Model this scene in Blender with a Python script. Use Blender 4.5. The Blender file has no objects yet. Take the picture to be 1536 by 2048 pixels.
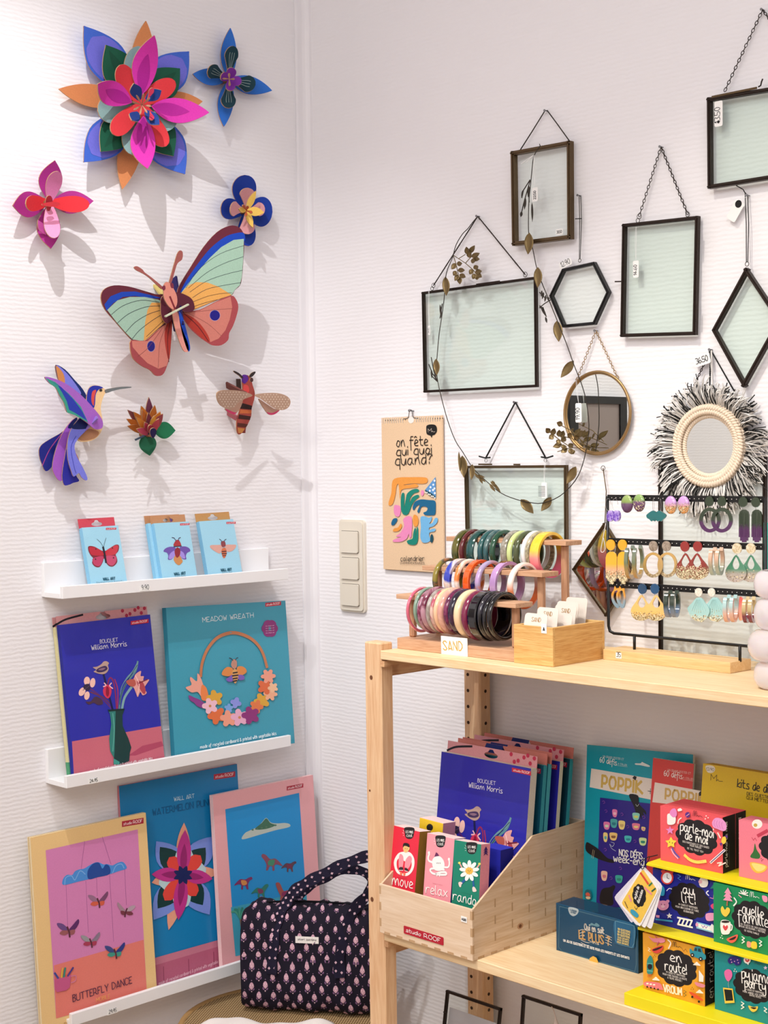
import bpy, math, random
from mathutils import Vector as V, Matrix
random.seed(7)
PI = math.pi
S = bpy.context.scene
COL = S.collection

# ------------------------------------------------------------------ camera
F_PX, CX, CY = 2982.6, 768.0, 1024.0
dY = V((3072, -149, F_PX)).normalized()          # room +Y seen from the camera (right, down, forward)
dX = -V((-2899, -68, F_PX)).normalized()         # room +X
dZ = dX.cross(dY).normalized()
dY = dZ.cross(dX).normalized()
CAM = V((2.515, -2.22, 1.57))
RIGHT = V((dX.x, dY.x, dZ.x)); DOWN = V((dX.y, dY.y, dZ.y)); FWD = V((dX.z, dY.z, dZ.z))
cd = bpy.data.cameras.new('camera'); cam = bpy.data.objects.new('camera', cd); COL.objects.link(cam)
cd.sensor_fit = 'VERTICAL'; cd.sensor_height = 36.0; cd.lens = 36.0 * F_PX / 2048.0
cd.clip_start = 0.05; cd.clip_end = 50
cam.matrix_world = Matrix(((RIGHT.x, -DOWN.x, -FWD.x, CAM.x), (RIGHT.y, -DOWN.y, -FWD.y, CAM.y),
                           (RIGHT.z, -DOWN.z, -FWD.z, CAM.z), (0, 0, 0, 1)))
S.camera = cam

# ------------------------------------------------------------------ world and lights
w = bpy.data.worlds.new('shop_air'); S.world = w; w.use_nodes = True
w.node_tree.nodes['Background'].inputs[0].default_value = (0.82, 0.80, 0.92, 1)
w.node_tree.nodes['Background'].inputs[1].default_value = 0.3
S.view_settings.view_transform = 'Standard'; S.view_settings.look = 'None'
S.view_settings.gamma = 1.0; S.view_settings.use_curve_mapping = False
S.view_settings.exposure = -0.08

def area(name, loc, target, size, power, color):
    l = bpy.data.lights.new(name, 'AREA'); l.shape = 'RECTANGLE'; l.size, l.size_y = size
    l.energy = power; l.color = color
    o = bpy.data.objects.new(name, l); COL.objects.link(o); o.location = loc
    o.rotation_euler = (V(target) - V(loc)).to_track_quat('-Z', 'Y').to_euler(); return o
def spot(name, loc, target, power, color, ang, blend, rad):
    l = bpy.data.lights.new(name, 'SPOT'); l.energy = power; l.color = color
    l.spot_size = math.radians(ang); l.spot_blend = blend; l.shadow_soft_size = rad
    o = bpy.data.objects.new(name, l); COL.objects.link(o); o.location = loc
    o.rotation_euler = (V(target) - V(loc)).to_track_quat('-Z', 'Y').to_euler(); return o
area('ambient_fill', (2.3, -2.1, 3.2), (1.6, -1.2, 0), (2.6, 2.6), 96, (0.915, 0.935, 1.0))  # added overhead area light, lifts the ambient level; not an actual fixture
area('mirror_view_fill', (1.4, -3.3, 3.2), (0.6, -3.6, 0), (1.2, .8), 55, (1.0, 0.93, 0.80))  # added warm light, brightens the far wall reflected in the fringed mirror
spot('ceiling_spot_wall_art', (0.76, -1.22, 3.15), (0.0, -0.42, 1.25), 76, (1.0, 0.99, 0.98), 58, 0.8, 0.004)
spot('ceiling_spot_corner', (0.66, -1.42, 3.15), (0.66, 0.0, 0.70), 64, (1.0, 0.99, 0.97), 46, 0.85, 0.006)
spot('ceiling_spot_jewellery', (1.02, -1.30, 3.15), (1.38, -0.05, 0.90), 84, (1.0, 0.95, 0.84), 54, 0.85, 0.008)

# ------------------------------------------------------------------ measuring helpers: sight line of a photo pixel met with a real plane
def ray(px, py):
    r = RIGHT * (px - CX) + DOWN * (py - CY) + FWD * F_PX
    return r
def LW(px, py, off=0.0):                 # plane x = off (left wall is x = 0)
    r = ray(px, py); return CAM + r * ((off - CAM.x) / r.x)
def BW(px, py, off=0.0):                 # plane y = -off (back wall is y = 0)
    r = ray(px, py); return CAM + r * ((-off - CAM.y) / r.y)
def HZ(px, py, z):
    r = ray(px, py); return CAM + r * ((z - CAM.z) / r.z)
class Plane:
    """a real plane: origin o, unit axes ex (right), ey (up), ez (towards the viewer)"""
    def __init__(s, o, ex, ey):
        s.o = V(o); s.ex = V(ex).normalized(); ey = V(ey); s.ey = (ey - s.ex * ey.dot(s.ex)).normalized(); s.ez = s.ex.cross(s.ey)
        s.Z = (0, 0, 1.0)
    def zoom(s, ox, oy, k): s.Z = (ox, oy, k); return s
    def uv(s, x, y, off=0.0):
        ox, oy, k = s.Z; r = ray(ox + x / k, oy + y / k)
        t = ((s.o + s.ez * off - CAM).dot(s.ez)) / r.dot(s.ez); q = CAM + r * t - s.o
        return (q.dot(s.ex), q.dot(s.ey))
    def p3(s, u, v, d=0.0): return s.o + s.ex * u + s.ey * v + s.ez * d
    def M(s):
        a, b, c, o = s.ex, s.ey, s.ez, s.o
        return Matrix(((a.x, b.x, c.x, o.x), (a.y, b.y, c.y, o.y), (a.z, b.z, c.z, o.z), (0, 0, 0, 1)))

# ------------------------------------------------------------------ materials
def lin(h):
    if not isinstance(h, str): return tuple(h)
    c = [int(h[i:i + 2], 16) / 255 for i in (0, 2, 4)]
    return tuple((x / 12.92 if x <= .04045 else ((x + .055) / 1.055) ** 2.4) for x in c)
MATS = {}
def mat(name, col='cccccc', rough=.5, metal=0, spec=.5, coat=0, trans=0, emit=0, bump=0, bscale=200, alpha=1, ior=1.45, sss=0):
    if name in MATS: return MATS[name]
    m = bpy.data.materials.new(name); m.use_nodes = True; nt = m.node_tree; b = nt.nodes['Principled BSDF']
    c = lin(col); b.inputs['Base Color'].default_value = (*c, 1); b.inputs['Roughness'].default_value = rough
    b.inputs['Metallic'].default_value = metal; b.inputs['Specular IOR Level'].default_value = spec
    b.inputs['Coat Weight'].default_value = coat; b.inputs['Transmission Weight'].default_value = trans; b.inputs['IOR'].default_value = ior
    b.inputs['Subsurface Weight'].default_value = sss
    if bump or True:
        tc = nt.nodes.new('ShaderNodeTexCoord'); n = nt.nodes.new('ShaderNodeTexNoise'); n.inputs['Scale'].default_value = bscale
        nt.links.new(tc.outputs['Object'], n.inputs['Vector'])
        bp = nt.nodes.new('ShaderNodeBump'); bp.inputs['Strength'].default_value = max(bump, .02); bp.inputs['Distance'].default_value = .002
        nt.links.new(n.outputs['Fac'], bp.inputs['Height']); nt.links.new(bp.outputs['Normal'], b.inputs['Normal'])
    MATS[name] = m; return m
def inkmat(name, rough=.5, coat=0, grain=.06):
    m = bpy.data.materials.new(name); m.use_nodes = True; nt = m.node_tree; b = nt.nodes['Principled BSDF']
    a = nt.nodes.new('ShaderNodeAttribute'); a.attribute_name = 'ink'
    n = nt.nodes.new('ShaderNodeTexNoise'); n.inputs['Scale'].default_value = 420; n.inputs['Detail'].default_value = 2
    tc = nt.nodes.new('ShaderNodeTexCoord'); nt.links.new(tc.outputs['Object'], n.inputs['Vector'])
    mr = nt.nodes.new('ShaderNodeMapRange'); mr.inputs[1].default_value = .3; mr.inputs[2].default_value = .7
    mr.inputs[3].default_value = 1 - grain; mr.inputs[4].default_value = 1 + grain * .6
    nt.links.new(n.outputs['Fac'], mr.inputs[0])
    mx = nt.nodes.new('ShaderNodeMix'); mx.data_type = 'RGBA'; mx.blend_type = 'MULTIPLY'; mx.inputs[0].default_value = 1
    nt.links.new(a.outputs['Color'], mx.inputs[6]); nt.links.new(mr.outputs[0], mx.inputs[7])
    nt.links.new(mx.outputs[2], b.inputs['Base Color'])
    b.inputs['Roughness'].default_value = rough; b.inputs['Coat Weight'].default_value = coat; b.inputs['Specular IOR Level'].default_value = .35
    return m
PAPER = inkmat('printed_cardboard', .75)
GLOSSY = inkmat('laminated_print', .42, .15, .03)
ENAMEL = inkmat('glossy_resin_colours', .16, .6, .05)
def wood(name, c1, c2, axis=0, scale=9, rough=.55, knots=True, fine=60):
    m = bpy.data.materials.new(name); m.use_nodes = True; nt = m.node_tree; L = nt.links; b = nt.nodes['Principled BSDF']
    tc = nt.nodes.new('ShaderNodeTexCoord'); mp = nt.nodes.new('ShaderNodeMapping')
    s = [scale * 3, scale * 3, scale * 3]; s[axis] = scale * .18; mp.inputs['Scale'].default_value = s
    L.new(tc.outputs['Object'], mp.inputs['Vector'])
    n1 = nt.nodes.new('ShaderNodeTexNoise'); n1.inputs['Scale'].default_value = 1.6; n1.inputs['Detail'].default_value = 3; n1.inputs['Distortion'].default_value = 1.2
    L.new(mp.outputs[0], n1.inputs['Vector'])
    mt = nt.nodes.new('ShaderNodeMath'); mt.operation = 'MULTIPLY'; mt.inputs[1].default_value = 7; L.new(n1.outputs['Fac'], mt.inputs[0])
    pp = nt.nodes.new('ShaderNodeMath'); pp.operation = 'PINGPONG'; pp.inputs[1].default_value = 1; L.new(mt.outputs[0], pp.inputs[0])
    n2 = nt.nodes.new('ShaderNodeTexNoise'); n2.inputs['Scale'].default_value = fine / 4; n2.inputs['Detail'].default_value = 4
    L.new(mp.outputs[0], n2.inputs['Vector'])
    ad = nt.nodes.new('ShaderNodeMath'); ad.operation = 'MULTIPLY_ADD'; ad.inputs[1].default_value = .35; L.new(pp.outputs[0], ad.inputs[0]); L.new(n2.outputs['Fac'], ad.inputs[2])
    r = nt.nodes.new('ShaderNodeValToRGB'); e = r.color_ramp.elements; e[0].position = .3; e[1].position = .95
    e[0].color = (*lin(c1), 1); e[1].color = (*lin(c2), 1); L.new(ad.outputs[0], r.inputs[0])
    L.new(r.outputs[0], b.inputs['Base Color']); b.inputs['Roughness'].default_value = rough
    bp = nt.nodes.new('ShaderNodeBump'); bp.inputs['Strength'].default_value = .12; bp.inputs['Distance'].default_value = .001
    L.new(n2.outputs['Fac'], bp.inputs['Height']); L.new(bp.outputs[0], b.inputs['Normal'])
    return m
PINE_X = wood('pine_along_x', 'f3dcb4', 'e6c393', 0); PINE_Y = wood('pine_along_y', 'dcb486', 'c8946a', 1); PINE_Z = wood('pine_upright', 'ecc9a0', 'd9ab80', 2)
BEECH_X = wood('reddish_beech_x', 'd6ad8c', 'bd8d6a', 0, 14); BEECH_Z = wood('reddish_beech_z', 'cfa280', 'b58260', 2, 14)
BAMBOO_X = wood('bamboo_x', 'eac582', 'cf9a55', 0, 16); BAMBOO_Y = wood('bamboo_y', 'e3b977', 'c58f4c', 1, 16)
PLY = wood('birch_plywood', 'ecd6bd', 'dcbf9f', 0, 7)
BASEWOOD = wood('pale_stand_wood', 'f0ce98', 'e2b478', 0, 12)
def wallpaper(name, axis, col='f1eff2'):
    m = bpy.data.materials.new(name); m.use_nodes = True; nt = m.node_tree; L = nt.links; b = nt.nodes['Principled BSDF']
    b.inputs['Base Color'].default_value = (*lin(col), 1); b.inputs['Roughness'].default_value = .82; b.inputs['Specular IOR Level'].default_value = .2
    tc = nt.nodes.new('ShaderNodeTexCoord')
    mp = nt.nodes.new('ShaderNodeMapping'); mp.inputs['Scale'].default_value = (1, 1, 1); L.new(tc.outputs['Object'], mp.inputs['Vector'])
    wv = nt.nodes.new('ShaderNodeTexWave'); wv.bands_direction = 'Z'; wv.inputs['Scale'].default_value = 38; wv.inputs['Distortion'].default_value = 2.6
    wv.inputs['Detail'].default_value = 2; wv.inputs['Detail Scale'].default_value = 1.6; L.new(mp.outputs[0], wv.inputs['Vector'])
    mp2 = nt.nodes.new('ShaderNodeMapping'); mp2.inputs['Scale'].default_value = (60, 60, 190); L.new(tc.outputs['Object'], mp2.inputs['Vector'])
    n = nt.nodes.new('ShaderNodeTexNoise'); n.inputs['Scale'].default_value = 1.0; n.inputs['Detail'].default_value = 3; L.new(mp2.outputs[0], n.inputs['Vector'])
    ad = nt.nodes.new('ShaderNodeMath'); ad.operation = 'MULTIPLY_ADD'; ad.inputs[1].default_value = .55; L.new(wv.outputs['Fac'], ad.inputs[0]); L.new(n.outputs['Fac'], ad.inputs[2])
    bp = nt.nodes.new('ShaderNodeBump'); bp.inputs['Strength'].default_value = .3; bp.inputs['Distance'].default_value = .0016
    L.new(ad.outputs[0], bp.inputs['Height']); L.new(bp.outputs[0], b.inputs['Normal'])
    return m
WALLP = wallpaper('ribbed_white_wallpaper', 1)
WHITE = mat('white_lacquer', 'f2f2f4', .35)
TRIMW = mat('white_trim_paint', 'eeecf0', .5)
CREAM = mat('cream_switch_plastic', 'e2dacb', .35)
BLACK = mat('black_powder_coat', '0b0b0c', .42)
BLKMET = mat('blackened_brass', '30251f', .42, .6, bump=.15)
BRASS = mat('antique_brass', '5f4d36', .42, .7, bump=.25, bscale=300)
GOLD = mat('brushed_gold', 'a98a5e', .35, .85)
OLDBR = mat('aged_brass_leaf', '75623f', .45, .65, bump=.4, bscale=120)
DKWIRE = mat('dark_wire', '3c3630', .5, .6)
SILVER = mat('silver_wire', 'cfcfd2', .25, 1)
STEEL = mat('steel_pin', '8a8a8c', .3, 1)
MIRROR = mat('mirror_silvering', 'e8ebe6', .01, 1)
for n_ in MIRROR.node_tree.nodes:
    if n_.type == 'BUMP': n_.inputs['Strength'].default_value = 0
BLKCORD = mat('black_cord', '101010', .8)
def glassmat(name, tint, gloss=.08):
    m = bpy.data.materials.new(name); m.use_nodes = True; nt = m.node_tree; L = nt.links
    nt.nodes.remove(nt.nodes['Principled BSDF']); out = nt.nodes['Material Output']
    t = nt.nodes.new('ShaderNodeBsdfTransparent'); t.inputs[0].default_value = (*tint, 1)
    g = nt.nodes.new('ShaderNodeBsdfGlossy'); g.inputs['Roughness'].default_value = .02
    fr = nt.nodes.new('ShaderNodeFresnel'); fr.inputs[0].default_value = 1.22
    mx = nt.nodes.new('ShaderNodeMixShader'); L.new(fr.outputs[0], mx.inputs[0]); L.new(t.outputs[0], mx.inputs[1]); L.new(g.outputs[0], mx.inputs[2])
    L.new(mx.outputs[0], out.inputs[0]); return m
GLASS = glassmat('thin_greenish_glass', (.970, .990, .978))
FILM = glassmat('clear_film', (.97, .97, .97))
def gradmat(name, stops, rough=.2, coat=.5, glitter=0, trans=0, glow=.35, axis='Y'):
    """resin whose colour runs along the piece's own height; glitter flakes below the level `glow`"""
    m = bpy.data.materials.new(name); m.use_nodes = True; nt = m.node_tree; L = nt.links; b = nt.nodes['Principled BSDF']
    tc = nt.nodes.new('ShaderNodeTexCoord'); sp = nt.nodes.new('ShaderNodeSeparateXYZ'); L.new(tc.outputs['Generated'], sp.inputs[0])
    r = nt.nodes.new('ShaderNodeValToRGB'); e = r.color_ramp.elements
    while len(e) < len(stops): e.new(.5)
    for k, (p, c) in enumerate(stops): e[k].position = p; e[k].color = (*lin(c), 1)
    L.new(sp.outputs[axis], r.inputs[0]); src = r.outputs[0]
    if glitter:
        v = nt.nodes.new('ShaderNodeTexVoronoi'); v.inputs['Scale'].default_value = 700; L.new(tc.outputs['Object'], v.inputs['Vector'])
        s2 = nt.nodes.new('ShaderNodeSeparateColor'); L.new(v.outputs['Color'], s2.inputs[0])
        g = nt.nodes.new('ShaderNodeValToRGB'); ge = g.color_ramp.elements; ge[0].color = (.16, .11, .04, 1); ge[1].color = (1, .85, .55, 1); ge[0].position = .2
        L.new(s2.outputs[0], g.inputs[0])
        mr = nt.nodes.new('ShaderNodeMapRange'); mr.inputs[1].default_value = glow + .18; mr.inputs[2].default_value = glow - .1; L.new(sp.outputs[axis], mr.inputs[0])
        mu = nt.nodes.new('ShaderNodeMath'); mu.operation = 'MULTIPLY'; L.new(mr.outputs[0], mu.inputs[0]); mu.inputs[1].default_value = glitter
        gt = nt.nodes.new('ShaderNodeMath'); gt.operation = 'GREATER_THAN'; L.new(mu.outputs[0], gt.inputs[0]); L.new(s2.outputs[1], gt.inputs[1])
        mx = nt.nodes.new('ShaderNodeMix'); mx.data_type = 'RGBA'; L.new(gt.outputs[0], mx.inputs[0]); L.new(src, mx.inputs[6]); L.new(g.outputs[0], mx.inputs[7]); src = mx.outputs[2]
    L.new(src, b.inputs['Base Color']); b.inputs['Roughness'].default_value = rough; b.inputs['Coat Weight'].default_value = coat
    b.inputs['Transmission Weight'].default_value = trans
    return m
def marble(name, c1, c2, scale=30, rough=.12, trans=0, c3=None):
    m = bpy.data.materials.new(name); m.use_nodes = True; nt = m.node_tree; L = nt.links; b = nt.nodes['Principled BSDF']
    tc = nt.nodes.new('ShaderNodeTexCoord'); n = nt.nodes.new('ShaderNodeTexNoise'); n.inputs['Scale'].default_value = scale; n.inputs['Distortion'].default_value = 1.5
    L.new(tc.outputs['Object'], n.inputs['Vector']); r = nt.nodes.new('ShaderNodeValToRGB'); e = r.color_ramp.elements
    e[0].position = .42; e[1].position = .58; e[0].color = (*lin(c1), 1); e[1].color = (*lin(c2), 1)
    if c3: k = e.new(.5); k.color = (*lin(c3), 1)
    L.new(n.outputs['Fac'], r.inputs[0]); L.new(r.outputs[0], b.inputs['Base Color'])
    b.inputs['Roughness'].default_value = rough; b.inputs['Coat Weight'].default_value = .7; b.inputs['Transmission Weight'].default_value = trans
    return m

# ------------------------------------------------------------------ mesh builder
class G:
    def __init__(s): s.v = []; s.f = []; s.c = []; s.m = []
    def add(s, vs, fs, col=(1, 1, 1), mi=0):
        n = len(s.v); s.v += [tuple(p) for p in vs]
        col = lin(col)
        for f in fs: s.f.append(tuple(n + i for i in f)); s.c.append(col); s.m.append(mi)
        return s
    def box(s, a, b, col=(1, 1, 1), mi=0, M=None, bev=0):
        x0, y0, z0 = [min(a[i], b[i]) for i in range(3)]; x1, y1, z1 = [max(a[i], b[i]) for i in range(3)]
        if bev <= 0:
            vs = [V((x, y, z)) for x in (x0, x1) for y in (y0, y1) for z in (z0, z1)]
            fs = [(0, 1, 3, 2), (4, 6, 7, 5), (0, 4, 5, 1), (2, 3, 7, 6), (0, 2, 6, 4), (1, 5, 7, 3)]
        else:
            e = min(bev, (x1 - x0) * .45, (y1 - y0) * .45, (z1 - z0) * .45)
            vs = []; idx = {}
            def q(*p):
                k = tuple(round(t, 7) for t in p)
                if k not in idx: idx[k] = len(vs); vs.append(V(p))
                return idx[k]
            X = (x0, x1); Y = (y0, y1); Z = (z0, z1); I = lambda t, k: t[0] + e if k == 0 else t[1] - e
            fx = lambda i, j, k: q(X[i], I(Y, j), I(Z, k)); fy = lambda i, j, k: q(I(X, i), Y[j], I(Z, k)); fz = lambda i, j, k: q(I(X, i), I(Y, j), Z[k])
            fs = []
            for i in (0, 1):
                o = 1 if i else -1
                for fn, sel in ((fx, lambda a, b: (i, a, b)), (fy, lambda a, b: (b, i, a)), (fz, lambda a, b: (a, b, i))):
                    r = [fn(*sel(*t)) for t in ((0, 0), (1, 0), (1, 1), (0, 1))]; fs.append(tuple(r if i else r[::-1]))
            for a in (0, 1):
                for b_ in (0, 1):
                    fs.append((fx(a, b_, 0), fx(a, b_, 1), fy(a, b_, 1), fy(a, b_, 0)))
                    fs.append((fy(0, a, b_), fy(1, a, b_), fz(1, a, b_), fz(0, a, b_)))
                    fs.append((fx(a, 0, b_), fx(a, 1, b_), fz(a, 1, b_), fz(a, 0, b_)))
                    for c in (0, 1): fs.append((fx(a, b_, c), fy(a, b_, c), fz(a, b_, c)))
        if M is not None: vs = [M @ p for p in vs]
        return s.add(vs, fs, col, mi)
    def tube(s, path, r, col=(1, 1, 1), n=6, closed=False, mi=0, cap=True, flat=1.0):
        P = [V(p) for p in path]; N = len(P); rr = r if isinstance(r, (list, tuple)) else [r] * N
        vs = []; up = None
        for i in range(N):
            if closed: t = (P[(i + 1) % N] - P[i - 1])
            else: t = P[min(i + 1, N - 1)] - P[max(i - 1, 0)]
            if t.length < 1e-9: t = V((0, 0, 1))
            t.normalize()
            if up is None: up = t.orthogonal().normalized()
            up = (up - t * up.dot(t)); up = up.normalized() if up.length > 1e-6 else t.orthogonal().normalized()
            sd = t.cross(up)
            for k in range(n):
                a = 2 * PI * k / n; vs.append(P[i] + up * math.cos(a) * rr[i] + sd * math.sin(a) * rr[i] * flat)
        fs = []
        for i in range(N if closed else N - 1):
            j = (i + 1) % N
            for k in range(n): l = (k + 1) % n; fs.append((i * n + k, i * n + l, j * n + l, j * n + k))
        if cap and not closed: fs.append(tuple(range(n))[::-1]); fs.append(tuple((N - 1) * n + k for k in range(n)))
        return s.add(vs, fs, col, mi)
    def beam(s, a, b, w, h, nrm, col=(1, 1, 1), mi=0):       # rectangular bar from a to b; w across, h along nrm
        a = V(a); b = V(b); t = (b - a).normalized(); n = V(nrm); n = (n - t * n.dot(t)).normalized(); sd = t.cross(n)
        vs = [p + sd * (w / 2) * i + n * (h / 2) * j for p in (a, b) for i, j in ((-1, -1), (1, -1), (1, 1), (-1, 1))]
        return s.add(vs, [(0, 3, 2, 1), (4, 5, 6, 7), (0, 1, 5, 4), (1, 2, 6, 5), (2, 3, 7, 6), (3, 0, 4, 7)], col, mi)
    def lathe(s, prof, n=24, col=(1, 1, 1), M=None, mi=0):
        vs = []
        for r, z in prof:
            for k in range(n): a = 2 * PI * k / n; vs.append(V((r * math.cos(a), r * math.sin(a), z)))
        fs = [(i * n + k, i * n + (k + 1) % n, (i + 1) * n + (k + 1) % n, (i + 1) * n + k) for i in range(len(prof) - 1) for k in range(n)]
        if M is not None: vs = [M @ p for p in vs]
        return s.add(vs, fs, col, mi)
    def ring(s, prof, R, n=48, col=(1, 1, 1), M=None, mi=0, ax=0):      # closed profile (radial, axial) swept round the x axis
        vs = []; m = len(prof)
        for k in range(n):
            a = 2 * PI * k / n
            for r, x in prof: vs.append(V((x, (R + r) * math.cos(a), (R + r) * math.sin(a))))
        fs = [(k * m + i, k * m + (i + 1) % m, ((k + 1) % n) * m + (i + 1) % m, ((k + 1) % n) * m + i) for k in range(n) for i in range(m)]
        if M is not None: vs = [M @ p for p in vs]
        return s.add(vs, fs, col, mi)
    def prism(s, pts, z0, z1, col=(1, 1, 1), side=None, M=None, mi=0, holes=None):       # outline in x,y extruded in z
        n = len(pts); ar = sum(pts[i][0] * pts[(i + 1) % n][1] - pts[(i + 1) % n][0] * pts[i][1] for i in range(n))
        if ar < 0: pts = pts[::-1]
        vs = [V((p[0], p[1], z0)) for p in pts] + [V((p[0], p[1], z1)) for p in pts]
        if M is not None: vs = [M @ p for p in vs]
        s.add(vs, [tuple(range(n, 2 * n)), tuple(range(n))[::-1]], col, mi)
        k = len(s.v) - 2 * n; sc = lin(side if side is not None else col)
        for i in range(n): j = (i + 1) % n; s.f.append((k + i, k + j, k + n + j, k + n + i)); s.c.append(sc); s.m.append(mi)
        return s
    def annul(s, outer, inner, z0, z1, col=(1, 1, 1), M=None, mi=0):     # same vertex count outlines
        n = len(outer); vs = [V((p[0], p[1], z)) for z in (z0, z1) for q in (outer, inner) for p in q]
        if M is not None: vs = [M @ p for p in vs]
        fs = []
        for i in range(n):
            j = (i + 1) % n; o0, i0, o1, i1 = i, n + i, 2 * n + i, 3 * n + i; O0, I0, O1, I1 = j, n + j, 2 * n + j, 3 * n + j
            fs += [(o1, O1, I1, i1), (o0, i0, I0, O0), (o0, O0, O1, o1), (i0, i1, I1, I0)]
        return s.add(vs, fs, col, mi)
    def sphere(s, c, r, col=(1, 1, 1), n=10, sc=(1, 1, 1), mi=0, M=None):
        m = max(4, n // 2 + 1); prof = [(math.sin(PI * i / m), -math.cos(PI * i / m)) for i in range(m + 1)]
        vs = []
        for q, z in prof:
            for k in range(n): a = 2 * PI * k / n; vs.append(V((c[0] + r * sc[0] * q * math.cos(a), c[1] + r * sc[1] * q * math.sin(a), c[2] + r * sc[2] * z)))
        if M is not None: vs = [M @ p for p in vs]
        fs = [(i * n + k, i * n + (k + 1) % n, (i + 1) * n + (k + 1) % n, (i + 1) * n + k) for i in range(m) for k in range(n)]
        return s.add(vs, fs, col, mi)
    def link(s, a, b, r, t, roll=0, col=(1, 1, 1)):        # one oval chain link from a to b
        a = V(a); b = V(b); ax = (b - a); L_ = ax.length; ax.normalize(); u = ax.orthogonal().normalized(); vv = ax.cross(u)
        u = u * math.cos(roll) + vv * math.sin(roll); c = (a + b) / 2
        s.tube([c + ax * math.cos(2 * PI * k / 8) * L_ * .62 + u * math.sin(2 * PI * k / 8) * r for k in range(8)], t, col, 4, True)
    def build(s, name, mats, parent=None, local=False, smooth=False, M=None):
        me = bpy.data.meshes.new(name); vs = s.v
        if M is not None: vs = [tuple(M @ V(p)) for p in vs]
        if parent is not None and not local:
            I = WM[parent.name].inverted(); vs = [tuple(I @ V(p)) for p in vs]
        me.from_pydata(vs, [], s.f)
        if not isinstance(mats, (list, tuple)): mats = [mats]
        for q in mats: me.materials.append(q)
        if len(mats) > 1: me.polygons.foreach_set('material_index', s.m)
        if any(q in (PAPER, GLOSSY, ENAMEL, FABRIC) for q in mats):
            at = me.attributes.new('ink', 'FLOAT_COLOR', 'FACE'); at.data.foreach_set('color', [x for c in s.c for x in (c[0], c[1], c[2], 1)])
        if smooth: me.polygons.foreach_set('use_smooth', [True] * len(me.polygons))
        me.update()
        o = bpy.data.objects.new(name, me); COL.objects.link(o)
        if parent is not None: o.parent = parent; WM[o.name] = WM[parent.name]
        else: WM[o.name] = Matrix.Identity(4)
        return o
FABRIC = inkmat('printed_cotton', .9, 0, .1)
WM = {}
def autosmooth(o, deg=40):
    me = o.data; me.polygons.foreach_set('use_smooth', [True] * len(me.polygons))
    me.set_sharp_from_angle(angle=math.radians(deg)); return o
def thing(name, label, cat, loc=(0, 0, 0), group=None, M=None):
    o = bpy.data.objects.new(name, None); COL.objects.link(o); o.empty_display_size = .02
    M = M if M is not None else Matrix.Translation(V(loc)); o.matrix_world = M; WM[o.name] = M.copy()
    o['label'] = label; o['category'] = cat
    if group: o['group'] = group
    return o
def struct(name, g, m, smooth=False):
    o = g.build(name, m, smooth=smooth); o['kind'] = 'structure'; return o
def stuff(o): o['kind'] = 'stuff'; return o

def sm(pts, n=4, closed=True):            # Catmull-Rom through points
    P = [V((p[0], p[1], p[2] if len(p) > 2 else 0)) for p in pts]; N = len(P); out = []
    rng = range(N) if closed else range(N - 1)
    for i in rng:
        if closed: a, b, c, d = P[i - 1], P[i], P[(i + 1) % N], P[(i + 2) % N]
        else: a, b, c, d = P[max(i - 1, 0)], P[i], P[i + 1], P[min(i + 2, N - 1)]
        for k in range(n):
            t = k / n; out.append(.5 * ((2 * b) + (c - a) * t + (2 * a - 5 * b + 4 * c - d) * t * t + (3 * b - a - 3 * c + d) * t ** 3))
    if not closed: out.append(P[-1])
    return [tuple(p) if len(pts[0]) > 2 else (p.x, p.y) for p in out]
def ell(cx, cy, rx, ry, rot=0, n=20):
    c, s = math.cos(rot), math.sin(rot)
    return [(cx + rx * math.cos(a) * c - ry * math.sin(a) * s, cy + rx * math.cos(a) * s + ry * math.sin(a) * c) for a in [2 * PI * k / n for k in range(n)]]

# ------------------------------------------------------------------ single-stroke lettering (baseline y=3, x-height 6, ascender 9, descender 0)
LC = {'a': '46 26 14 23 33 45|46 44 53', 'b': '19 13|14 23 33 45 36 15', 'c': '46 26 14 23 43', 'd': '46 26 14 23 33 45|49 43', 'e': '14 45 36 26 14 23 43',
 'f': '49 39 28 20|16 46', 'g': '46 26 14 23 33 45|46 41 20 11', 'h': '19 13|14 26 36 43', 'i': '26 23|28 29', 'j': '36 31 10|38 39', 'k': '19 13|46 14 43',
 'l': '29 24 33', 'm': '16 13|14 26 36 43|44 56 66 73', 'n': '16 13|14 26 36 43', 'o': '26 14 23 33 45 36 26', 'p': '16 10|15 26 46 44 33 13',
 'q': '46 26 14 23 43|46 40', 'r': '16 13|14 26 46', 's': '46 26 25 44 43 13', 't': '29 24 33 43|16 46', 'u': '16 14 23 33 46|46 43', 'v': '16 23 33 46',
 'w': '16 23 35 43 56', 'x': '16 43|46 13', 'y': '16 14 24 34 46|46 41 20 11', 'z': '16 46 13 43', "'": '29 28', '.': '23 24', '!': '29 25|23 24', '-': '15 35',
 '?': '18 29 39 48 37 25|23 24', '&': '53 28 39 48 14 23 33 55', '+': '26 22|04 44', ',': '23 12', ' ': ''}
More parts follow.
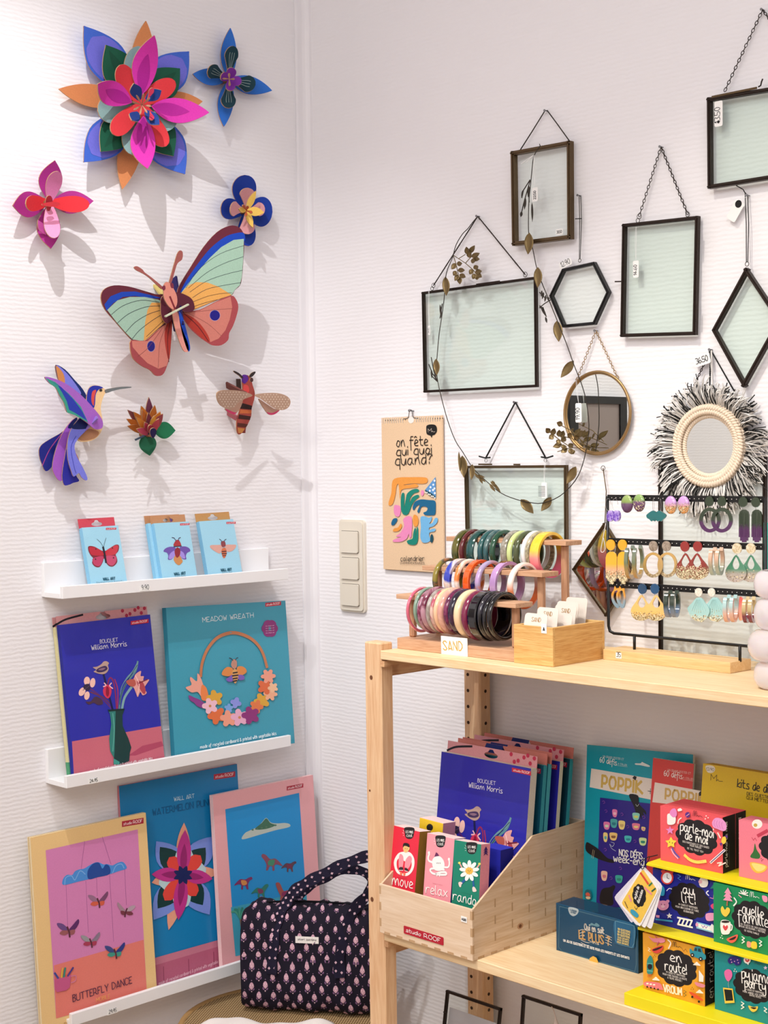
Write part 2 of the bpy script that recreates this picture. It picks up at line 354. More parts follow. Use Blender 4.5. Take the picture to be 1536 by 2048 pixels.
UC = {'A': '13 39 53|24 44', 'B': '13 19 39 48 37 16|36 45 44 33 13', 'C': '58 49 29 17 15 23 43 54', 'D': '13 19 39 57 55 33 13', 'E': '49 19 13 43|16 36',
 'F': '49 19 13|16 36', 'G': '58 49 29 17 15 23 43 55 35', 'H': '19 13|59 53|16 56', 'I': '29 23', 'J': '49 44 33 14', 'K': '19 13|49 16 53', 'L': '19 13 43',
 'M': '13 19 35 59 53', 'N': '13 19 53 59', 'O': '29 17 15 23 43 55 57 49 29', 'P': '13 19 39 48 46 35 15', 'Q': '29 17 15 23 43 55 57 49 29|44 62',
 'R': '13 19 39 48 46 35 15|35 53', 'S': '58 49 29 18 27 45 54 43 23 14', 'T': '19 59|39 33', 'U': '19 14 23 43 54 59', 'V': '19 33 59', 'W': '19 23 37 43 59',
 'X': '19 53|59 13', 'Y': '19 36 59|36 33', 'Z': '19 59 13 53', '0': '29 17 15 23 33 45 47 39 29', '1': '17 29 23', '2': '18 29 39 47 13 43', '3': '19 39 48 36 45 44 33 13',
 '4': '39 15 55|38 33', '5': '49 19 16 36 45 44 33 13', '6': '39 17 14 23 33 45 36 15', '7': '19 49 23', '8': '36 18 29 39 48 36 14 23 33 44 36', '9': '47 39 29 17 26 36 47 33'}
ACC = {'\u00e9': ('e', '28 39'), '\u00ea': ('e', '18 29 38'), '\u00c9': ('E', '2a 4b'), '\u00e8': ('e', '29 38')}
HX = {c: i for i, c in enumerate('0123456789ab')}
def glyph(ch):
    ex = ''
    if ch in ACC: ch, ex = ACC[ch]
    low = ch in LC; s = LC.get(ch, UC.get(ch, ''))
    if ex: s += '|' + ex
    st = [[(HX[t[0]], HX[t[1]]) for t in q.split()] for q in s.split('|') if q]
    mx = max([p[0] for q in st for p in q], default=3)
    return st, mx, low
def lettering(txt, smooth=True, gap=1.1):
    out = []; x = 0
    for ch in txt:
        if ch == ' ': x += 3.2; continue
        st, mx, low = glyph(ch); mn = min([p[0] for q in st for p in q], default=0)
        for q in st:
            pts = [(x + p[0] - mn, (p[1] - 3) if not low or p[1] < 3 else (p[1] - 3) * 1.27 if p[1] <= 6 else 3.8 + (p[1] - 6) * .8) for p in q]
            rnd = smooth and (low or ch in 'BCDGOPQRSUJ0235689')
            out.append(sm(pts, 4, False) if (rnd and len(pts) > 2) else pts)
        x += mx - mn + gap
    return out, max(x - gap, 1)

FRONT = {}
class Art:
    """flat print on a plane: coloured shapes a few hundredths of a millimetre apart"""
    def __init__(s, pl, z0=.0002, dz=.00004, px=True):
        s.pl = pl; s.g = G(); s.z = z0; s.dz = dz; s.px = px
    def q(s, p): return s.pl.uv(p[0], p[1]) if s.px else (p[0], p[1])
    def poly(s, pts, col, raw=False):
        P = [p if raw else s.q(p) for p in pts]; n = len(P)
        ar = sum(P[i][0] * P[(i + 1) % n][1] - P[(i + 1) % n][0] * P[i][1] for i in range(n))
        if ar < 0: P = P[::-1]
        s.g.add([(p[0], p[1], s.z) for p in P], [tuple(range(n))], col); s.z += s.dz; return s
    def blob(s, pts, col, n=4): return s.poly(sm(pts, n), col)
    def oval(s, cx, cy, rx, ry, col, rot=0, n=16): return s.poly(ell(cx, cy, rx, ry, rot, n), col)
    def rect(s, x0, y0, x1, y1, col): return s.poly([(x0, y0), (x1, y0), (x1, y1), (x0, y1)], col)
    def line(s, pts, wd, col, raw=False, same=False, cap=True):      # wd in metres when raw, else in photo-zoom pixels
        P = [V(p if raw else s.q(p)) for p in pts]
        if not raw:
            a = s.q(pts[0]); b = s.q((pts[0][0] + 10, pts[0][1])); c = s.q((pts[0][0], pts[0][1] + 10))
            wd = wd * .05 * (math.dist(a, b) + math.dist(a, c))
        P = [p for i, p in enumerate(P) if i == 0 or (p - P[i - 1]).length > 1e-6]
        if len(P) < 2: return s
        for i in range(1, len(P) - 1):                # sharp corner: two strokes
            if (P[i] - P[i - 1]).normalized().dot((P[i + 1] - P[i]).normalized()) < .45:
                s.line(P[:i + 1], wd, col, True, True); s.z += .000006; s.line(P[i:], wd, col, True, same); return s
        L_, R_ = [], []
        for i, p in enumerate(P):
            if i == 0: d = P[1] - p
            elif i == len(P) - 1: d = p - P[-2]
            else: d = (P[i + 1] - p).normalized() + (p - P[i - 1]).normalized()
            if d.length < 1e-9: d = V((1, 0))
            d.normalize(); n = V((-d.y, d.x)) * wd / 2
            e = d * (wd / 3 if cap else 0)
            if i == 0: p = p - e
            elif i == len(P) - 1: p = p + e
            L_.append(p + n); R_.append(p - n)
        k = len(P); vs = [(a.x, a.y, s.z) for a in R_] + [(a.x, a.y, s.z) for a in L_]
        s.g.add(vs, [(i, i + 1, k + i + 1, k + i) for i in range(k - 1)], col)
        if not same: s.z += s.dz
        return s
    def text(s, txt, p0, p1, wd, col, h=None, smooth=True, gap=1.1):
        """p0..p1: baseline start and end (px); lettering scaled to fit; h = cap height in px (None: natural)"""
        a = V(s.q(p0)); b = V(s.q(p1)); st, tw = lettering(txt, smooth, gap); ex = (b - a) / tw
        if h is None: ey = V((-ex.y, ex.x)) * 1.05
        else:
            c = V(s.q((p0[0], p0[1] - h))); ey = V((-ex.y, ex.x)).normalized() * ((c - a).length / 6)
        kx = .05 * (math.dist(s.q(p0), s.q((p0[0] + 10, p0[1]))) + math.dist(s.q(p0), s.q((p0[0], p0[1] + 10)))) if s.px else 1
        for q in st:
            s.line([a + ex * p[0] + ey * p[1] for p in q], wd * kx, col, raw=True, same=True); s.z += .000012
        s.z += s.dz; return s
    def build(s, name, parent, m=None):
        if name == 'cover_print' and parent.name in FRONT:          # the printed sheet itself, under its shapes
            c, W, H = FRONT[parent.name]; s.g.add([(0, 0, .00016), (W, 0, .00016), (W, H, .00016), (0, H, .00016)], [(0, 1, 2, 3)], c)
        return s.g.build(name, m or PAPER, parent, local=True)

def frame3(BL, BR, TL, W=None, H=None):
    pl = Plane(BL, BR - BL, TL - BL); return pl, (BR - BL).length if W is None else W, (TL - BL).dot(pl.ey) if H is None else H
def carton(name, label, cat, pl, W, H, D, front, side, group=None, down=0, m=None, bev=.0004, back=None):
    """closed printed box: front face on the plane; thing's origin at the lower left front corner"""
    o = thing(name, label, cat, group=group, M=pl.M())
    g = G(); g.box((0, -down, -D), (W, H, 0), side, bev=bev)
    g.box((0, -down, -.0001), (W, H, .0001), front)
    FRONT[o.name] = (front, W, H); g.build('box', m or PAPER, o, local=True); return o
def hang_tab(o, W, H, h, D, col, spots=None, curve=None, side=None, holecol=None):
    """header card with a euro slot above the box"""
    hw = .014 * min(1, W / .12) + .003; hy = H + h * .38; n = 24
    g = G(); z0, z1 = -D, -D + .0012
    slot = []; out = []; lo = H - .004; hi = H + h
    for k in range(n):
        a = 2 * PI * k / n; c, s_ = math.cos(a), math.sin(a)
        slot.append((W / 2 + hw * c, hy + hw * .33 * s_ * (1.9 if abs(c) < .35 and s_ > 0 else 1)))
        q = max(abs(c), abs(s_)); out.append((W / 2 + W / 2 * c / q, (lo + hi) / 2 + (hi - lo) / 2 * s_ / q))
    g.annul(out, slot, z0, z1, col); t = g.build('header_card', PAPER, o, local=True)
    a = Art(None, z0=z1 + .0002, px=False)
    if curve: a.line(sm([(.0, H + .002), (W * .1, H + h * .55), (W * .28, H + h * .86)], 6, False), W * .018, '1a1a24', raw=True)
    if spots:
        for x, y in ((.72, .8), (.8, .35), (.86, .72), (.93, .3), (.97, .8), (.76, .2), (.9, .95)): a.poly(ell(W * x, H + h * y, W * .018, W * .018, 0, 10), spots)
    if holecol: a.poly([(W * .3, H + h * .2), (W * .33, H + h), (W * .52, H + h), (W * .5, H + h * .2)], holecol)
    if curve or spots or holecol: a.build('header_print', t)
    return t

# ------------------------------------------------------------------ room
g = G(); g.box((-.12, -4.2, -.05), (0, .12, 3.25)); struct('wall_left', g, WALLP)
g = G(); g.box((0, 0, -.05), (4.6, .12, 3.25)); struct('wall_back', g, WALLP)
PLAIN = mat('plain_wall_paint', 'e6e2e2', .85)
g = G(); g.box((4.6, -4.2, -.05), (4.72, .12, 3.25)); struct('wall_right', g, PLAIN)
g = G(); g.box((-.12, -4.32, -.05), (4.72, -4.2, 3.25)); struct('wall_front', g, PLAIN)
FLOOR = wood('light_oak_floor', 'b9a184', '9c8466', 1, 5)
g = G(); g.box((0, -4.2, -.1), (4.6, 0, 0)); struct('floor', g, FLOOR)
g = G(); g.box((-.12, -4.32, 3.25), (4.72, .12, 3.35)); struct('ceiling', g, mat('ceiling_paint', 'efedf2', .9))
# moulded conduit strip up the corner
g = G(); n = 7
prof = [(0, -.034), (.003, -.035), (.005, -.030), (.006, -.018), (.009, -.012), (.013, -.009), (.016, -.005), (.017, 0), (0, 0)]
g.prism(prof, 0, 3.25); o = struct('trim_1', g, TRIMW)
# stand-in framed panel, added out of view to fill the round mirror's reflection
t = thing('panel_stand_in', 'added black-framed taupe stand-in panel, showing only as a reflection in the round mirror', 'stand-in panel', (0, -1.03, 1.2))
g = G(); g.box((.001, -1.125, 1.2), (.02, -.94, 1.71)); g.build('panel', mat('taupe_panel', '8d807b', .5), t)
for a, b in (((.001, -.94, 1.2), (.025, -.905, 1.73)), ((.001, -1.155, 1.2), (.025, -1.125, 1.73)), ((.001, -1.125, 1.71), (.025, -.94, 1.73))):
    g = G(); g.box(a, b); g.build('frame_bar', BLACK, t)

# ------------------------------------------------------------------ light switch
t = thing('light_switch', 'cream plastic triple light switch on the white wall beside the corner', 'light switch', BW(708, 1225))
pl = Plane((0, 0, 0), (1, 0, 0), (0, 0, 1)).zoom(560, 700, 3.4125)
c = [pl.uv(*p) for p in ((405, 1165), (580, 1170), (597, 1795), (415, 1780))]
x0, x1, z0, z1 = .092, .173, 1.235, 1.437
def rr(x0, y0, x1, y1, r, n=5):
    P = []
    for cx, cy, a0 in ((x1 - r, y1 - r, 0), (x0 + r, y1 - r, 90), (x0 + r, y0 + r, 180), (x1 - r, y0 + r, 270)):
        for k in range(n + 1): a = math.radians(a0 + 90 * k / n); P.append((cx + r * math.cos(a), cy + r * math.sin(a)))
    return P
MB = Matrix(((1, 0, 0, 0), (0, 0, -1, 0), (0, 1, 0, 0), (0, 0, 0, 1)))      # x,y,z(out) -> room on the back wall
g = G(); g.prism(rr(x0, z0, x1, z1, .009), 0, .006, M=MB); g.prism(rr(x0 + .004, z0 + .004, x1 - .004, z1 - .004, .008), .006, .0095, M=MB); autosmooth(g.build('frame', CREAM, t), 30)
for k in range(3):
    zc = 1.240 + .0330 + k * .0578
    g = G(); g.prism(rr(x0 + .010, zc - .0245, x1 - .014, zc + .0245, .004), .0095, .0098, M=MB, col=(.1, .1, .1))
    g.build('rocker_gap', mat('switch_gap', '6a6258', .6), t)
    g = G(); g.prism(rr(x0 + .011, zc - .0235, x1 - .015, zc + .0235, .004), .0098, .0135, M=MB); g.build('rocker', CREAM, t)

# ------------------------------------------------------------------ picture ledges
def ledge(zlip_px, label, off_z):
    z0 = off_z; yl, yr = -.700, -.140; d = .075
    t = thing('picture_ledge', label, 'shelf', (0, (yl + yr) / 2, z0), group='white picture ledges')
    g = G(); g.box((0, yl, z0), (.010, yr, z0 + .066), bev=.0008); g.build('back_board', WHITE, t)
    g = G(); g.box((.010, yl, z0), (d - .009, yr, z0 + .010), bev=.0006); g.build('bottom_board', WHITE, t)
    g = G(); g.box((d - .009, yl, z0), (d, yr, z0 + .024), bev=.0008); g.build('front_lip', WHITE, t)
    return t
LZ = [sum(LW(x, y, .075).z for x, y in q) / 2 for q in (((114, 1199.7), (573, 1159)), ((118, 1583), (577, 1491)), ((154, 2047.8), (477.5, 1949)))]
led1 = ledge(0, 'white picture ledge holding three small wall art boxes, topmost of three', LZ[0])
led2 = ledge(0, 'white picture ledge under the bouquet and wreath boxes, middle of three', LZ[1])
led3 = ledge(0, 'white picture ledge under the three tall boxes, lowest of three', LZ[2])
def pricetag(name, label, pl, x, y, w=.024, h=.009, txt='9.50', grp=None):
    o = thing(name, label, 'price tag', M=Plane(pl.p3(*pl.uv(x, y)), pl.ex, pl.ey).M(), group=grp)
    g = G(); g.box((-w / 2, -h / 2, 0), (w / 2, h / 2, .0005)); g.build('sticker', mat('sticker_paper', 'f6f6f4', .6), o, local=True)
    a = Art(None, z0=.0007, px=False); a.text(txt, (-w * .36, -h * .2), (w * .36, -h * .2), h * .1, '303034', h=None); a.build('price_print', o); return o
for k, (z, px, nm) in enumerate(((LZ[0], (290, 1172), 'top'), (LZ[1], (187, 1557), 'middle'), (LZ[2], (225, 2018), 'bottom'))):
    lp = Plane((.0752, 0, 0), (0, 1, 0), (0, 0, 1))
    pricetag('price_sticker', 'small white price sticker on the lip of the %s picture ledge' % nm, lp, px[0], px[1] + 5, txt=('9.90', '24.95', '29.95')[k])

# ------------------------------------------------------------------ paper wall art on the left wall
LP = lambda off=0: Plane((off, 0, 0), (0, 1, 0), (0, 0, 1))
TAN = 'b08a68'
def prof_w(shape, s):
    if shape == 'point': return math.sin(PI * s ** .92) ** .85 if 0 < s < 1 else 0
    if shape == 'spike': return math.sin(PI * s ** .62) ** .9 if 0 < s < 1 else 0
    if shape == 'leaf': return (math.sin(PI * s ** 1.05) ** .95) if 0 < s < 1 else 0
    if shape == 'wide': return (.30 + .70 * math.sin(PI / 2 * min(1, s / .55))) if s < .55 else max(0, 1 - ((s - .55) / .45) ** 1.6)
    if shape == 'round': return (.28 + .72 * math.sin(PI / 2 * s / .62)) if s < .62 else math.sqrt(max(0, 1 - ((s - .62) / .38) ** 2))
    if shape == 'spoon': return (.16 + .84 * (s / .68) ** 1.6) if s < .68 else math.sqrt(max(0, 1 - ((s - .68) / .32) ** 2))
    return .5
def petal(parent, name, b, t, ob, ot, wpx, shape, col, inner=None, bow=.0, thick=.0022, n=16, skew=0, rim=TAN, inner_s=(.1, .78, .45), veins=None):
    B = LW(b[0], b[1], ob); T = LW(t[0], t[1], ot)
    mx, my = (b[0] + t[0]) / 2, (b[1] + t[1]) / 2; dx, dy = t[0] - b[0], t[1] - b[1]; L_ = math.hypot(dx, dy); nx, ny = -dy / L_, dx / L_
    om = (ob + ot) / 2; S1 = LW(mx + nx * wpx / 2, my + ny * wpx / 2, om); S0 = LW(mx - nx * wpx / 2, my - ny * wpx / 2, om)
    side = (S1 - S0) / 2; N = (T - B).cross(side).normalized()
    if N.x < 0: N = -N
    ss = [1 - (1 - i / n) ** 1.35 for i in range(n + 1)]
    def at(s, k, up=0): return B + (T - B) * s + side * k + N * (-bow * math.sin(PI * s) + up) + side * (skew * math.sin(PI * s))
    g = G(); w_ = [max(prof_w(shape, s), .02) for s in ss]
    top = [at(s, k * w, 0) for s, w in zip(ss, w_) for k in (-1, 0, 1)]; bot = [at(s, k * w, -thick) for s, w in zip(ss, w_) for k in (-1, 0, 1)]
    m = len(top); vs = top + bot; fs = []; rim_f = []
    for i in range(n):
        for k in (0, 1):
            a = i * 3 + k; fs.append((a, a + 1, a + 4, a + 3)); fs.append((m + a, m + a + 3, m + a + 4, m + a + 1))
        rim_f += [(i * 3, i * 3 + 3, m + i * 3 + 3, m + i * 3), (i * 3 + 2, m + i * 3 + 2, m + i * 3 + 5, i * 3 + 5)]
    rim_f += [(0, m, m + 1, 1), (1, m + 1, m + 2, 2), (n * 3, n * 3 + 1, m + n * 3 + 1, m + n * 3), (n * 3 + 1, n * 3 + 2, m + n * 3 + 2, m + n * 3 + 1)]
    g.add(vs, fs, col); k0 = len(g.v) - len(vs)
    for f in rim_f: g.f.append(tuple(k0 + i for i in f)); g.c.append(lin(rim)); g.m.append(0)
    o = g.build(name, PAPER, parent)
    if inner or veins:
        gi = G()
        if inner:
            s0, s1, wf = inner_s[:3]; shp = shape if len(inner_s) < 4 else inner_s[3]
            if isinstance(inner, tuple): inner, shp = inner
            st = [s0 + (s1 - s0) * i / 12 for i in range(13)]; pts = []
            for i, s in enumerate(st): pts.append((s, prof_w(shp, max(.001, min(.999, i / 12))) * wf))
            vs = [at(s, k * w, .00035) for s, w in pts for k in (-1, 1)] ; vs2 = []
            for s, w in pts: vs2 += [at(s, -w, .0004), at(s, 0, .0004), at(s, w, .0004)]
            gi.add(vs2, [(i * 3 + k, i * 3 + k + 1, i * 3 + k + 4, i * 3 + k + 3) for i in range(12) for k in (0, 1)], inner)
        if veins:
            vc, ks = veins
            for k in ks:
                vs = []
                for i in range(7):
                    s = .3 + .5 * i / 6
                    kk = k * prof_w(shape, s); vs += [at(s, kk - .03, .0007), at(s, kk + .03, .0007)]
                gi.add(vs, [(i * 2, i * 2 + 1, i * 2 + 3, i * 2 + 2) for i in range(6)], vc)
        gi.build('printed_motif', PAPER, o)
    return o
def wall_thing(name, label, cat, px, group=None): return thing(name, label, cat, LW(px[0], px[1], 0), group=group)
def peg(t, px, depth=.05, r=.007, col='8a5a3a', name='centre_peg'):
    a = LW(px[0], px[1], .0) ; b = LW(px[0], px[1], depth); a = V((0, b.y, b.z))
    g = G(); g.tube([a, b], r, col, 10); return g.build(name, PAPER, t)
GA = 'flat-packed cardboard wall art on the left wall'

# the large flower
F = wall_thing('paper_flower', 'large layered cardboard flower with magenta, red, green, blue and orange petals', 'wall art', (283, 212), GA)
C = (284, 208)
peg(F, (284, 212), .045, .012)
for tp in ((292, 42), (118, 178), (245, 378), (405, 203)): petal(F, 'petal', (C[0] + (tp[0] - C[0]) * .18, C[1] + (tp[1] - C[1]) * .18), tp, .012, .022, 46, 'point', 'd98b57', bow=.004)
for tp in ((168, 52), (378, 103), (168, 324), (370, 348)): petal(F, 'petal', (C[0] + (tp[0] - C[0]) * .12, C[1] + (tp[1] - C[1]) * .12), tp, .020, .036, 78, 'wide', '3f67cf', inner='6f6fd8', inner_s=(.05, .84, .88, 'round'), bow=.004)
for tp in ((212, 90), (360, 137), (202, 303), (347, 312)): petal(F, 'petal', (C[0] + (tp[0] - C[0]) * .1, C[1] + (tp[1] - C[1]) * .1), tp, .030, .045, 68, 'wide', '10563f', inner='0b4a36', inner_s=(.1, .9, .3), bow=.004)
for tp, ww in (((276, 92), 56), ((196, 222), 58), ((266, 310), 52), ((352, 250), 56)): petal(F, 'petal', C, tp, .036, .050, ww, 'round', '8fb3b2', bow=.005)
for tp in ((240, 130), (350, 162), (226, 268), (333, 292)): petal(F, 'petal', C, tp, .045, .064, 40, 'round', 'dc3840', bow=.006)
for b, tp in (((283, 190), (309, 71)), ((264, 205), (196, 168)), ((287, 232), (295, 337)), ((303, 212), (418, 225))):
    petal(F, 'petal', b, tp, .050, .095, 50, 'point', 'd433ab', inner='b01d93', inner_s=(.02, .68, .5), bow=.010)
for b, tp in (((279, 200), (268, 167)), ((292, 200), (323, 181)), ((277, 225), (264, 240)), ((291, 222), (319, 249))): petal(F, 'petal', b, tp, .066, .092, 24, 'wide', '1c3f8c', bow=.002)
for b, tp in (((295, 200), (306, 176)), ((300, 222), (305, 240))): petal(F, 'petal', b, tp, .075, .088, 10, 'spoon', 'd93a5e')
for i in range(8):
    a = 2 * PI * i / 8 + .2; petal(F, 'stamen', (284, 210), (284 + 19 * math.cos(a), 208 + 21 * math.sin(a)), .080, .106, 4, 'spoon', 'b58a70', thick=.0015, n=6)
# small blue flower
F = wall_thing('paper_flower', 'small blue four-pointed cardboard flower with a purple centre, right of the large flower', 'wall art', (459, 160), GA); C = (459, 158)
peg(F, C, .03, .006)
for tp, ww in (((461, 56), 32), ((386, 148), 34), ((448, 253), 32), ((544, 181), 36)): petal(F, 'petal', C, tp, .012, .028, ww, 'point', '2f74d6', bow=.004)
for tp, ww in (((467, 92), 27), ((417, 137), 30), ((458, 216), 30), ((511, 170), 34)): petal(F, 'petal', C, tp, .022, .044, ww, 'spoon', '0f3946', veins=('9ab0ac', (-.35, 0, .35)), bow=.003)
for i, tp in enumerate(((466, 136), (443, 150), (463, 181), (483, 164))): petal(F, 'petal', C, tp, .040, .056, 19, 'round', '7a2a9c')
for tp in ((459, 146), (446, 157), (460, 172), (470, 158)): petal(F, 'stamen', C, tp, .058, .060, 4, 'spoon', 'a0775e', n=4)
# magenta orchid
F = wall_thing('paper_flower', 'magenta and red cardboard orchid with four petals at the far left', 'wall art', (99, 405), GA); C = (99, 405)
peg(F, C, .05, .006)
for tp, ww in (((110, 321), 47), ((26, 411), 52), ((102, 497), 47), ((187, 402), 46)): petal(F, 'petal', C, tp, .014, .036, ww, 'leaf', 'b02f8e', bow=.006)
for tp, ww, cc in (((117, 343), 30, 'd97fb4'), ((110, 476), 31, 'f29ac4'), ((52, 407), 32, 'dc2b36'), ((179, 409), 33, 'dc2b36')): petal(F, 'petal', C, tp, .034, .062, ww, 'round', cc, bow=.004)
petal(F, 'petal', (84, 409), (120, 408), .066, .066, 10, 'round', 'c9303c', thick=.002); petal(F, 'petal', (97, 422), (99, 391), .055, .065, 14, 'round', 'a51f34')
petal(F, 'petal', (76, 440), (92, 470), .04, .03, 14, 'leaf', 'd95cb8')
# navy pansy
F = wall_thing('paper_flower', 'navy blue rounded cardboard flower with pink and yellow inner petals behind the butterfly wing', 'wall art', (493, 421), GA); C = (493, 421)
peg(F, C, .03, .006)
for tp, ww in (((490, 350), 48), ((442, 415), 42), ((545, 424), 60), ((497, 492), 36)): petal(F, 'petal', C, tp, .012, .030, ww, 'round', '10379c', bow=.004)
for tp, ww in (((497, 376), 30), ((461, 416), 30), ((530, 417), 28), ((497, 468), 30)): petal(F, 'petal', C, tp, .024, .042, ww, 'spoon', 'd79aa0', bow=.002)
for tp, ww in (((512, 382), 13), ((528, 425), 18), ((506, 455), 12), ((478, 418), 12)): petal(F, 'petal', C, tp, .040, .056, ww, 'point', 'edc45f')
for tp in ((486, 410), (505, 425), (492, 432), (496, 412)): petal(F, 'stamen', C, tp, .05, .062, 6, 'spoon', 'b5542f', n=5)

# cut-out panels: outline in zoomed photo pixels on a tilted plane
def plane3(a, b, c):      # through three room points, facing the room
    ex = (b - a); n = ex.cross(c - a)
    if n.dot(CAM - a) < 0: return Plane(b, a - b, c - b) if False else _pl(a, b, c)
    return Plane(a, ex, c - a)
def _pl(a, b, c):
    n = (b - a).cross(c - a).normalized(); n = -n if n.dot(CAM - a) < 0 else n
    ex = (b - a).normalized(); ey = n.cross(ex); return Plane(a, ex, ey)
def wallpoint(Z, x, y, off): return LW(Z[0] + x / Z[2], Z[1] + y / Z[2], off)
def cut(parent, name, pl, pts, col, thick=.0022, rim=TAN, prints=(), smooth=3, m=None):
    P = [pl.uv(*p) for p in (sm(pts, smooth) if smooth else pts)]
    g = G(); g.prism(P, -thick, 0, col, rim, M=pl.M()); o = g.build(name, m or PAPER, parent)
    if prints:
        a = Art(pl)
        for pr in prints:
            if pr[0] == 'l': a.line(sm(pr[1], 4, False), pr[2], pr[3])
            elif pr[0] == 'o': a.oval(*pr[1], pr[2])
            elif pr[0] == 's': a.poly(pr[1], pr[2])
            else: a.blob(pr[1], pr[2])
        I = WM[parent.name].inverted() @ pl.M(); a.g.v = [tuple(I @ V(v)) for v in a.g.v]
        a.build('printed_motif', o, m)
    return o

# butterfly (zoom 180,330 x3.657)
Z = (180, 330, 3.657)
F = wall_thing('paper_butterfly', 'large cardboard butterfly with mint, yellow and maroon wings tilted to the right', 'wall art', (352, 600), GA)
wp = lambda x, y, o: wallpoint(Z, x, y, o)
hng_a, hng_b = wp(560, 880, .030), wp(640, 1150, .030)
def wing_plane(x, y, off): p = _pl(wp(600, 960, .034), wp(640, 1180, .030), wp(x, y, off)); p.Z = Z; return p
pr = wing_plane(1120, 520, .100)
cut(F, 'upper_wing', pr, [(636, 940), (660, 870), (740, 740), (830, 600), (930, 490), (1020, 445), (1080, 450), (1118, 490), (1128, 560), (1122, 700), (1112, 820), (1098, 880), (1060, 915), (1040, 950), (1000, 965), (880, 1010), (760, 1060), (690, 1078), (640, 1060)], '6a2538', prints=[
    ('b', [(660, 935), (700, 850), (790, 720), (880, 610), (980, 530), (1060, 500), (1124, 498), (1126, 560), (1030, 560), (930, 640), (830, 750), (740, 860)], '1346bd'),
    ('s', [(664, 938), (730, 850), (800, 765), (880, 675), (960, 600), (1050, 548), (1125, 540), (1120, 700), (1110, 820), (1096, 878), (1060, 912), (1038, 948), (990, 962), (870, 1010), (762, 1056), (740, 980)], 'a9cdb9'),
    ('s', [(664, 940), (720, 880), (780, 856), (860, 860), (940, 890), (1036, 950), (960, 975), (870, 1010), (762, 1056), (756, 1000), (720, 962)], 'ecae5e'),
    ('l', [(700, 900), (800, 760), (950, 650), (1124, 590)], 3, '2f3d45'), ('l', [(720, 900), (850, 790), (980, 720), (1122, 670)], 3, '2f3d45'),
    ('l', [(730, 930), (850, 850), (990, 800), (1116, 770)], 3, '2f3d45'), ('l', [(750, 970), (850, 910), (980, 880), (1104, 860)], 3, '2f3d45'),
    ('l', [(755, 1000), (860, 960), (960, 940), (1036, 935)], 3, '6a4a35'), ('l', [(758, 1035), (850, 1005), (930, 985)], 3, '6a4a35')])
pq = wing_plane(1080, 1030, .082)
cut(F, 'lower_wing', pq, [(672, 1082), (800, 1060), (920, 1000), (1030, 955), (1070, 985), (1085, 1040), (1070, 1110), (1045, 1180), (1018, 1230), (1010, 1280), (960, 1318), (900, 1320), (860, 1300), (790, 1250), (720, 1180)], 'a94a50', prints=[
    ('s', [(680, 1085), (800, 1066), (920, 1004), (1028, 962), (1040, 1040), (1022, 1130), (990, 1210), (940, 1270), (880, 1296), (850, 1230), (780, 1150)], 'd07f73'),
    ('b', [(685, 1090), (760, 1120), (820, 1180), (865, 1250), (872, 1296), (800, 1250), (720, 1170)], 'b63a2f'),
    ('o', (913, 1100, 40, 41), 'b0a0c0'), ('o', (913, 1100, 37, 38), '1c1583'),
    ('l', [(690, 1088), (790, 1180), (866, 1290)], 5, '521822'), ('l', [(720, 1085), (860, 1160), (960, 1250)], 2, '8c4a48'), ('l', [(760, 1075), (900, 1060), (1040, 1050)], 2, '8c4a48')])
ps = wing_plane(90, 960, .085)
cut(F, 'upper_wing', ps, [(556, 965), (480, 945), (380, 915), (280, 888), (180, 880), (110, 905), (82, 950), (88, 1010), (120, 1070), (190, 1150), (260, 1230), (310, 1280), (380, 1295), (420, 1270), (500, 1200), (562, 1150)], '6a2538', prints=[
    ('s', [(530, 975), (440, 950), (330, 925), (230, 928), (150, 960), (105, 1020), (120, 1066), (170, 1010), (240, 965), (330, 958), (450, 975)], '1346bd'),
    ('s', [(545, 1010), (500, 985), (400, 965), (290, 965), (200, 990), (125, 1060), (190, 1146), (260, 1226), (310, 1276), (380, 1290), (418, 1266), (495, 1198), (550, 1152)], 'a9cdb9'),
    ('s', [(520, 1008), (450, 1006), (420, 1060), (402, 1150), (392, 1290), (420, 1266), (495, 1198), (548, 1152)], 'ecae5e'),
    ('l', [(505, 1004), (370, 990), (240, 1030), (155, 1095)], 3, '2f3d45'), ('l', [(520, 1030), (400, 1040), (280, 1090), (195, 1160)], 3, '2f3d45'),
    ('l', [(525, 1060), (430, 1090), (330, 1150), (260, 1225)], 3, '2f3d45'), ('l', [(530, 1090), (450, 1140), (360, 1210), (305, 1275)], 3, '2f3d45'), ('l', [(545, 1130), (480, 1190), (412, 1255)], 3, '6a4a35')])
pt = wing_plane(300, 1400, .070)
cut(F, 'lower_wing', pt, [(602, 1120), (560, 1160), (480, 1220), (400, 1285), (302, 1280), (298, 1360), (320, 1420), (380, 1470), (440, 1500), (480, 1540), (530, 1535), (560, 1480), (582, 1400), (595, 1250)], 'a94a50', prints=[
    ('s', [(596, 1130), (500, 1210), (420, 1288), (306, 1286), (310, 1330), (360, 1390), (420, 1450), (500, 1490), (560, 1470), (582, 1390), (592, 1250)], 'd98477'),
    ('b', [(598, 1130), (555, 1180), (545, 1280), (575, 1430), (592, 1300)], 'b63a2f'), ('o', (446, 1326, 31, 42), 'b0a0c0'), ('o', (446, 1326, 28, 38), '1c1583'),
    ('l', [(585, 1150), (566, 1280), (576, 1440)], 5, '521822'), ('l', [(560, 1170), (510, 1300), (498, 1480)], 2, '8c4a48'), ('l', [(530, 1190), (430, 1330), (350, 1400)], 2, '8c4a48')])
pb = Plane((.052, 0, 0), (0, 1, 0), (0, 0, 1)); pb.Z = Z
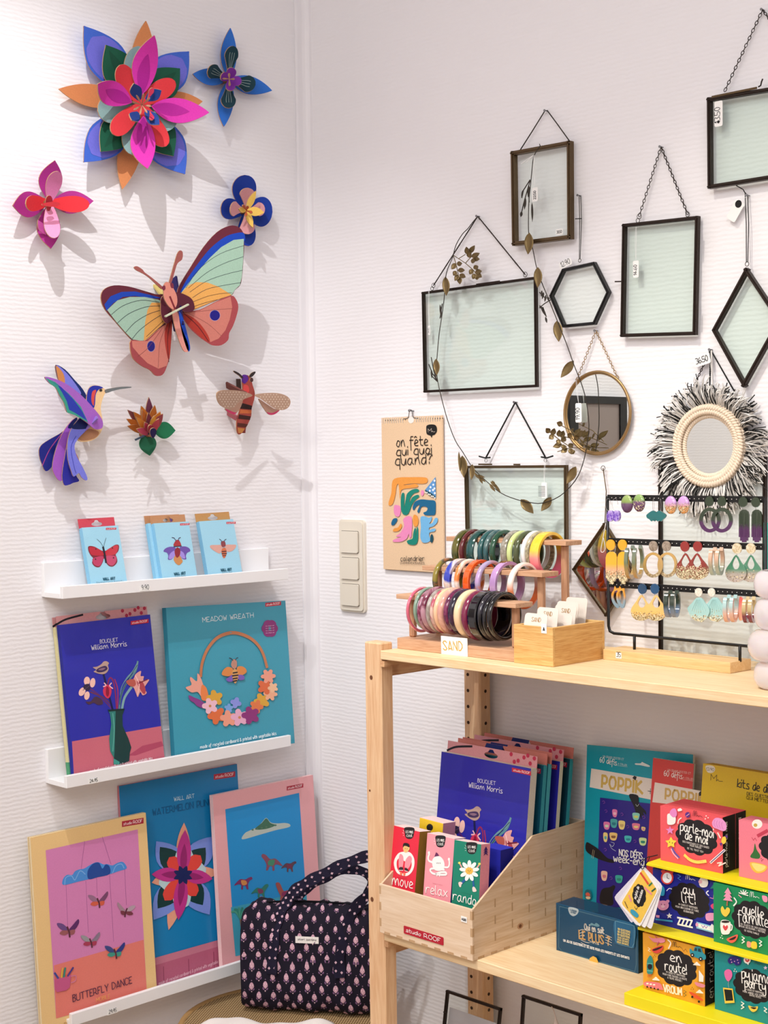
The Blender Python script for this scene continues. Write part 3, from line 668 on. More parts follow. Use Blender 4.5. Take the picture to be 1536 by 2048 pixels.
cut(F, 'thorax_plate', pb, [(530, 960), (620, 930), (700, 950), (752, 990), (762, 1060), (700, 1075), (640, 1060), (600, 1130), (560, 1160), (525, 1110), (518, 1030)], '5c1f33')
pb = Plane((.082, 0, 0), (0, 1, 0), (0, 0, 1)); pb.Z = Z
cut(F, 'head', pb, [(560, 855), (590, 870), (612, 905), (636, 960), (636, 1020), (610, 1055), (575, 1030), (545, 980), (538, 930), (540, 880)], 'dd8d7e', prints=[('b', [(586, 868), (606, 865), (612, 895), (595, 900)], '7a2c40'), ('b', [(524, 895), (545, 880), (552, 905), (536, 918)], '7a2c40'), ('l', [(585, 965), (620, 1050)], 14, '7d2430')])
pb = Plane((.070, 0, 0), (0, 1, 0), (0, 0, 1)); pb.Z = Z
for pts in ([(520, 905), (440, 830), (390, 795), (340, 770), (322, 748), (345, 740), (385, 765), (400, 785), (450, 822), (530, 890)], [(576, 870), (600, 780), (620, 710), (638, 650), (658, 625), (678, 638), (674, 690), (640, 720), (620, 780), (596, 860)]):
    cut(F, 'antenna', pb, pts, 'a25a55')
cut(F, 'abdomen', pb, [(602, 1045), (640, 1075), (675, 1200), (715, 1300), (722, 1355), (700, 1368), (670, 1330), (620, 1180)], 'e0958a')
cut(F, 'abdomen', pb, [(650, 1070), (680, 1120), (718, 1260), (733, 1340), (718, 1362), (690, 1290), (660, 1170)], '1346bd', thick=.0012)
g = G(); g.beam(wp(550, 1108, .088), wp(718, 1020, .094), .003, .006, (1, 0, 0), 'c7cbb2'); g.build('cross_slat', PAPER, F)
g = G(); g.beam(wp(600, 840, .004), wp(650, 1190, .06), .004, .03, (1, 0, 0), '1c1150'); g.build('spine', PAPER, F)
g = G(); g.beam(wp(480, 880, .0), wp(530, 950, .03), .012, .004, (0, 0, 1), 'c9b56a'); g.build('wall_bracket', PAPER, F)

# hummingbird (zoom 60,700 x2.56)
Z = (60, 700, 2.56)
F = wall_thing('paper_hummingbird', 'blue and violet cardboard hummingbird with a long grey beak', 'wall art', (160, 850), GA)
wp = lambda x, y, o: wallpoint(Z, x, y, o)
def fp(off, yaw=0): p = Plane((off, 0, 0), (0, 1, 0), (0, 0, 1)); p.Z = Z; return p
peg(F, (178, 860), .03, .006)
cut(F, 'far_wing', fp(.022), [(132, 76), (180, 100), (230, 155), (270, 200), (300, 260), (270, 260), (200, 220), (150, 160), (135, 120)], '0f2a6e', prints=[('b', [(135, 80), (180, 110), (230, 170), (262, 225), (215, 215), (165, 165)], '7c7fe0'), ('b', [(134, 80), (170, 120), (178, 170), (150, 160), (138, 120)], 'd08a4e')])
cut(F, 'body', fp(.040), [(300, 200), (320, 182), (350, 182), (378, 196), (388, 212), (372, 250), (362, 300), (372, 360), (368, 410), (340, 450), (300, 468), (250, 466), (235, 420), (260, 380), (290, 330), (288, 260)], 'f0cb98', prints=[
    ('b', [(298, 205), (320, 184), (352, 184), (374, 194), (352, 202), (336, 230), (330, 290), (300, 320), (290, 260)], '2430a4'), ('b', [(318, 215), (338, 205), (330, 240), (326, 285), (314, 260)], 'd94f4a'),
    ('b', [(240, 430), (300, 405), (352, 420), (330, 452), (262, 464)], 'b98563'), ('o', (362, 206, 8, 8), '4a3a30'), ('o', (362, 206, 3, 3), '101010')])
cut(F, 'beak', fp(.041), [(384, 204), (420, 195), (470, 188), (516, 188), (515, 194), (460, 201), (420, 211), (390, 221)], '6e7477', smooth=2)
cut(F, 'tail_feather', fp(.020), [(200, 400), (150, 430), (80, 470), (50, 500), (48, 540), (60, 580), (80, 620), (110, 600), (160, 520), (215, 440)], '1a2384', prints=[('l', [(160, 430), (100, 510), (64, 590)], 4, 'b0468e')])
cut(F, 'tail_feather', fp(.030), [(230, 350), (190, 390), (160, 440), (130, 520), (115, 600), (130, 645), (150, 668), (170, 660), (185, 580), (200, 480), (230, 400)], 'a55cc8', prints=[('b', [(240, 345), (205, 375), (195, 400), (235, 395)], '101f5c')])
cut(F, 'tail_feather', fp(.034), [(215, 400), (195, 460), (180, 540), (165, 640), (175, 690), (200, 690), (222, 680), (252, 670), (235, 640), (210, 560), (225, 460)], '2a2a9e')
cut(F, 'tail_feather', fp(.048), [(270, 340), (235, 370), (205, 420), (192, 480), (195, 560), (212, 620), (225, 648), (250, 630), (262, 650), (285, 668), (294, 655), (270, 600), (240, 545), (228, 490), (250, 450), (290, 400)], '767bdf', prints=[('b', [(270, 342), (238, 368), (214, 402), (290, 402), (296, 370)], '101f5c'), ('l', [(236, 440), (210, 500), (226, 600), (236, 630)], 3, '3a3fb0')])
cut(F, 'tail_feather', fp(.018), [(228, 520), (250, 560), (260, 600), (290, 660), (262, 640), (240, 600)], 'd98a58')
wpn = _pl(wp(330, 400, .058), wp(370, 340, .055), wp(80, 140, .085)); wpn.Z = Z
cut(F, 'near_wing', wpn, [(76, 138), (120, 145), (180, 170), (250, 220), (310, 280), (360, 340), (374, 375), (366, 402), (330, 404), (290, 370), (230, 330), (190, 318), (175, 270), (150, 230), (130, 190), (100, 170)], 'ac68ce', prints=[
    ('s', [(80, 142), (130, 165), (200, 225), (260, 290), (298, 372), (230, 334), (190, 320), (175, 272), (152, 232), (132, 192), (102, 172)], '3aa08c'),
    ('s', [(100, 155), (160, 190), (220, 250), (265, 310), (292, 362), (230, 322), (200, 306), (188, 262), (164, 218), (142, 182)], '2a3cb4')])
g = G(); g.beam(wp(245, 440, .03), wp(345, 345, .066), .003, .010, (1, 0, 0), '8c6fc0'); g.build('cross_slat', PAPER, F)

# small orange blossom with two leaves
F = wall_thing('paper_flower', 'small orange and crimson cardboard blossom with two green leaves', 'wall art', (300, 862), GA); C = (301, 864)
peg(F, (300, 868), .03, .006)
petal(F, 'leaf', (305, 860), (351, 861), .016, .026, 34, 'leaf', '17704a', rim='3c8058'); petal(F, 'leaf', (292, 862), (300, 911), .020, .024, 34, 'leaf', '125a3e', rim='3c8058')
for tp, c_ in (((256, 820), '8a4a50'), ((268, 824), 'd98228'), ((283, 812), 'd98228'), ((298, 795), '7a3f5e'), ((310, 811), 'c9752e'), ((321, 824), 'd98228'), ((326, 828), 'a04a50'), ((254, 838), 'c97322'), ((256, 852), 'b96a20')):
    petal(F, 'petal', C, tp, .016, .050, 17, 'point', c_, n=8)
for tp, c_ in (((285, 820), 'c06a2a'), ((273, 834), 'd98a30'), ((309, 832), 'e3a23c'), ((297, 826), '7a3048'), ((318, 838), 'c24a58'), ((274, 858), 'bf3f5c'), ((290, 845), 'b8324e')):
    petal(F, 'petal', (302, 868), tp, .038, .072, 14, 'point', c_, n=8)
petal(F, 'petal', (306, 874), (300, 850), .05, .07, 12, 'round', 'a8283e', n=8); petal(F, 'petal', (306, 876), (307, 856), .06, .07, 13, 'round', '241650', n=8)
g = G(); g.beam(LW(270, 880, .03), LW(300, 866, .045), .003, .004, (1, 0, 0), '3a4a5e'); g.build('cross_slat', PAPER, F)

# bee (zoom as above)
F = wall_thing('paper_bee', 'reddish cardboard bee with dotted beige wings beside the room corner', 'wall art', (495, 800), GA)
cut(F, 'body', fp(.030), [(1108, 128), (1130, 145), (1140, 180), (1152, 230), (1135, 300), (1132, 340), (1110, 390), (1085, 425), (1068, 432), (1058, 410), (1058, 360), (1072, 310), (1085, 260), (1088, 200), (1086, 160)], 'a5473e', prints=[
    ('b', [(1095, 180), (1115, 182), (1122, 210), (1105, 225), (1092, 205)], 'd94a48'), ('b', [(1086, 130), (1108, 128), (1118, 150), (1100, 172), (1084, 160)], '5c2490'),
    ('s', [(1080, 270), (1136, 285), (1134, 305), (1076, 300)], '2a1416'), ('s', [(1070, 330), (1130, 340), (1126, 358), (1066, 352)], '3a1a18'), ('s', [(1062, 372), (1116, 380), (1106, 396), (1060, 392)], '5a2a22'),
    ('s', [(1076, 305), (1134, 310), (1132, 325), (1072, 325)], 'c96a3c'), ('s', [(1062, 398), (1100, 402), (1085, 425), (1066, 425)], 'cf8a48')])
g = G(); g.beam(wp(1118, 140, .022), wp(1088, 425, .02), .003, .016, (1, 0, 0), '8d3a34'); g.build('spine', PAPER, F)
wl = _pl(wp(1120, 235, .070), wp(1130, 300, .062), wp(960, 235, .090)); wl.Z = Z
dots = [('o', (x + (r % 2) * 7, 222 + r * 13, 3.4, 3.4), 'e0cdbb') for r in range(6) for x in range(975, 1075, 15)]
def inw(p, P):
    x, y = p; c = False; n = len(P)
    for i in range(n):
        (x1, y1), (x2, y2) = P[i], P[(i + 1) % n]
        if (y1 > y) != (y2 > y) and x < (x2 - x1) * (y - y1) / (y2 - y1) + x1: c = not c
    return c
wing1 = sm([(1140, 232), (1090, 212), (1030, 206), (980, 208), (958, 222), (960, 255), (978, 285), (1010, 300), (1040, 296), (1065, 272), (1100, 250)], 3)
cut(F, 'wing', wl, wing1, 'bd9c88', smooth=0, prints=[('o', (a, b, 3.4, 3.4), 'dcc6b4') for b in range(216, 300, 12) for a in range(965 + (b // 12 % 2) * 7, 1120, 15) if all(inw((a + i, b + j), wing1) for i, j in ((6, 0), (-6, 0), (0, 6), (0, -6)))])
cut(F, 'wing', fp(.052), [(1090, 252), (1050, 285), (1000, 298), (1012, 316), (1040, 330), (1062, 318), (1080, 290)], 'b08a78', prints=[('b', [(1002, 302), (1014, 318), (1040, 330), (1058, 322), (1038, 316)], 'c43a66')])
wr = _pl(wp(1160, 232, .070), wp(1150, 300, .062), wp(1330, 260, .095)); wr.Z = Z
wing2 = sm([(1150, 232), (1200, 222), (1270, 222), (1318, 238), (1334, 265), (1322, 295), (1290, 308), (1250, 298), (1215, 275), (1180, 250)], 3)
cut(F, 'wing', wr, wing2, 'bd9c88', smooth=0, prints=[('o', (a, b, 3.4, 3.4), 'dcc6b4') for b in range(228, 310, 12) for a in range(1165 + (b // 12 % 2) * 7, 1330, 15) if all(inw((a + i, b + j), wing2) for i, j in ((6, 0), (-6, 0), (0, 6), (0, -6)))])
cut(F, 'wing', fp(.055), [(1170, 250), (1200, 268), (1250, 300), (1280, 305), (1255, 328), (1228, 332), (1205, 310)], 'b08a78', prints=[('b', [(1212, 318), (1240, 322), (1276, 308), (1255, 328), (1228, 332)], 'c43a66')])
for pts in ([(1092, 140), (1070, 118), (1045, 106), (1046, 114), (1072, 132), (1084, 145)], [(1122, 135), (1134, 118), (1152, 110), (1154, 118), (1136, 138)]): cut(F, 'antenna', fp(.036), pts, '2a2022')
cut(F, 'eye', fp(.046), [(1132, 142), (1142, 146), (1142, 160), (1132, 164), (1126, 152)], '4a2a2a')
g = G(); g.beam(wp(1006, 178, .004), wp(1110, 232, .05), .004, .016, (1, 0, 0), '6f3c36'); g.beam(wp(1012, 320, .004), wp(1060, 350, .03), .004, .012, (1, 0, 0), 'a85a62'); g.build('wing_strut', PAPER, F)
g = G(); g.beam(V((.002, *wp(1064, 148, .0)[1:])), V((.002, *wp(1066, 200, .0)[1:])), .010, .004, (1, 0, 0), '4a3a34'); g.build('wall_bracket', PAPER, F)

# ------------------------------------------------------------------ wall art boxes on the ledges
def pack_on_ledge(BL, BR, TL, ob, ot, down, D, name, label, cat, front, side, Z, group=None, bot_on=None):
    pl, W, H = frame3(LW(*BL, ob), LW(*BR, ob), LW(*TL, ot))
    if bot_on is not None: down = max(.001, (pl.o.z - bot_on) / pl.ey.z - .0005)
    o = carton(name, label, cat, pl, W, H, D, front, side, group, down)
    pl.Z = Z; return o, pl, W, H
def roof_tag(a, p, q, h, small=False, c='c21f3a'):
    """little red label with the publisher's lettering; p,q: left and right end of its bottom edge, h height (px)"""
    (x0, y0), (x1, y1) = p, q
    a.poly([(x0, y0), (x1, y1), (x1, y1 - h), (x0, y0 - h)], c)
    L_ = x1 - x0; f = lambda t: (x0 + L_ * t, y0 + (y1 - y0) * t - h * .28)
    a.text('studio', f(.07), f(.46), h * .07, 'f6d8dc', h=h * .42); a.text('ROOF', f(.52), f(.93), h * .09, 'f6d8dc', h=h * .5, smooth=False)
Z5 = (60, 1000, 2.954)
def spine_marks(a, x, y, s=1):
    a.poly([(x - 7 * s, y), (x + 6 * s, y - 1), (x + 6 * s, y - 22), (x - 7 * s, y - 22)], '1c4e8c'); a.line([(x - 4, y - 6), (x, y - 16), (x + 3, y - 8)], 2, 'e8f2f8')
    a.poly([(x - 6 * s, y + 6), (x + 8 * s, y + 4), (x + 8 * s, y + 22), (x - 4 * s, y + 24)], '2a3a52')
SKY = '9fd3ea'
LG = 'small sky-blue wall art boxes on the top ledge'
def small_box(lab, BL, BR, TL, hdr, hh, art, back_copy=0, hcurve=None):
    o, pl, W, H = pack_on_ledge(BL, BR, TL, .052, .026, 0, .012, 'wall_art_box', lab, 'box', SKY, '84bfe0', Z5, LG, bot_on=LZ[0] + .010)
    hang_tab(o, W, H, hh, .011, hdr)
    a = Art(pl); art(a); a.build('cover_print', o, GLOSSY)
    # printed spine
    sp = Plane(pl.o - pl.ez * .0, -pl.ez, pl.ey); return o, pl, W, H
def art_redbf(a):
    roof_tag(a, (448, 177), (509, 175), 12)
    a.blob([(425, 300), (380, 276), (345, 274), (344, 300), (358, 328), (372, 345), (366, 372), (384, 394), (410, 396), (428, 370), (436, 345), (446, 368), (466, 390), (492, 392), (514, 368), (512, 340), (506, 322), (522, 300), (524, 268), (500, 266), (450, 298)], '7d2030')
    a.blob([(425, 302), (382, 280), (350, 280), (352, 302), (366, 325), (430, 328)], 'b82338'); a.blob([(448, 300), (500, 270), (519, 272), (515, 300), (500, 322), (446, 328)], 'c2283c')
    a.blob([(430, 332), (372, 345), (372, 372), (388, 388), (410, 390), (426, 366)], 'bc3c64'); a.blob([(446, 332), (504, 332), (508, 362), (490, 386), (468, 384), (450, 362)], 'c04068')
    a.line([(431, 280), (440, 320), (448, 368)], 12, '1c1c2c'); a.line([(432, 276), (415, 250), (395, 232)], 2, '222222'); a.line([(434, 276), (440, 250), (448, 225)], 2, '222222')
    for x, y in ((388, 290), (486, 284), (386, 350), (492, 342)): a.oval(x, y, 4, 4, '2a1420')
    a.text('WALL ART', (432, 474), (502, 469), 4, '1e5a6e', h=13, smooth=False); a.text('Speckled Copper Butterfly', (391, 494), (550, 484), 1.4, '6f97a8', h=9)
def art_beetle(a):
    roof_tag(a, (886, 151), (942, 148), 12)
    a.blob([(858, 282), (830, 276), (800, 286), (788, 304), (808, 312), (816, 330), (815, 352), (840, 348), (858, 310)], '6a4fa8'); a.blob([(850, 300), (825, 320), (820, 348), (842, 345), (860, 318)], 'a08bdc')
    a.blob([(884, 280), (912, 274), (938, 284), (946, 302), (928, 312), (920, 330), (922, 350), (898, 346), (880, 308)], '6a4fa8'); a.blob([(884, 300), (906, 312), (916, 344), (896, 342), (880, 318)], 'a08bdc')
    a.blob([(866, 318), (885, 330), (896, 350), (900, 366), (880, 385), (862, 376), (848, 355), (852, 335)], 'c98a52'); a.blob([(870, 280), (886, 295), (884, 325), (868, 342), (856, 325), (854, 298)], '8e2430')
    a.blob([(862, 238), (880, 240), (892, 268), (870, 274), (846, 268)], 'a8323a'); a.line([(862, 242), (850, 224), (838, 222)], 4, '3a2a50'); a.line([(876, 240), (878, 226), (888, 222)], 4, '3a2a50'); a.line([(848, 276), (894, 272)], 4, '2a2040')
    a.text('WALL ART', (852, 444), (918, 438), 4, '1e5a6e', h=13, smooth=False); a.text('Scarab Beetle', (856, 458), (918, 453), 1.4, '6f97a8', h=8)
def art_beeb(a):
    roof_tag(a, (1160, 142), (1215, 140), 12)
    a.blob([(1136, 268), (1100, 266), (1066, 268), (1066, 284), (1096, 306), (1120, 316), (1132, 296)], 'd9a498'); a.blob([(1156, 266), (1190, 264), (1216, 266), (1212, 284), (1192, 302), (1166, 306), (1154, 290)], 'd9a498')
    a.blob([(1144, 280), (1158, 292), (1160, 320), (1148, 344), (1136, 334), (1130, 300)], 'd06f48'); a.line([(1133, 305), (1158, 303)], 5, '3a2230'); a.line([(1133, 318), (1160, 316)], 5, '3a2230'); a.line([(1137, 330), (1156, 328)], 4, '3a2230')
    a.blob([(1128, 248), (1142, 242), (1152, 250), (1154, 272), (1136, 278), (1128, 265)], '8a4048'); a.line([(1132, 246), (1126, 236), (1118, 232)], 3, '2a2238'); a.line([(1146, 244), (1150, 236), (1158, 232)], 3, '2a2238')
    a.text('WALL ART', (1128, 421), (1190, 416), 4, '1e5a6e', h=13, smooth=False); a.text('Honey Bee', (1134, 434), (1192, 430), 1.4, '6f97a8', h=8)
small_box('small light blue box picturing a red butterfly, leftmost on the top ledge', (182.5, 1173), (254.7, 1166), (156.5, 1055.9), 'cf4858', .019, art_redbf)
o2, p2, W2, H2 = small_box('light blue box picturing a purple beetle, front of the middle pair on the top ledge', (325.7, 1161.8), (395, 1155.7), (308.8, 1046.7), 'c08a62', .017, art_beetle)
def _empty(a): pass
o, pl, W, H = pack_on_ledge((313.5, 1162.6), (383, 1156.5), (298.7, 1046.5), .040, .014, 0, .011, 'wall_art_box', 'light blue box mostly hidden behind the purple beetle box on the top ledge', 'box', SKY, '84bfe0', Z5, LG, bot_on=LZ[0] + .010)
t_ = hang_tab(o, W, H, .017, .010, 'c08a62'); a = Art(None, z0=-.0085, px=False)
for x, c_ in ((.25, '7c5aa0'), (.33, '8a68b0'), (.72, '7c5aa0'), (.82, '8a68b0')): a.poly([(W * x, H + .001), (W * (x + .06), H + .001), (W * (x + .12 - .1 * x), H + .016), (W * (x - .02), H + .016)], c_)
a.build('header_print', t_)
small_box('small light blue box picturing a pale bee, rightmost on the top ledge', (417, 1154), (484.8, 1147), (405.3, 1042.3), 'c08f58', .018, art_beeb)

# bouquet box drawing, shared: f maps the ledge zoom (70,1180,2.793) points to the current plane's zoom
def bouquet_art(a, T=lambda x, y: (x, y), k=1.0, full=True, tag_at=True):
    B = lambda pts, c: a.blob([T(*p) for p in pts], c); P = lambda pts, c: a.poly([T(*p) for p in pts], c)
    Lw = lambda pts, w_, c: a.line(sm([T(*p) for p in pts], 4, False), w_ * k, c)
    if full: P([(206, 846), (704, 760), (724, 942), (218, 1045)], 'c96a7c'); P([(520, 925), (600, 870), (706, 845), (718, 870), (560, 925)], 'b04a66')
    Lw([(300, 545), (360, 590), (430, 665)], 9, '5a2a78'); Lw([(310, 570), (380, 600), (425, 640)], 7, '6a3050')
    Lw([(382, 470), (405, 560), (432, 665)], 12, '141a50'); Lw([(455, 665), (450, 590), (440, 520), (425, 492), (412, 500), (404, 540)], 8, '8a2858'); Lw([(460, 660), (462, 560), (445, 500)], 6, 'a83058')
    Lw([(470, 665), (480, 590), (510, 520), (560, 455), (573, 400)], 10, '5a8a92'); Lw([(485, 665), (500, 600), (540, 540), (566, 500)], 14, '7fa8ac'); B([(573, 398), (566, 440), (530, 480), (490, 530), (474, 590), (480, 545), (510, 490), (545, 450)], '6f98a0')
    Lw([(472, 640), (482, 580), (520, 500), (570, 420)], 3, '1a2a40')
    for x, y, rx, ry, r in ((289, 508, 17, 24, .1), (321, 518, 15, 27, .15), (289, 590, 15, 24, .2), (262, 568, 17, 26, .5)): a.oval(*T(x, y), rx * k, ry * k, 'f2c3b6', r)
    B([(275, 530), (300, 525), (308, 548), (294, 562), (270, 550)], '2c2440'); Lw([(266, 560), (290, 545), (306, 532)], 3, '5a4660')
    B([(328, 600), (345, 596), (372, 612), (378, 636), (350, 642), (326, 630), (300, 640), (282, 624), (310, 622)], '4a3048')
    B([(322, 432), (345, 428), (368, 415), (382, 400), (398, 398), (412, 408), (406, 420), (410, 440), (400, 460), (380, 470), (350, 466), (326, 456), (340, 446)], 'b89a90'); B([(340, 448), (362, 432), (392, 424), (404, 440), (384, 456), (352, 460)], '3a2a58'); B([(352, 446), (372, 436), (392, 436), (376, 448)], '8a6a80')
    B([(396, 530), (416, 535), (426, 560), (420, 592), (404, 606), (384, 588), (378, 562), (384, 545)], 'cf3358'); B([(398, 540), (410, 548), (412, 580), (404, 596), (394, 578)], '8a1838')
    Lw([(380, 540), (395, 532), (385, 520)], 6, 'f0b8c0'); Lw([(432, 550), (415, 535), (425, 520)], 6, 'f0b8c0')
    B([(512, 505), (545, 500), (560, 470), (590, 452), (588, 480), (606, 482), (604, 505), (636, 500), (618, 530), (608, 550), (622, 575), (600, 588), (586, 570), (572, 598), (560, 570), (548, 545), (520, 520)], 'e0a09c'); B([(508, 508), (550, 498), (562, 525), (548, 540), (522, 532)], 'b85a50')
    B([(566, 510), (600, 515), (616, 560), (608, 582), (588, 560)], 'b04450'); Lw([(560, 480), (580, 530), (570, 585)], 6, 'f2c0bc'); Lw([(578, 520), (625, 500)], 6, '7a2838')
    P([(404, 668), (450, 672), (452, 740), (470, 830), (468, 900), (436, 976), (440, 940), (418, 900), (412, 830), (424, 750), (416, 690)], '2f7f78'); P([(448, 672), (498, 664), (486, 700), (488, 760), (520, 830), (536, 880), (528, 905), (524, 955), (470, 976), (436, 970), (442, 900)], '163c3c')
    P([(404, 668), (498, 662), (496, 672), (408, 680)], '102a30'); Lw([(432, 690), (440, 780), (432, 900)], 6, '5aa89c'); P([(436, 940), (470, 960), (470, 976), (438, 974)], '3f9a8e')
Z6 = (70, 1180, 2.793)
o, pl, W, H = pack_on_ledge((140, 1556), (322, 1519), (116, 1254), .046, .013, 0, .010, 'wall_art_box', 'cream and green edged box hidden behind the bouquet box on the middle ledge', 'box', 'd9d2a8', 'd8cf9c', Z6, bot_on=LZ[1] + .010)
g = G(); g.box((-.0003, -.012, -.0102), (.004, .03, .0003), '4f9a72'); g.build('printed_edge', PAPER, o, local=True)
hang_tab(o, W, H, .019, .009, 'd99a9c', curve=True)
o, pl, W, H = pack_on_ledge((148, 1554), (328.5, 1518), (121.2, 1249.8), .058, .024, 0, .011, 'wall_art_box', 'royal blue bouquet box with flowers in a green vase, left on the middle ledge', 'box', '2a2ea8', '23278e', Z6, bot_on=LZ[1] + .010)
hang_tab(o, W, H, .017, .010, 'd99a9c', spots='b8304e', curve=True)
a = Art(pl); bouquet_art(a); roof_tag(a, (532, 196), (632, 183), 22)
a.text('BOUQUET', (361, 298), (460, 287), 2.2, 'e4e2f2', h=20, smooth=False); a.text('William Morris', (313, 336), (508, 312), 2.6, 'f2f0fa', h=26)
a.text('made of recycled cardboard & printed with vegetable inks', (304, 1018), (650, 945), 2.2, 'f0dfe2', h=14); a.build('cover_print', o, GLOSSY)

# meadow wreath
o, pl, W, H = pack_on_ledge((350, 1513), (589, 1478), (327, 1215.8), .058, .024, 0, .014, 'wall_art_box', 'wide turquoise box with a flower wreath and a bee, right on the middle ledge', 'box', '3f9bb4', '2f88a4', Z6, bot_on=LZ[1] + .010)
a = Art(pl); roof_tag(a, (1286, 94), (1374, 85), 22); a.text('MEADOW WREATH', (936, 180), (1220, 152), 2.8, 'e2f1f4', h=26, smooth=False)
for k in range(6): r = k * PI / 3; a.oval(1310 + 26 * math.cos(r), 215 + 30 * math.sin(r), 20, 24, '8c2f78', r)
for k in range(4): a.text('new shape set', (1286, 204 + 13 * k), (1334, 200 + 13 * k), 1, 'd8a8cc', h=5)
a.line(sm([(922, 480), (930, 410), (958, 335), (1005, 275), (1060, 246), (1120, 240), (1190, 264), (1240, 305), (1272, 360), (1292, 430)], 5, False), 17, 'c27a52'); a.oval(1090, 238, 12, 9, 'c27a52'); a.oval(1090, 238, 4, 4, '3f9bb4')
def flower2(x, y, r, c_, n=5, cc=None, ph=0):
    pts = []
    for k in range(n * 4):
        t = 2 * PI * k / (n * 4) + ph; rr_ = r * (.62 + .38 * abs(math.cos(n / 2 * (t - ph)))); pts.append((x + rr_ * math.cos(t), y + rr_ * math.sin(t)))
    a.poly(sm(pts, 2), c_)
    if cc: a.oval(x, y, r * .16, r * .16, cc)
a.blob([(930, 600), (905, 570), (870, 572), (838, 545), (870, 530), (862, 500), (868, 486), (900, 510), (904, 466), (922, 490), (940, 540), (958, 580)], 'eba492'); a.blob([(930, 530), (955, 550), (965, 610), (930, 615), (922, 570)], 'e8854e')
a.blob([(855, 588), (885, 600), (920, 615), (950, 640), (945, 662), (905, 650), (885, 630), (862, 615)], '8c3f8c')
for ar in ((1000, 605, 48, 'dba63a', 5), (1010, 700, 52, 'e0703f', 5), (974, 648, 46, 'f1bfcf', 5, 'c98a4a'), (1078, 660, 26, '7aa6e0', 5), (1118, 630, 32, '8a94e2', 4), (1076, 718, 48, 'ef9f86', 5), (1138, 712, 50, 'e8aecb', 5, 'd08a5a'), (1262, 620, 46, 'dba63a', 5), (1232, 652, 40, 'e07a48', 5), (1200, 700, 52, '8c2f78', 5), (1310, 580, 40, 'f0b08e', 6), (1282, 540, 46, 'dd6a3e', 5), (1298, 482, 42, 'ee9f88', 6), (1324, 545, 30, 'f0c09a', 5)): flower2(*ar[:5], cc=ar[5] if len(ar) > 5 else None, ph=ar[0] * .1)
a.blob([(1100, 440), (1070, 430), (1045, 450), (1040, 474), (1075, 482), (1098, 470)], 'dc8a48'); a.blob([(1124, 432), (1150, 426), (1172, 440), (1176, 460), (1150, 476), (1126, 468)], 'dc8a48'); a.blob([(1080, 485), (1095, 475), (1100, 508), (1075, 512), (1062, 498)], '7c5cb8'); a.blob([(1134, 474), (1160, 478), (1164, 498), (1140, 504), (1126, 490)], '7c5cb8')
a.blob([(1110, 440), (1126, 455), (1130, 490), (1114, 522), (1100, 500), (1096, 460)], 'd6a062'); 
for y in (462, 478, 494, 508): a.line([(1098 + abs(y - 478) * .2, y + 2), (1128 - abs(y - 478) * .2, y - 2)], 7, '2a1c28')
a.blob([(1098, 392), (1112, 388), (1122, 402), (1120, 432), (1104, 440), (1090, 420)], 'c08a78'); a.line([(1100, 394), (1092, 384), (1080, 380)], 4, '2a1c28'); a.line([(1114, 392), (1120, 382), (1128, 378)], 4, '2a1c28')
a.text('made of recycled cardboard & printed with vegetable inks', (918, 886), (1340, 808), 2.6, 'e4f2f6', h=17); a.build('cover_print', o, GLOSSY)

# lowest ledge (zoom 40,1500 x2.194)
Zb = (40, 1500, 2.194)
o, pl, W, H = pack_on_ledge((262, 2003), (497, 1930), (239.6, 1572), .036, .006, 0, .008, 'wall_art_box', 'tall blue box with a big flower, behind its neighbours on the lowest ledge', 'box', '1380bc', 'd58a94', Zb, bot_on=LZ[2] + .010)
a = Art(pl); roof_tag(a, (850, 131), (944, 117), 24); a.text('WALL ART', (676, 224), (764, 209), 2.2, 'bfe0ee', h=17, smooth=False); a.text('WATERMELON PUNCH', (582, 288), (862, 236), 3.6, '0f5f94', h=28, smooth=False)
a.poly([(590, 912), (880, 830), (890, 980), (600, 1080)], 'b8607c'); a.poly([(590, 912), (880, 830), (881, 858), (592, 944)], 'c87a90')
for x, y0, y1 in ((628, 950, 1050), (738, 918, 1010), (848, 886, 970)): a.line([(x, y0), (x + 3, y1)], 3, '8c3c58')
def pt2(c, t_, w_, col, k='p'):
    cx, cy = c; dx, dy = t_[0] - cx, t_[1] - cy; L_ = math.hypot(dx, dy); nx, ny = -dy / L_, dx / L_; pts = []
    ss = [i / 8 for i in range(9)]
    f_ = (lambda s: math.sin(PI * s ** .95) ** .85 if 0 < s < 1 else 0) if k == 'p' else (lambda s: prof_w('wide', s)) if k == 'w' else (lambda s: prof_w('round', s))
    for s in ss: pts.append((cx + dx * s + nx * w_ / 2 * f_(s), cy + dy * s + ny * w_ / 2 * f_(s)))
    for s in ss[::-1][1:]: pts.append((cx + dx * s - nx * w_ / 2 * f_(s), cy + dy * s - ny * w_ / 2 * f_(s)))
    a.poly(pts, col)
c_ = (712, 548)
for t_ in ((718, 318), (576, 582), (650, 790), (872, 535)): pt2(c_, t_, 62, 'eba68c')
for t_ in ((596, 400), (850, 378), (584, 745), (830, 722)): pt2(c_, t_, 112, '7a94e4', 'w')
for t_ in ((612, 425), (812, 428), (602, 695), (800, 680)): pt2(c_, t_, 92, '0e3a3c', 'w')
for t_ in ((722, 425), (607, 590), (705, 700), (815, 520)): pt2(c_, t_, 80, 'bcd8de', 'r')
for t_ in ((652, 470), (790, 462), (632, 660), (770, 640)): pt2(c_, t_, 60, 'e2483f', 'r')
for t_ in ((722, 350), (575, 545), (692, 745), (842, 565)): pt2(c_, t_, 62, 'c0368e'); pt2(c_, (c_[0] + (t_[0] - c_[0]) * .7, c_[1] + (t_[1] - c_[1]) * .7), 30, '96246e')
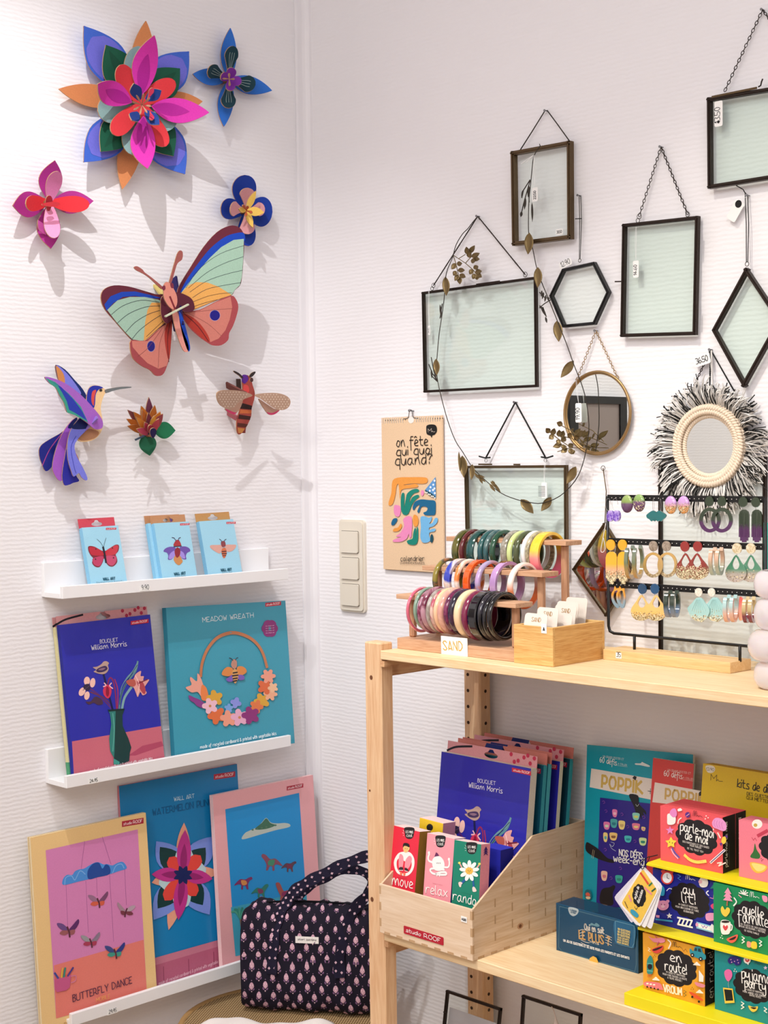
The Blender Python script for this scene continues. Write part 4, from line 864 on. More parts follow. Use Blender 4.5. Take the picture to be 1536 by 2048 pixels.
for k in range(8): r = k * PI / 4 + .4; pt2(c_, (c_[0] + 44 * math.cos(r), c_[1] + 44 * math.sin(r)), 22, '14225c')
a.text('made of recycled cardboard & printed with vegetable inks', (606, 1030), (885, 925), 2, 'dca8b8', h=13); a.build('cover_print', o, GLOSSY)

def framed(a, outer, col): a.poly(outer, col)
o, pl, W, H = pack_on_ledge((85, 2064), (314.4, 1990), (60.5, 1675.5), .057, .032, 0, .012, 'mobile_box', 'tall cream-bordered pink box of hanging paper butterflies, leftmost on the lowest ledge', 'box', 'ecc88c', 'e6d2aa', Zb, bot_on=LZ[2] + .010)
g = G(); g.box((-.0004, -.010, -.0078), (W + .0004, H + .0004, -.0066), 'b89a6a'); g.build('seam', PAPER, o, local=True)
a = Art(pl); roof_tag(a, (447, 338), (542, 322), 25, c='b0283c')
a.poly([(112, 440), (516, 348), (556, 1064), (158, 1178)], 'd685bb'); a.poly([(148, 945), (542, 832), (556, 1064), (158, 1178)], 'e67f74')
for x, y0, x1, y1 in ((201, 590, 209, 780), (288, 575, 299, 800), (335, 560, 338, 640), (392, 545, 410, 840), (458, 520, 466, 680), (283, 400, 262, 560), (360, 380, 398, 500)): a.line([(x, y0), (x1, y1)], 1.2, '8a4a8a')
a.blob([(190, 592), (188, 566), (205, 548), (228, 548), (240, 532), (258, 524), (280, 520), (300, 508), (322, 496), (342, 492), (366, 502), (380, 500), (404, 506), (425, 496), (446, 490), (460, 500), (466, 520), (430, 532), (395, 544), (330, 560), (260, 576)], '4a90dc')
a.blob([(300, 566), (296, 530), (318, 500), (345, 494), (360, 520), (375, 502), (392, 512), (392, 544), (340, 558)], '1c4a9c'); a.line(sm([(195, 590), (200, 560), (225, 552), (240, 570), (262, 530), (285, 545)], 4, False), 3, '88b8ec'); a.line(sm([(405, 540), (420, 508), (444, 500), (455, 518)], 4, False), 3, '88b8ec')
def moth(x, y, s, c1, c2, c3, fl=1):
    T_ = lambda p, q: (x + p * s * fl, y + q * s)
    a.blob([T_(0, 0), T_(-20, -22), T_(-44, -26), T_(-40, -12), T_(-22, 2)], c1); a.blob([T_(4, 0), T_(18, -18), T_(40, -42), T_(42, -24), T_(22, 4)], c2); a.blob([T_(0, 4), T_(-24, 4), T_(-34, 16), T_(-16, 22), T_(0, 14)], c3); a.blob([T_(6, 4), T_(26, 0), T_(24, 16), T_(8, 20)], c3); a.line([T_(-4, -10), T_(4, 10), T_(6, 28)], 7 * s, '5a2a3a')
moth(342, 662, 1, '9a7090', '7a4a70', 'd4604a'); moth(210, 788, 1.1, '6a4a88', '5a2a68', '9a5a60'); moth(464, 705, .9, 'b8a0b0', 'a88898', '7a3a4a', -1); moth(308, 838, .95, '9a9aa0', '8a7a90', 'a83a58'); moth(415, 885, 1, '3a4a8a', '2a3a8a', '3f9a8a')
a.poly([(150, 1005), (222, 985), (216, 1040), (200, 1054), (160, 1062), (152, 1050)], 'c85a8c'); a.line(sm([(222, 992), (242, 990), (240, 1012), (222, 1020)], 4, False), 4, 'd884a8')
for p_, q_, cc in (((165, 1000), (150, 978), '3a4a9a'), ((180, 996), (184, 958), 'e0b24a'), ((190, 994), (196, 956), '2f8a7a'), ((200, 992), (222, 968), 'd8604a'), ((207, 990), (230, 955), '4a3a8a')): a.line([p_, q_], 8, cc)
a.text('BUTTERFLY DANCE', (230, 1104), (488, 1022), 3.4, '542a48', h=30, smooth=False); a.text('MOBILE', (332, 1104), (392, 1086), 2.2, 'f0a868', h=17, smooth=False)
a.text('made of recycled cardboard & printed with vegetable inks', (190, 1204), (545, 1082), 1.8, 'c0955a', h=13); a.build('cover_print', o, GLOSSY)

o, pl, W, H = pack_on_ledge((445.6, 1942), (645, 1880), (426.5, 1591), .057, .032, 0, .012, 'mobile_box', 'tall pink-bordered blue box of hanging paper dinosaurs behind the dark handbag', 'box', 'e9a9ae', 'efc8c8', Zb, bot_on=LZ[2] + .010)
a = Art(pl); roof_tag(a, (1170, 178), (1243, 164), 18, c='b0283c')
a.poly([(900, 260), (1224, 188), (1268, 830), (945, 905)], '1a8fd2'); a.poly([(925, 690), (1256, 620), (1268, 830), (945, 905)], '3aa0be')
a.blob([(975, 392), (985, 366), (1010, 352), (1040, 338), (1060, 318), (1080, 298), (1100, 318), (1130, 322), (1160, 320), (1182, 325), (1180, 338), (1120, 352), (1050, 372)], 'b9c4bc'); a.blob([(1030, 348), (1060, 320), (1080, 300), (1098, 320), (1120, 330), (1080, 346)], '3f6e56')
for q in range(6): a.oval(1020 + q * 20, 350 - q * 4, 5, 4, '547a62')
def dino(x, y, s, c1, c2, fl=1, neck=0):
    T_ = lambda p, q: (x + p * s * fl, y + q * s)
    a.blob([T_(-36, -8), T_(-20, -20), T_(0, -18), T_(16, -26 - neck), T_(30, -30 - neck), T_(34, -20 - neck), T_(22, -12), T_(14, 6), T_(16, 26), T_(8, 26), T_(2, 12), T_(-8, 12), T_(-10, 28), T_(-18, 26), T_(-18, 8), T_(-30, 4), T_(-50, 10)], c1)
    a.blob([T_(-18, -14), T_(4, -12), T_(8, 4), T_(-12, 8)], c2)
dino(1096, 498, 1.1, '8a4a60', '3f8a6a', -1, 8); dino(1184, 512, .8, '5a3a4a', '7a2a4a'); dino(986, 585, .95, '7a2a60', 'd08a4a'); dino(1058, 622, .9, '2a7a6a', '7a3a5a', 1, 8); dino(1155, 635, 1, 'a0504a', '8a2a58', -1, 24)
for k in range(6): r = -2.6 + k * .42; a.line(sm([(965, 740), (965 + 24 * math.cos(r), 722 + 24 * math.sin(r)), (965 + 44 * math.cos(r), 728 + 34 * math.sin(r))], 3, False), 8, '2f8a78' if k % 2 else '4aa08a')
a.line([(966, 745), (972, 800)], 8, '7a5a4a'); a.build('cover_print', o, GLOSSY)

# ------------------------------------------------------------------ birthday calendar on the back wall
BP = lambda off=0: Plane((0, -off, 0), (1, 0, 0), (0, 0, 1))
c0 = BW(767, 1138, .008); cp = Plane(c0, (1, 0, 0), (0, 0, 1)); cW = BW(888, 1141, .008).x - c0.x; cH = BW(827, 833, .008).z - c0.z
t = thing('wall_calendar', 'tall peach wall calendar with black handwriting and abstract colour shapes', 'calendar', M=cp.M()); cp.Z = (740, 780, 3.2)
g = G(); g.box((0, 0, -.004), (cW, cH, 0), 'e6c6a2'); g.box((.001, -.0015, -.005), (cW - .001, cH - .002, -.004), 'd4b894'); g.build('pages', PAPER, t, local=True)
a = Art(cp)
for k in range(24):
    if 9 <= k <= 13: continue
    x, _ = cp.uv(100 + k * 15.9, 195 - k * .9); a.poly(ell(x, cH - .006, .0013, .0013, 0, 8), '3a2c24', raw=True)
a.blob([(365, 228), (395, 220), (424, 228), (430, 262), (416, 285), (402, 290), (396, 305), (388, 292), (366, 282), (362, 255)], '141414'); a.text('M', (374, 270), (396, 268), 2, 'cfc0b0', h=22); a.line([(396, 268), (402, 262), (406, 268), (418, 267)], 2, 'cfc0b0')
a.text('on f\u00eate', (172, 362), (372, 352), 5, '181412', h=56); a.text('qui quoi', (172, 420), (396, 405), 5, '181412', h=52); a.text('quand?', (165, 480), (402, 470), 5, '181412', h=58)
OR, TL_, BLU, PK, LB = 'ea9a44', '0e8272', '15638c', 'e98cbc', '72b5e2'
a.blob([(148, 580), (190, 560), (260, 558), (340, 558), (370, 566), (368, 592), (340, 600), (280, 598), (218, 606), (250, 608), (290, 600), (312, 610), (304, 622), (262, 628), (204, 640), (196, 700), (190, 640), (184, 600), (172, 620), (166, 670), (148, 730), (124, 738), (124, 712), (140, 660)], OR, 3)
a.blob([(206, 665), (222, 660), (224, 700), (222, 750), (232, 700), (240, 665), (268, 640), (300, 632), (318, 642), (310, 654), (284, 662), (262, 690), (256, 720), (275, 685), (310, 670), (318, 684), (298, 700), (272, 735), (250, 790), (226, 800), (206, 780), (200, 720)], TL_, 3)
a.blob([(276, 750), (292, 715), (330, 700), (380, 704), (420, 710), (424, 750), (420, 796), (390, 802), (356, 800), (345, 785), (365, 775), (372, 755), (352, 745), (330, 752), (318, 786), (306, 775), (322, 735), (300, 745), (284, 770)], BLU, 3)
a.blob([(332, 644), (344, 642), (350, 658), (340, 678), (330, 668)], PK); a.blob([(158, 742), (178, 736), (198, 748), (200, 780), (192, 806), (176, 810), (158, 790)], PK)
a.blob([(140, 850), (152, 825), (174, 820), (178, 835), (160, 862), (144, 866)], BLU); a.blob([(182, 880), (200, 855), (208, 872), (190, 900), (160, 906), (150, 900), (160, 885)], OR); a.blob([(284, 800), (306, 806), (314, 838), (306, 870), (288, 872), (278, 840)], OR)
a.blob([(216, 830), (240, 808), (268, 812), (274, 850), (272, 900), (268, 940), (256, 945), (252, 920), (240, 950), (205, 970), (158, 972), (150, 962), (176, 950), (205, 940), (186, 940), (170, 934), (196, 915), (222, 870)], PK, 3)
a.blob([(288, 890), (298, 886), (296, 950), (304, 880), (312, 888), (312, 950), (302, 984), (276, 992), (248, 984), (240, 966), (256, 958), (276, 950), (280, 920)], TL_, 3)
a.blob([(328, 815), (356, 808), (380, 818), (400, 810), (396, 835), (384, 855), (404, 850), (420, 820), (438, 822), (432, 850), (408, 872), (384, 880), (384, 896), (404, 888), (424, 888), (418, 904), (386, 912), (384, 935), (392, 960), (370, 976), (340, 974), (326, 940), (330, 880)], LB, 3)
a.blob([(392, 930), (404, 924), (410, 950), (402, 976), (390, 968)], '174c5c')
a.poly([(356, 640), (424, 556), (426, 690), (400, 684)], '5f97cf'); a.blob([(356, 640), (380, 650), (408, 668), (424, 684), (400, 682), (370, 664)], '174c5c')
for x, y in ((392, 622), (410, 606), (418, 580), (408, 640), (420, 660), (388, 645), (418, 630)): a.oval(x, y, 6, 7, 'eef4fa')
for k in range(7): a.oval(360 + k * 10, 655 + k * 6 - (k % 2) * 4, 4.5, 5, 'f4efe6')
a.text('calendrier', (202, 1094), (354, 1092), 3, '2a221e', h=30); a.text("D'ANNIVERSAIRES", (200, 1112), (356, 1114), 1.6, '3a302a', h=12, smooth=False); a.build('cover_print', t)
g = G()
for k in range(26):
    if 10 <= k <= 14: continue
    x = .006 + (cW - .012) * k / 25; g.tube([(x, cH - .0065 + .0065 * math.cos(b), -.002 + .0045 * math.sin(b)) for b in [2 * PI * i / 9 for i in range(10)]], .0006, n=4)
stuff(g.build('wire_binding', mat('white_wire', 'e8e6e2', .3, .3), t, local=True))
g = G(); xm = cW / 2; g.tube(sm([(xm - .022, cH - .004, 0), (xm - .008, cH - .002, .001), (xm - .004, cH + .010, .001), (xm, cH + .014, .001), (xm + .004, cH + .010, .001), (xm + .008, cH - .002, .001), (xm + .022, cH - .004, 0)], 4, False), .0009, n=5); g.build('hanger', STEEL, t, local=True)
g = G(); g.tube([(xm, cH + .0115, -.008), (xm, cH + .0125, .005)], .0015, n=6); g.sphere((xm, cH + .0125, .005), .003); g.build('nail', STEEL, t, local=True)
g = G(); g.prism(ell(xm, cH - .007, .0085, .007, 0, 20), .0001, .0006); g.build('thumb_notch', mat('notch_card', 'efe9e2', .7), t, local=True)

# ------------------------------------------------------------------ pine shelving unit
TOP, LOW, BOT = 1.216, .694, .250
SX0 = .500; SX1 = 2.02
U = thing('shelving_unit', 'raw pine shelving unit with drilled posts standing against the back wall', 'shelving unit', (SX0, -.16, 0))
PX0, PX1 = .497, .541
def post(x0, x1, yb, yf, ztop):
    g = G(); g.box((x0, -yf, 0), (x1, -yb, ztop), bev=.0025); p = g.build('post', PINE_Z, U); return p
fp_ = post(PX0, PX1, .285, .317, 1.229)
bp_ = post(PX0, PX1, .014, .046, 1.229)
post(SX1, SX1 + .044, .285, .317, 1.229); post(SX1, SX1 + .044, .014, .046, 1.229)
HOLE = mat('drilled_hole_shadow', '3a2416', .9)
g = G()
for k in range(36):
    z = 1.138 - .032 * k
    for y in (.030,): g.prism(ell(0, 0, .0034, .0034, 0, 10), 0, .0006, M=Matrix(((0, 0, 1, PX1 - .0001), (1, 0, 0, -y), (0, 1, 0, z), (0, 0, 0, 1))))
    g.prism(ell(0, 0, .0034, .0034, 0, 10), 0, .0006, M=Matrix(((1, 0, 0, PX0 + .012), (0, 0, -1, -.0459), (0, 1, 0, z), (0, 0, 0, 1))))
stuff(g.build('drilled_holes', HOLE, bp_))
g = G()
KN = mat('pine_knot', '6d4126', .7)
for x, z, r in ((PX0 + .018, 1.163, .0038), (PX0 + .010, .95, .002), (PX0 + .012, .745, .004)):
    g2 = G(); g2.prism(ell(0, 0, r, r * 1.15, 0, 12), 0, .0004, M=Matrix(((1, 0, 0, x), (0, 0, -1, -.3170), (0, 1, 0, z), (0, 0, 0, 1)))); g2.build('knot', KN, fp_)
for z in (1.185, .66, .25):
    g = G(); g.box((PX0 + .012, -.29, z - .022), (PX0 + .032, -.04, z + .022), bev=.001); g.build('side_rail', PINE_Y, U)
g = G(); g.box((SX0 + .012, -.30, 1.14), (SX0 + .03, -.03, 1.18)) ;
def board(z, th, x0=.5425, yf=.32, yb=.006):
    g = G(); g.box((x0, -yf, z - th), (SX1 - .001, -yb, z), bev=.0012); return g.build('shelf_board', PINE_X, U)
board(TOP, .0165); board(LOW, .019); board(BOT, .019)
# cleat lip under the boards (notched ends)
for z in (TOP, LOW, BOT): g = G(); g.box((.5412, -.3185, z - .030), (.552, -.006, z - .0195)); g.build('end_cleat', PINE_Y, U)

# ------------------------------------------------------------------ bangle stand
SB = TOP + .0002
St = thing('bangle_stand', 'three-tier reddish wooden bangle stand on the top shelf', 'display stand', (.69, -.19, SB))
g = G(); g.box((.546, -.279, SB), (.846, -.088, SB + .020), bev=.0008); g.build('base', BEECH_X, St)
TIER = ((.275, 1.317, .541, .834), (.205, 1.366, .541, .835), (.138, 1.418, .541, .835))
for yf, zt, xa, xb in TIER:
    g = G(); g.box((xa, -yf, zt - .0085), (xb, -yf + .046, zt), bev=.0006); g.build('rail', BEECH_X, St)
    for x in (.560, .813):
        g = G(); g.box((x - .0065, -yf + .018, SB + .020), (x + .0065, -yf + .031, zt - .0085), bev=.003); g.build('upright', BEECH_Z, St)
def resin(name, col, tr=0, rough=.1):
    return mat(name, col, rough, coat=.8, trans=tr, ior=1.35 if tr else 1.45)
Zg = (780, 1030, 3.84)
def bangle(tier, cx, w, R, m, label, prof='d', tilt=0, grp='resin bangles on the wooden stand', th=.007, drop=0):
    yf, zt, xa, xb = TIER[tier]; yc = yf - .023
    X = BW(Zg[0] + cx / Zg[2], Zg[1] + (600, 430, 210)[tier] / Zg[2], yc).x
    ri = R - th; sag = math.sqrt(max(ri * ri - .0235 ** 2, 1e-6)); zc = zt - sag + .0001
    if prof == 'd': P = [(-th, -w / 2), (-th, w / 2), (-th * .45, w / 2), (-th * .1, w * .30), (0, 0), (-th * .1, -w * .30), (-th * .45, -w / 2)]
    elif prof == 'o': P = [(-th / 2 + th / 2 * math.cos(a), w / 2 * math.sin(a)) for a in [2 * PI * k / 10 for k in range(10)]]
    else: P = [(-th, -w / 2), (-th, w / 2), (-.0008, w / 2), (0, w * .35), (0, -w * .35), (-.0008, -w / 2)]
    n = 56
    M = Matrix.Translation(V((X, -yc, zc))) @ Matrix.Rotation(tilt, 4, 'Z')
    g = G(); g.ring(P, R, n)
    if prof == 'facet':
        pass
    o = g.build('bangle', m); o.matrix_world = M; WM[o.name] = M
    autosmooth(o, 50 if prof != 'facet' else 12)
    o['label'] = label; o['category'] = 'bangle'; o['group'] = grp
    return o
t1 = [(250, .007, .0425, resin('pink_lucite', 'e7708a', .3), 'thin bright pink bangle, leftmost on the lowest tier', 'o'),
      (300, .008, .0405, resin('sage_resin', '7f9a86'), 'thin sage green bangle second from the left on the lowest tier', 'o'),
      (336, .008, .0425, marble('burgundy_clear', '7a1f42', 'a8788a', 40), 'burgundy swirled bangle third from the left on the lowest tier', 'd'),
      (364, .012, .0425, marble('burgundy_stripe', '6a1838', 'b98a98', 22), 'wide striped burgundy bangle fourth from the left on the lowest tier', 'd'),
      (400, .009, .0415, marble('smoky_clear', 'b5a99c', 'd8d0c8', 40, trans=.5), 'smoky clear bangle between striped burgundy and peach ones', 'd'),
      (430, .008, .0415, marble('rose_clear', 'd9b6a8', 'b04a5e', 35), 'narrow rose and clear bangle beside the smoky clear one', 'd'),
      (462, .010, .0425, resin('peach_resin', 'efc09a'), 'narrow peach bangle on the lowest tier', 'd'),
      (496, .013, .0430, marble('blush_resin', 'e8b59c', 'cf9488', 25), 'wide blush bangle on the lowest tier', 'd'),
      (540, .011, .0425, marble('plum_glitter', '58143c', '7a2552', 60), 'plum bangle left of the dark navy one on the lowest tier', 'd'),
      (578, .014, .0430, marble('navy_black', '1c1428', '3a1838', 18), 'near-black navy bangle left of the cream one', 'd'),
      (628, .015, .0445, resin('cream_resin', 'f0cfa6'), 'wide plain cream bangle in the middle of the lowest tier', 'd'),
      (688, .014, .0455, resin('magenta_resin', '75173f'), 'wide deep magenta bangle right of the cream one', 'd'),
      (752, .020, .0450, resin('black_faceted', '0d0d12'), 'wide faceted black bangle right of the magenta one', 'facet'),
      (802, .010, .0440, marble('black_clear', '0a0a0e', '2e2a34', 30), 'smoky black bangle third from the right end of the lowest tier', 'd'),
      (838, .009, .0430, resin('black_gloss', '09090c'), 'glossy black bangle second from the right end of the lowest tier', 'o'),
      (876, .010, .0435, resin('black_gloss2', '0b0b0e'), 'glossy black bangle at the right end of the lowest tier', 'o')]
for cx, w_, R, m, lab, pf in t1: bangle(0, cx, w_, R, m, lab, pf, th=.008 if w_ > .009 else .006)
t2 = [(445, .011, .0400, marble('olive_orange', '8a7a2a', 'd97a2c', 14, c3='4a4434'), 'olive and orange marbled bangle, leftmost on the middle tier', 'd'),
      (545, .015, .0405, marble('blue_peach', '2a3cae', 'eab69c', 12, c3='e8d8cc'), 'cobalt and peach marbled bangle, second on the middle tier', 'facet'),
      (610, .010, .0395, marble('orange_white', 'e8823c', 'c9ccd2', 12, c3='f2e2d4'), 'orange and white marbled bangle, third on the middle tier', 'd'),
      (690, .014, .0405, resin('bright_orange', 'ee5a1c'), 'plain bright orange bangle in the middle of the middle tier', 'facet'),
      (775, .011, .0410, marble('lilac_amber', 'b99ac8', 'd8662a', 10, c3='a898b8'), 'clear lilac and amber bangle right of the orange one', 'd'),
      (900, .014, .0420, marble('lilac_gold', 'b088bc', 'c9a0cc', 9), 'lilac bangle with a gold-leaf patch on the middle tier', 'facet'),
      (1028, .012, .0425, gradmat('white_to_orange', [(.1, 'e5601e'), (.42, 'e98a5c'), (.62, 'f6e6dc'), (1, 'f4d8cc')], .15, .8, axis='Z'), 'white bangle fading to orange at the right end of the middle tier', 'd')]
for k, (cx, w_, R, m, lab, pf) in enumerate(t2):
    o = bangle(1, cx, w_, R, m, lab, pf, th=.006)
    if k == 5:
        g = G()
        for q in range(60):
            a = random.gauss(.15, .13) ; x = random.uniform(-.0062, .0062); r = R + .0003
            g.box((-.0011, -.0009, 0), (.0011, .0009, .0004), M=Matrix.Translation(V((x, -r * math.sin(a), r * math.cos(a)))) @ Matrix.Rotation(a, 4, 'X') @ Matrix.Rotation(random.random() * 3, 4, 'Z'))
        stuff(g.build('gold_flakes', mat('gold_leaf', 'd6a63c', .25, 1), o, local=True))
t3 = [(600, .015, .0420, marble('olive_green', '5e5a18', '2c3a1c', 9), 'olive green bangle, leftmost on the top tier', 'd'),
      (650, .009, .0415, resin('wine_red', '5c1c20'), 'wine red bangle second on the top tier', 'd'),
      (715, .017, .0420, marble('teal_gold', '0e4a4a', '123c2c', 9), 'wide dark teal bangle third on the top tier', 'd'),
      (790, .011, .0410, marble('petrol', '164a52', '2a5a58', 30), 'petrol blue bangle fourth on the top tier', 'd'),
      (832, .010, .0405, marble('petrol_clear', '27565a', '56706e', 34), 'speckled petrol bangle fifth on the top tier', 'd'),
      (880, .012, .0400, resin('bottle_green', '1c4a34'), 'bottle green bangle in the middle of the top tier', 'd'),
      (968, .014, .0400, marble('clear_glitter', 'b9b3a6', '9a9484', 60, trans=.3), 'clear glittery bangle left of the pale green one', 'd'),
      (1015, .011, .0410, resin('pale_green', 'c6d68e'), 'pale green bangle on the top tier', 'd'),
      (1065, .011, .0405, resin('dark_olive', '47512f'), 'dark olive bangle right of the pale green one', 'd'),
      (1118, .009, .0395, resin('white_resin', 'efeeea'), 'white bangle on the top tier', 'd'),
      (1152, .009, .0400, marble('champagne_glitter', 'b7ac8c', '8c8468', 70), 'champagne glitter bangle left of the yellow and pink one', 'd'),
      (1215, .020, .0425, gradmat('yellow_to_pink', [(.1, 'e65a86'), (.45, 'ef8f8c'), (.62, 'f4c93c'), (1, 'f2c62e')], .18, .7, axis='Z'), 'wide yellow bangle fading to pink at the right end of the top tier', 'flat')]
for cx, w_, R, m, lab, pf in t3: bangle(2, cx, w_, R, m, lab, pf, th=.006)
# name card
sc = Plane(V((.662, -.2815, SB)), (1, .02, 0), (0, -.02, 1)); sc.Z = (740, 780, 3.2)
t = thing('name_card', 'small white card with gold stencil lettering leaning on the bangle stand', 'card', M=sc.M())
g = G(); cw, ch = sc.uv(622, 1590); g.box((0, 0, -.0008), (cw, abs(ch), 0)); g.build('card', mat('white_card', 'f4f2ee', .6), t, local=True)
a = Art(sc); a.text('SAND', (470, 1663), (592, 1668), 6.5, 'c9a44e', h=56, smooth=False, gap=1.6)
for x in (500, 535, 566): a.line([(x - 4, 1600), (x + 3, 1672)], 2, 'f4f2ee')
a.build('card_print', t)

# ------------------------------------------------------------------ bamboo box with cards
bx0, bx1, by0, by1, bh = .8505, .9235, .2845, .143, .066
t = thing('bamboo_box', 'small open bamboo box holding jewellery cards on the top shelf', 'box', ((bx0 + bx1) / 2, -.21, SB))
T = .006
g = G(); g.box((bx0 - .0135, -by0, SB), (bx1, -by0 + T, SB + bh), bev=.0006); g.build('front_panel', BAMBOO_X, t)
g = G(); g.box((bx0 - .0135, -by1 - T, SB), (bx1, -by1, SB + bh), bev=.0006); g.build('back_panel', BAMBOO_X, t)
for xx in (bx0 - .0135, bx1 - T): g = G(); g.box((xx, -by0 + T, SB), (xx + T, -by1 - T, SB + bh), bev=.0006); g.build('side_panel', BAMBOO_Y, t)
g = G(); g.box((bx0 - .0075, -by0 + T, SB), (bx1 - T, -by1 - T, SB + .004)); g.build('bottom_panel', BAMBOO_Y, t)
pz = Plane(V((0, -by0 - .0002, 0)), (1, 0, 0), (0, 0, 1)); pz.Z = (1010, 1170, 6.4)
pricetag('price_sticker', 'white sticker on the front of the bamboo box', pz, 500, 558, .0115, .016, ' A ')
CARDM = mat('cream_card', 'e6dcd2', .6)
zc_ = Plane((0, 0, 0), (1, 0, 0), (0, 0, 1)); zc_.Z = (1010, 1170, 6.4)
cards = [(.272, (185, 375), (500, 375), .030, 'front', True), (.252, (370, 335), (640, 300), .045, 'second', True), (.232, (560, 390), (820, 380), .038, 'low third', False), (.205, (600, 290), (870, 262), .05, 'fourth', True), (.185, (575, 250), (900, 222), .05, 'fifth', False), (.160, (740, 195), (1010, 172), .055, 'tall sixth', False)]
for k, (yy, a0, a1, hh, nm, txt) in enumerate(cards):
    A_ = BW(1010 + a0[0] / 6.4, 1170 + a0[1] / 6.4, yy); B_ = BW(1010 + a1[0] / 6.4, 1170 + a1[1] / 6.4, yy)
    x0_ = max(A_.x, bx0 - .006); x1_ = min(B_.x, bx1 - T - .0015); top = max(A_.z, B_.z, SB + bh + .004)
    bz = SB + .006; lean = .018
    pl = Plane(V((x0_, -yy - lean * .4, bz)), (1, 0, 0), (0, lean, top - bz)); W = x1_ - x0_; H = (top - bz) * 1.01
    o = thing('jewellery_card', '%s cream jewellery card with rounded corners in the bamboo box' % nm, 'card', M=pl.M(), group='cream cards in the bamboo box')
    g = G(); g.prism(rr(0, 0, W, H, .006), -.0008, 0); g.build('card', CARDM, o, local=True)
    if txt: a = Art(None, px=False); a.text('SAND', (W * .32, H - .014), (W * .72, H - .014), .0009, 'a8834e', h=.007, smooth=False); a.build('card_print', o)

# ------------------------------------------------------------------ earring rack
FA = HZ(1269, 1299, SB + .018); FB = HZ(1480, 1321, SB + .018)
dx_ = (FB - FA).normalized(); nrm = V((dx_.y, -dx_.x, 0)); nrm = nrm if nrm.y < 0 else -nrm
RP = Plane(V((FA.x, FA.y, SB)), dx_, (0, 0, 1))
t = thing('earring_rack', 'black metal earring rack with three punched rails on a pale wood base', 'display rack', M=RP.M())
L_ = (FB - FA).length; RP.Z = (1140, 960, 3.879)
uL = RP.uv(340, 1350)[0]; uR = RP.uv(1325, 1450)[0]
g = G(); g.box((uL, 0, -.030), (uR, .018, .030), bev=.0006); g.build('base', BASEWOOD, t, local=True)
P = lambda x, y: RP.uv(x, y)
xl = P(295, 600)[0]; xr = P(1518, 600)[0]; zt = P(295, 125)[1]; zb = P(500, 1195)[1] if False else RP.uv(500, 1205)[1]
zt2 = zt
g = G(); pth = [(xl, zt, 0), (xl, zb + .012, 0), (xl + .003, zb + .003, 0), (xl + .012, zb, 0), (xr - .012, zb, 0), (xr - .003, zb + .003, 0), (xr, zb + .012, 0), (xr, zt, 0)]
g.tube(pth, .0026, n=8); g.build('outer_frame', BLACK, t, local=True, smooth=True)
for x in (0, L_): g = G(); g.tube([(x, .016, 0), (x, zb, 0)], .0026, n=8); g.build('foot_rod', BLACK, t, local=True, smooth=True)
RAILZ = []
for (xa, ya), (xb, yb) in (((295, 143), (1518, 145)), ((295, 480), (1518, 510)), ((295, 815), (1480, 875))):
    z = (P(xa, ya)[1] + P(xb, yb)[1]) / 2; RAILZ.append(z)
    g = G(); g.box((xl, z - .0052, -.0008), (xr, z + .0052, .0008)); r_ = g.build('rail', BLACK, t, local=True)
    g = G(); n = 34
    for k in range(n):
        x = xl + .010 + (xr - xl - .018) * k / (n - 1)
        g.prism(ell(x, z, .0008, .0008, 0, 8), .0008, .0011)
    stuff(g.build('punched_holes', mat('hole_seen_through', 'dcd6d0', .9), r_, local=True))
zt = RAILZ[0] + .004
pzz = Plane(RP.p3(0, 0, .0302), RP.ex, RP.ey); pzz.Z = RP.Z
pricetag('price_sticker', 'round white sticker on the base of the earring rack', pzz, 378, 1362, .012, .010, '35')

GE = 'resin earrings on the black rack'
def pair(label, pieces):
    """pieces: list of builder callables adding meshes to the pair's empty; one pair = one card of two, each earring its own thing"""
def earring(name_label, x, y, rail=None):
    u, v = P(x, y); M_ = Matrix.Translation(RP.p3(u, v, .003)) @ RP.M().to_3x3().to_4x4()
    return thing('earring', name_label, 'earring', M=M_, group=GE), u, v
def disc(o, u0, v0, cx, cy, rx, m, name='stud_disc', th=.0022):
    u, v = P(cx, cy); r = abs(P(cx + rx, cy)[0] - P(cx - rx, cy)[0]) / 2
    g = G(); g.prism(ell(u - u0, v - v0, r, r, 0, 20), 0, th); return g.build(name, m, o, local=True)
def shape(o, u0, v0, pts, m, hole=None, name='drop', th=.0022, z=0, smooth=3):
    f = lambda q: [(P(*p)[0] - u0, P(*p)[1] - v0) for p in q]
    out = f(sm(pts, smooth)) if smooth else f(pts); g = G()
    if hole:
        h_ = f(sm(hole, smooth)); n = 40
        def resamp(Q):
            c = V((sum(p[0] for p in h_) / len(h_), sum(p[1] for p in h_) / len(h_))); R_ = []
            for k in range(n):
                a = 2 * PI * k / n; d = V((math.cos(a), math.sin(a))); best = None
                for i in range(len(Q)):
                    p, q = V(Q[i]) - c, V(Q[(i + 1) % len(Q)]) - c; e = q - p; den = d.x * e.y - d.y * e.x
                    if abs(den) < 1e-12: continue
                    t_ = (p.x * e.y - p.y * e.x) / den; s_ = (p.x * d.y - p.y * d.x) / den
                    if t_ > 0 and -1e-6 <= s_ <= 1 + 1e-6: best = t_ if best is None else max(best, t_)
                R_.append(tuple(c + d * (best or .001)))
            return R_
        g.annul(resamp(out), resamp(h_), z, z + th)
    else: g.prism(out, z, z + th)
    return g.build(name, m, o, local=True)
def jump(o, u0, v0, cx, cy, m=SILVER):
    u, v = P(cx, cy); g = G(); g.tube([(u - u0 + .0016 * math.cos(a), v - v0 + .0024 * math.sin(a), .0012 + .001 * math.cos(a)) for a in [2 * PI * k / 8 for k in range(8)]], .0003, n=4, closed=True); g.build('jump_ring', m, o, local=True)
lr = ('left', 'right')
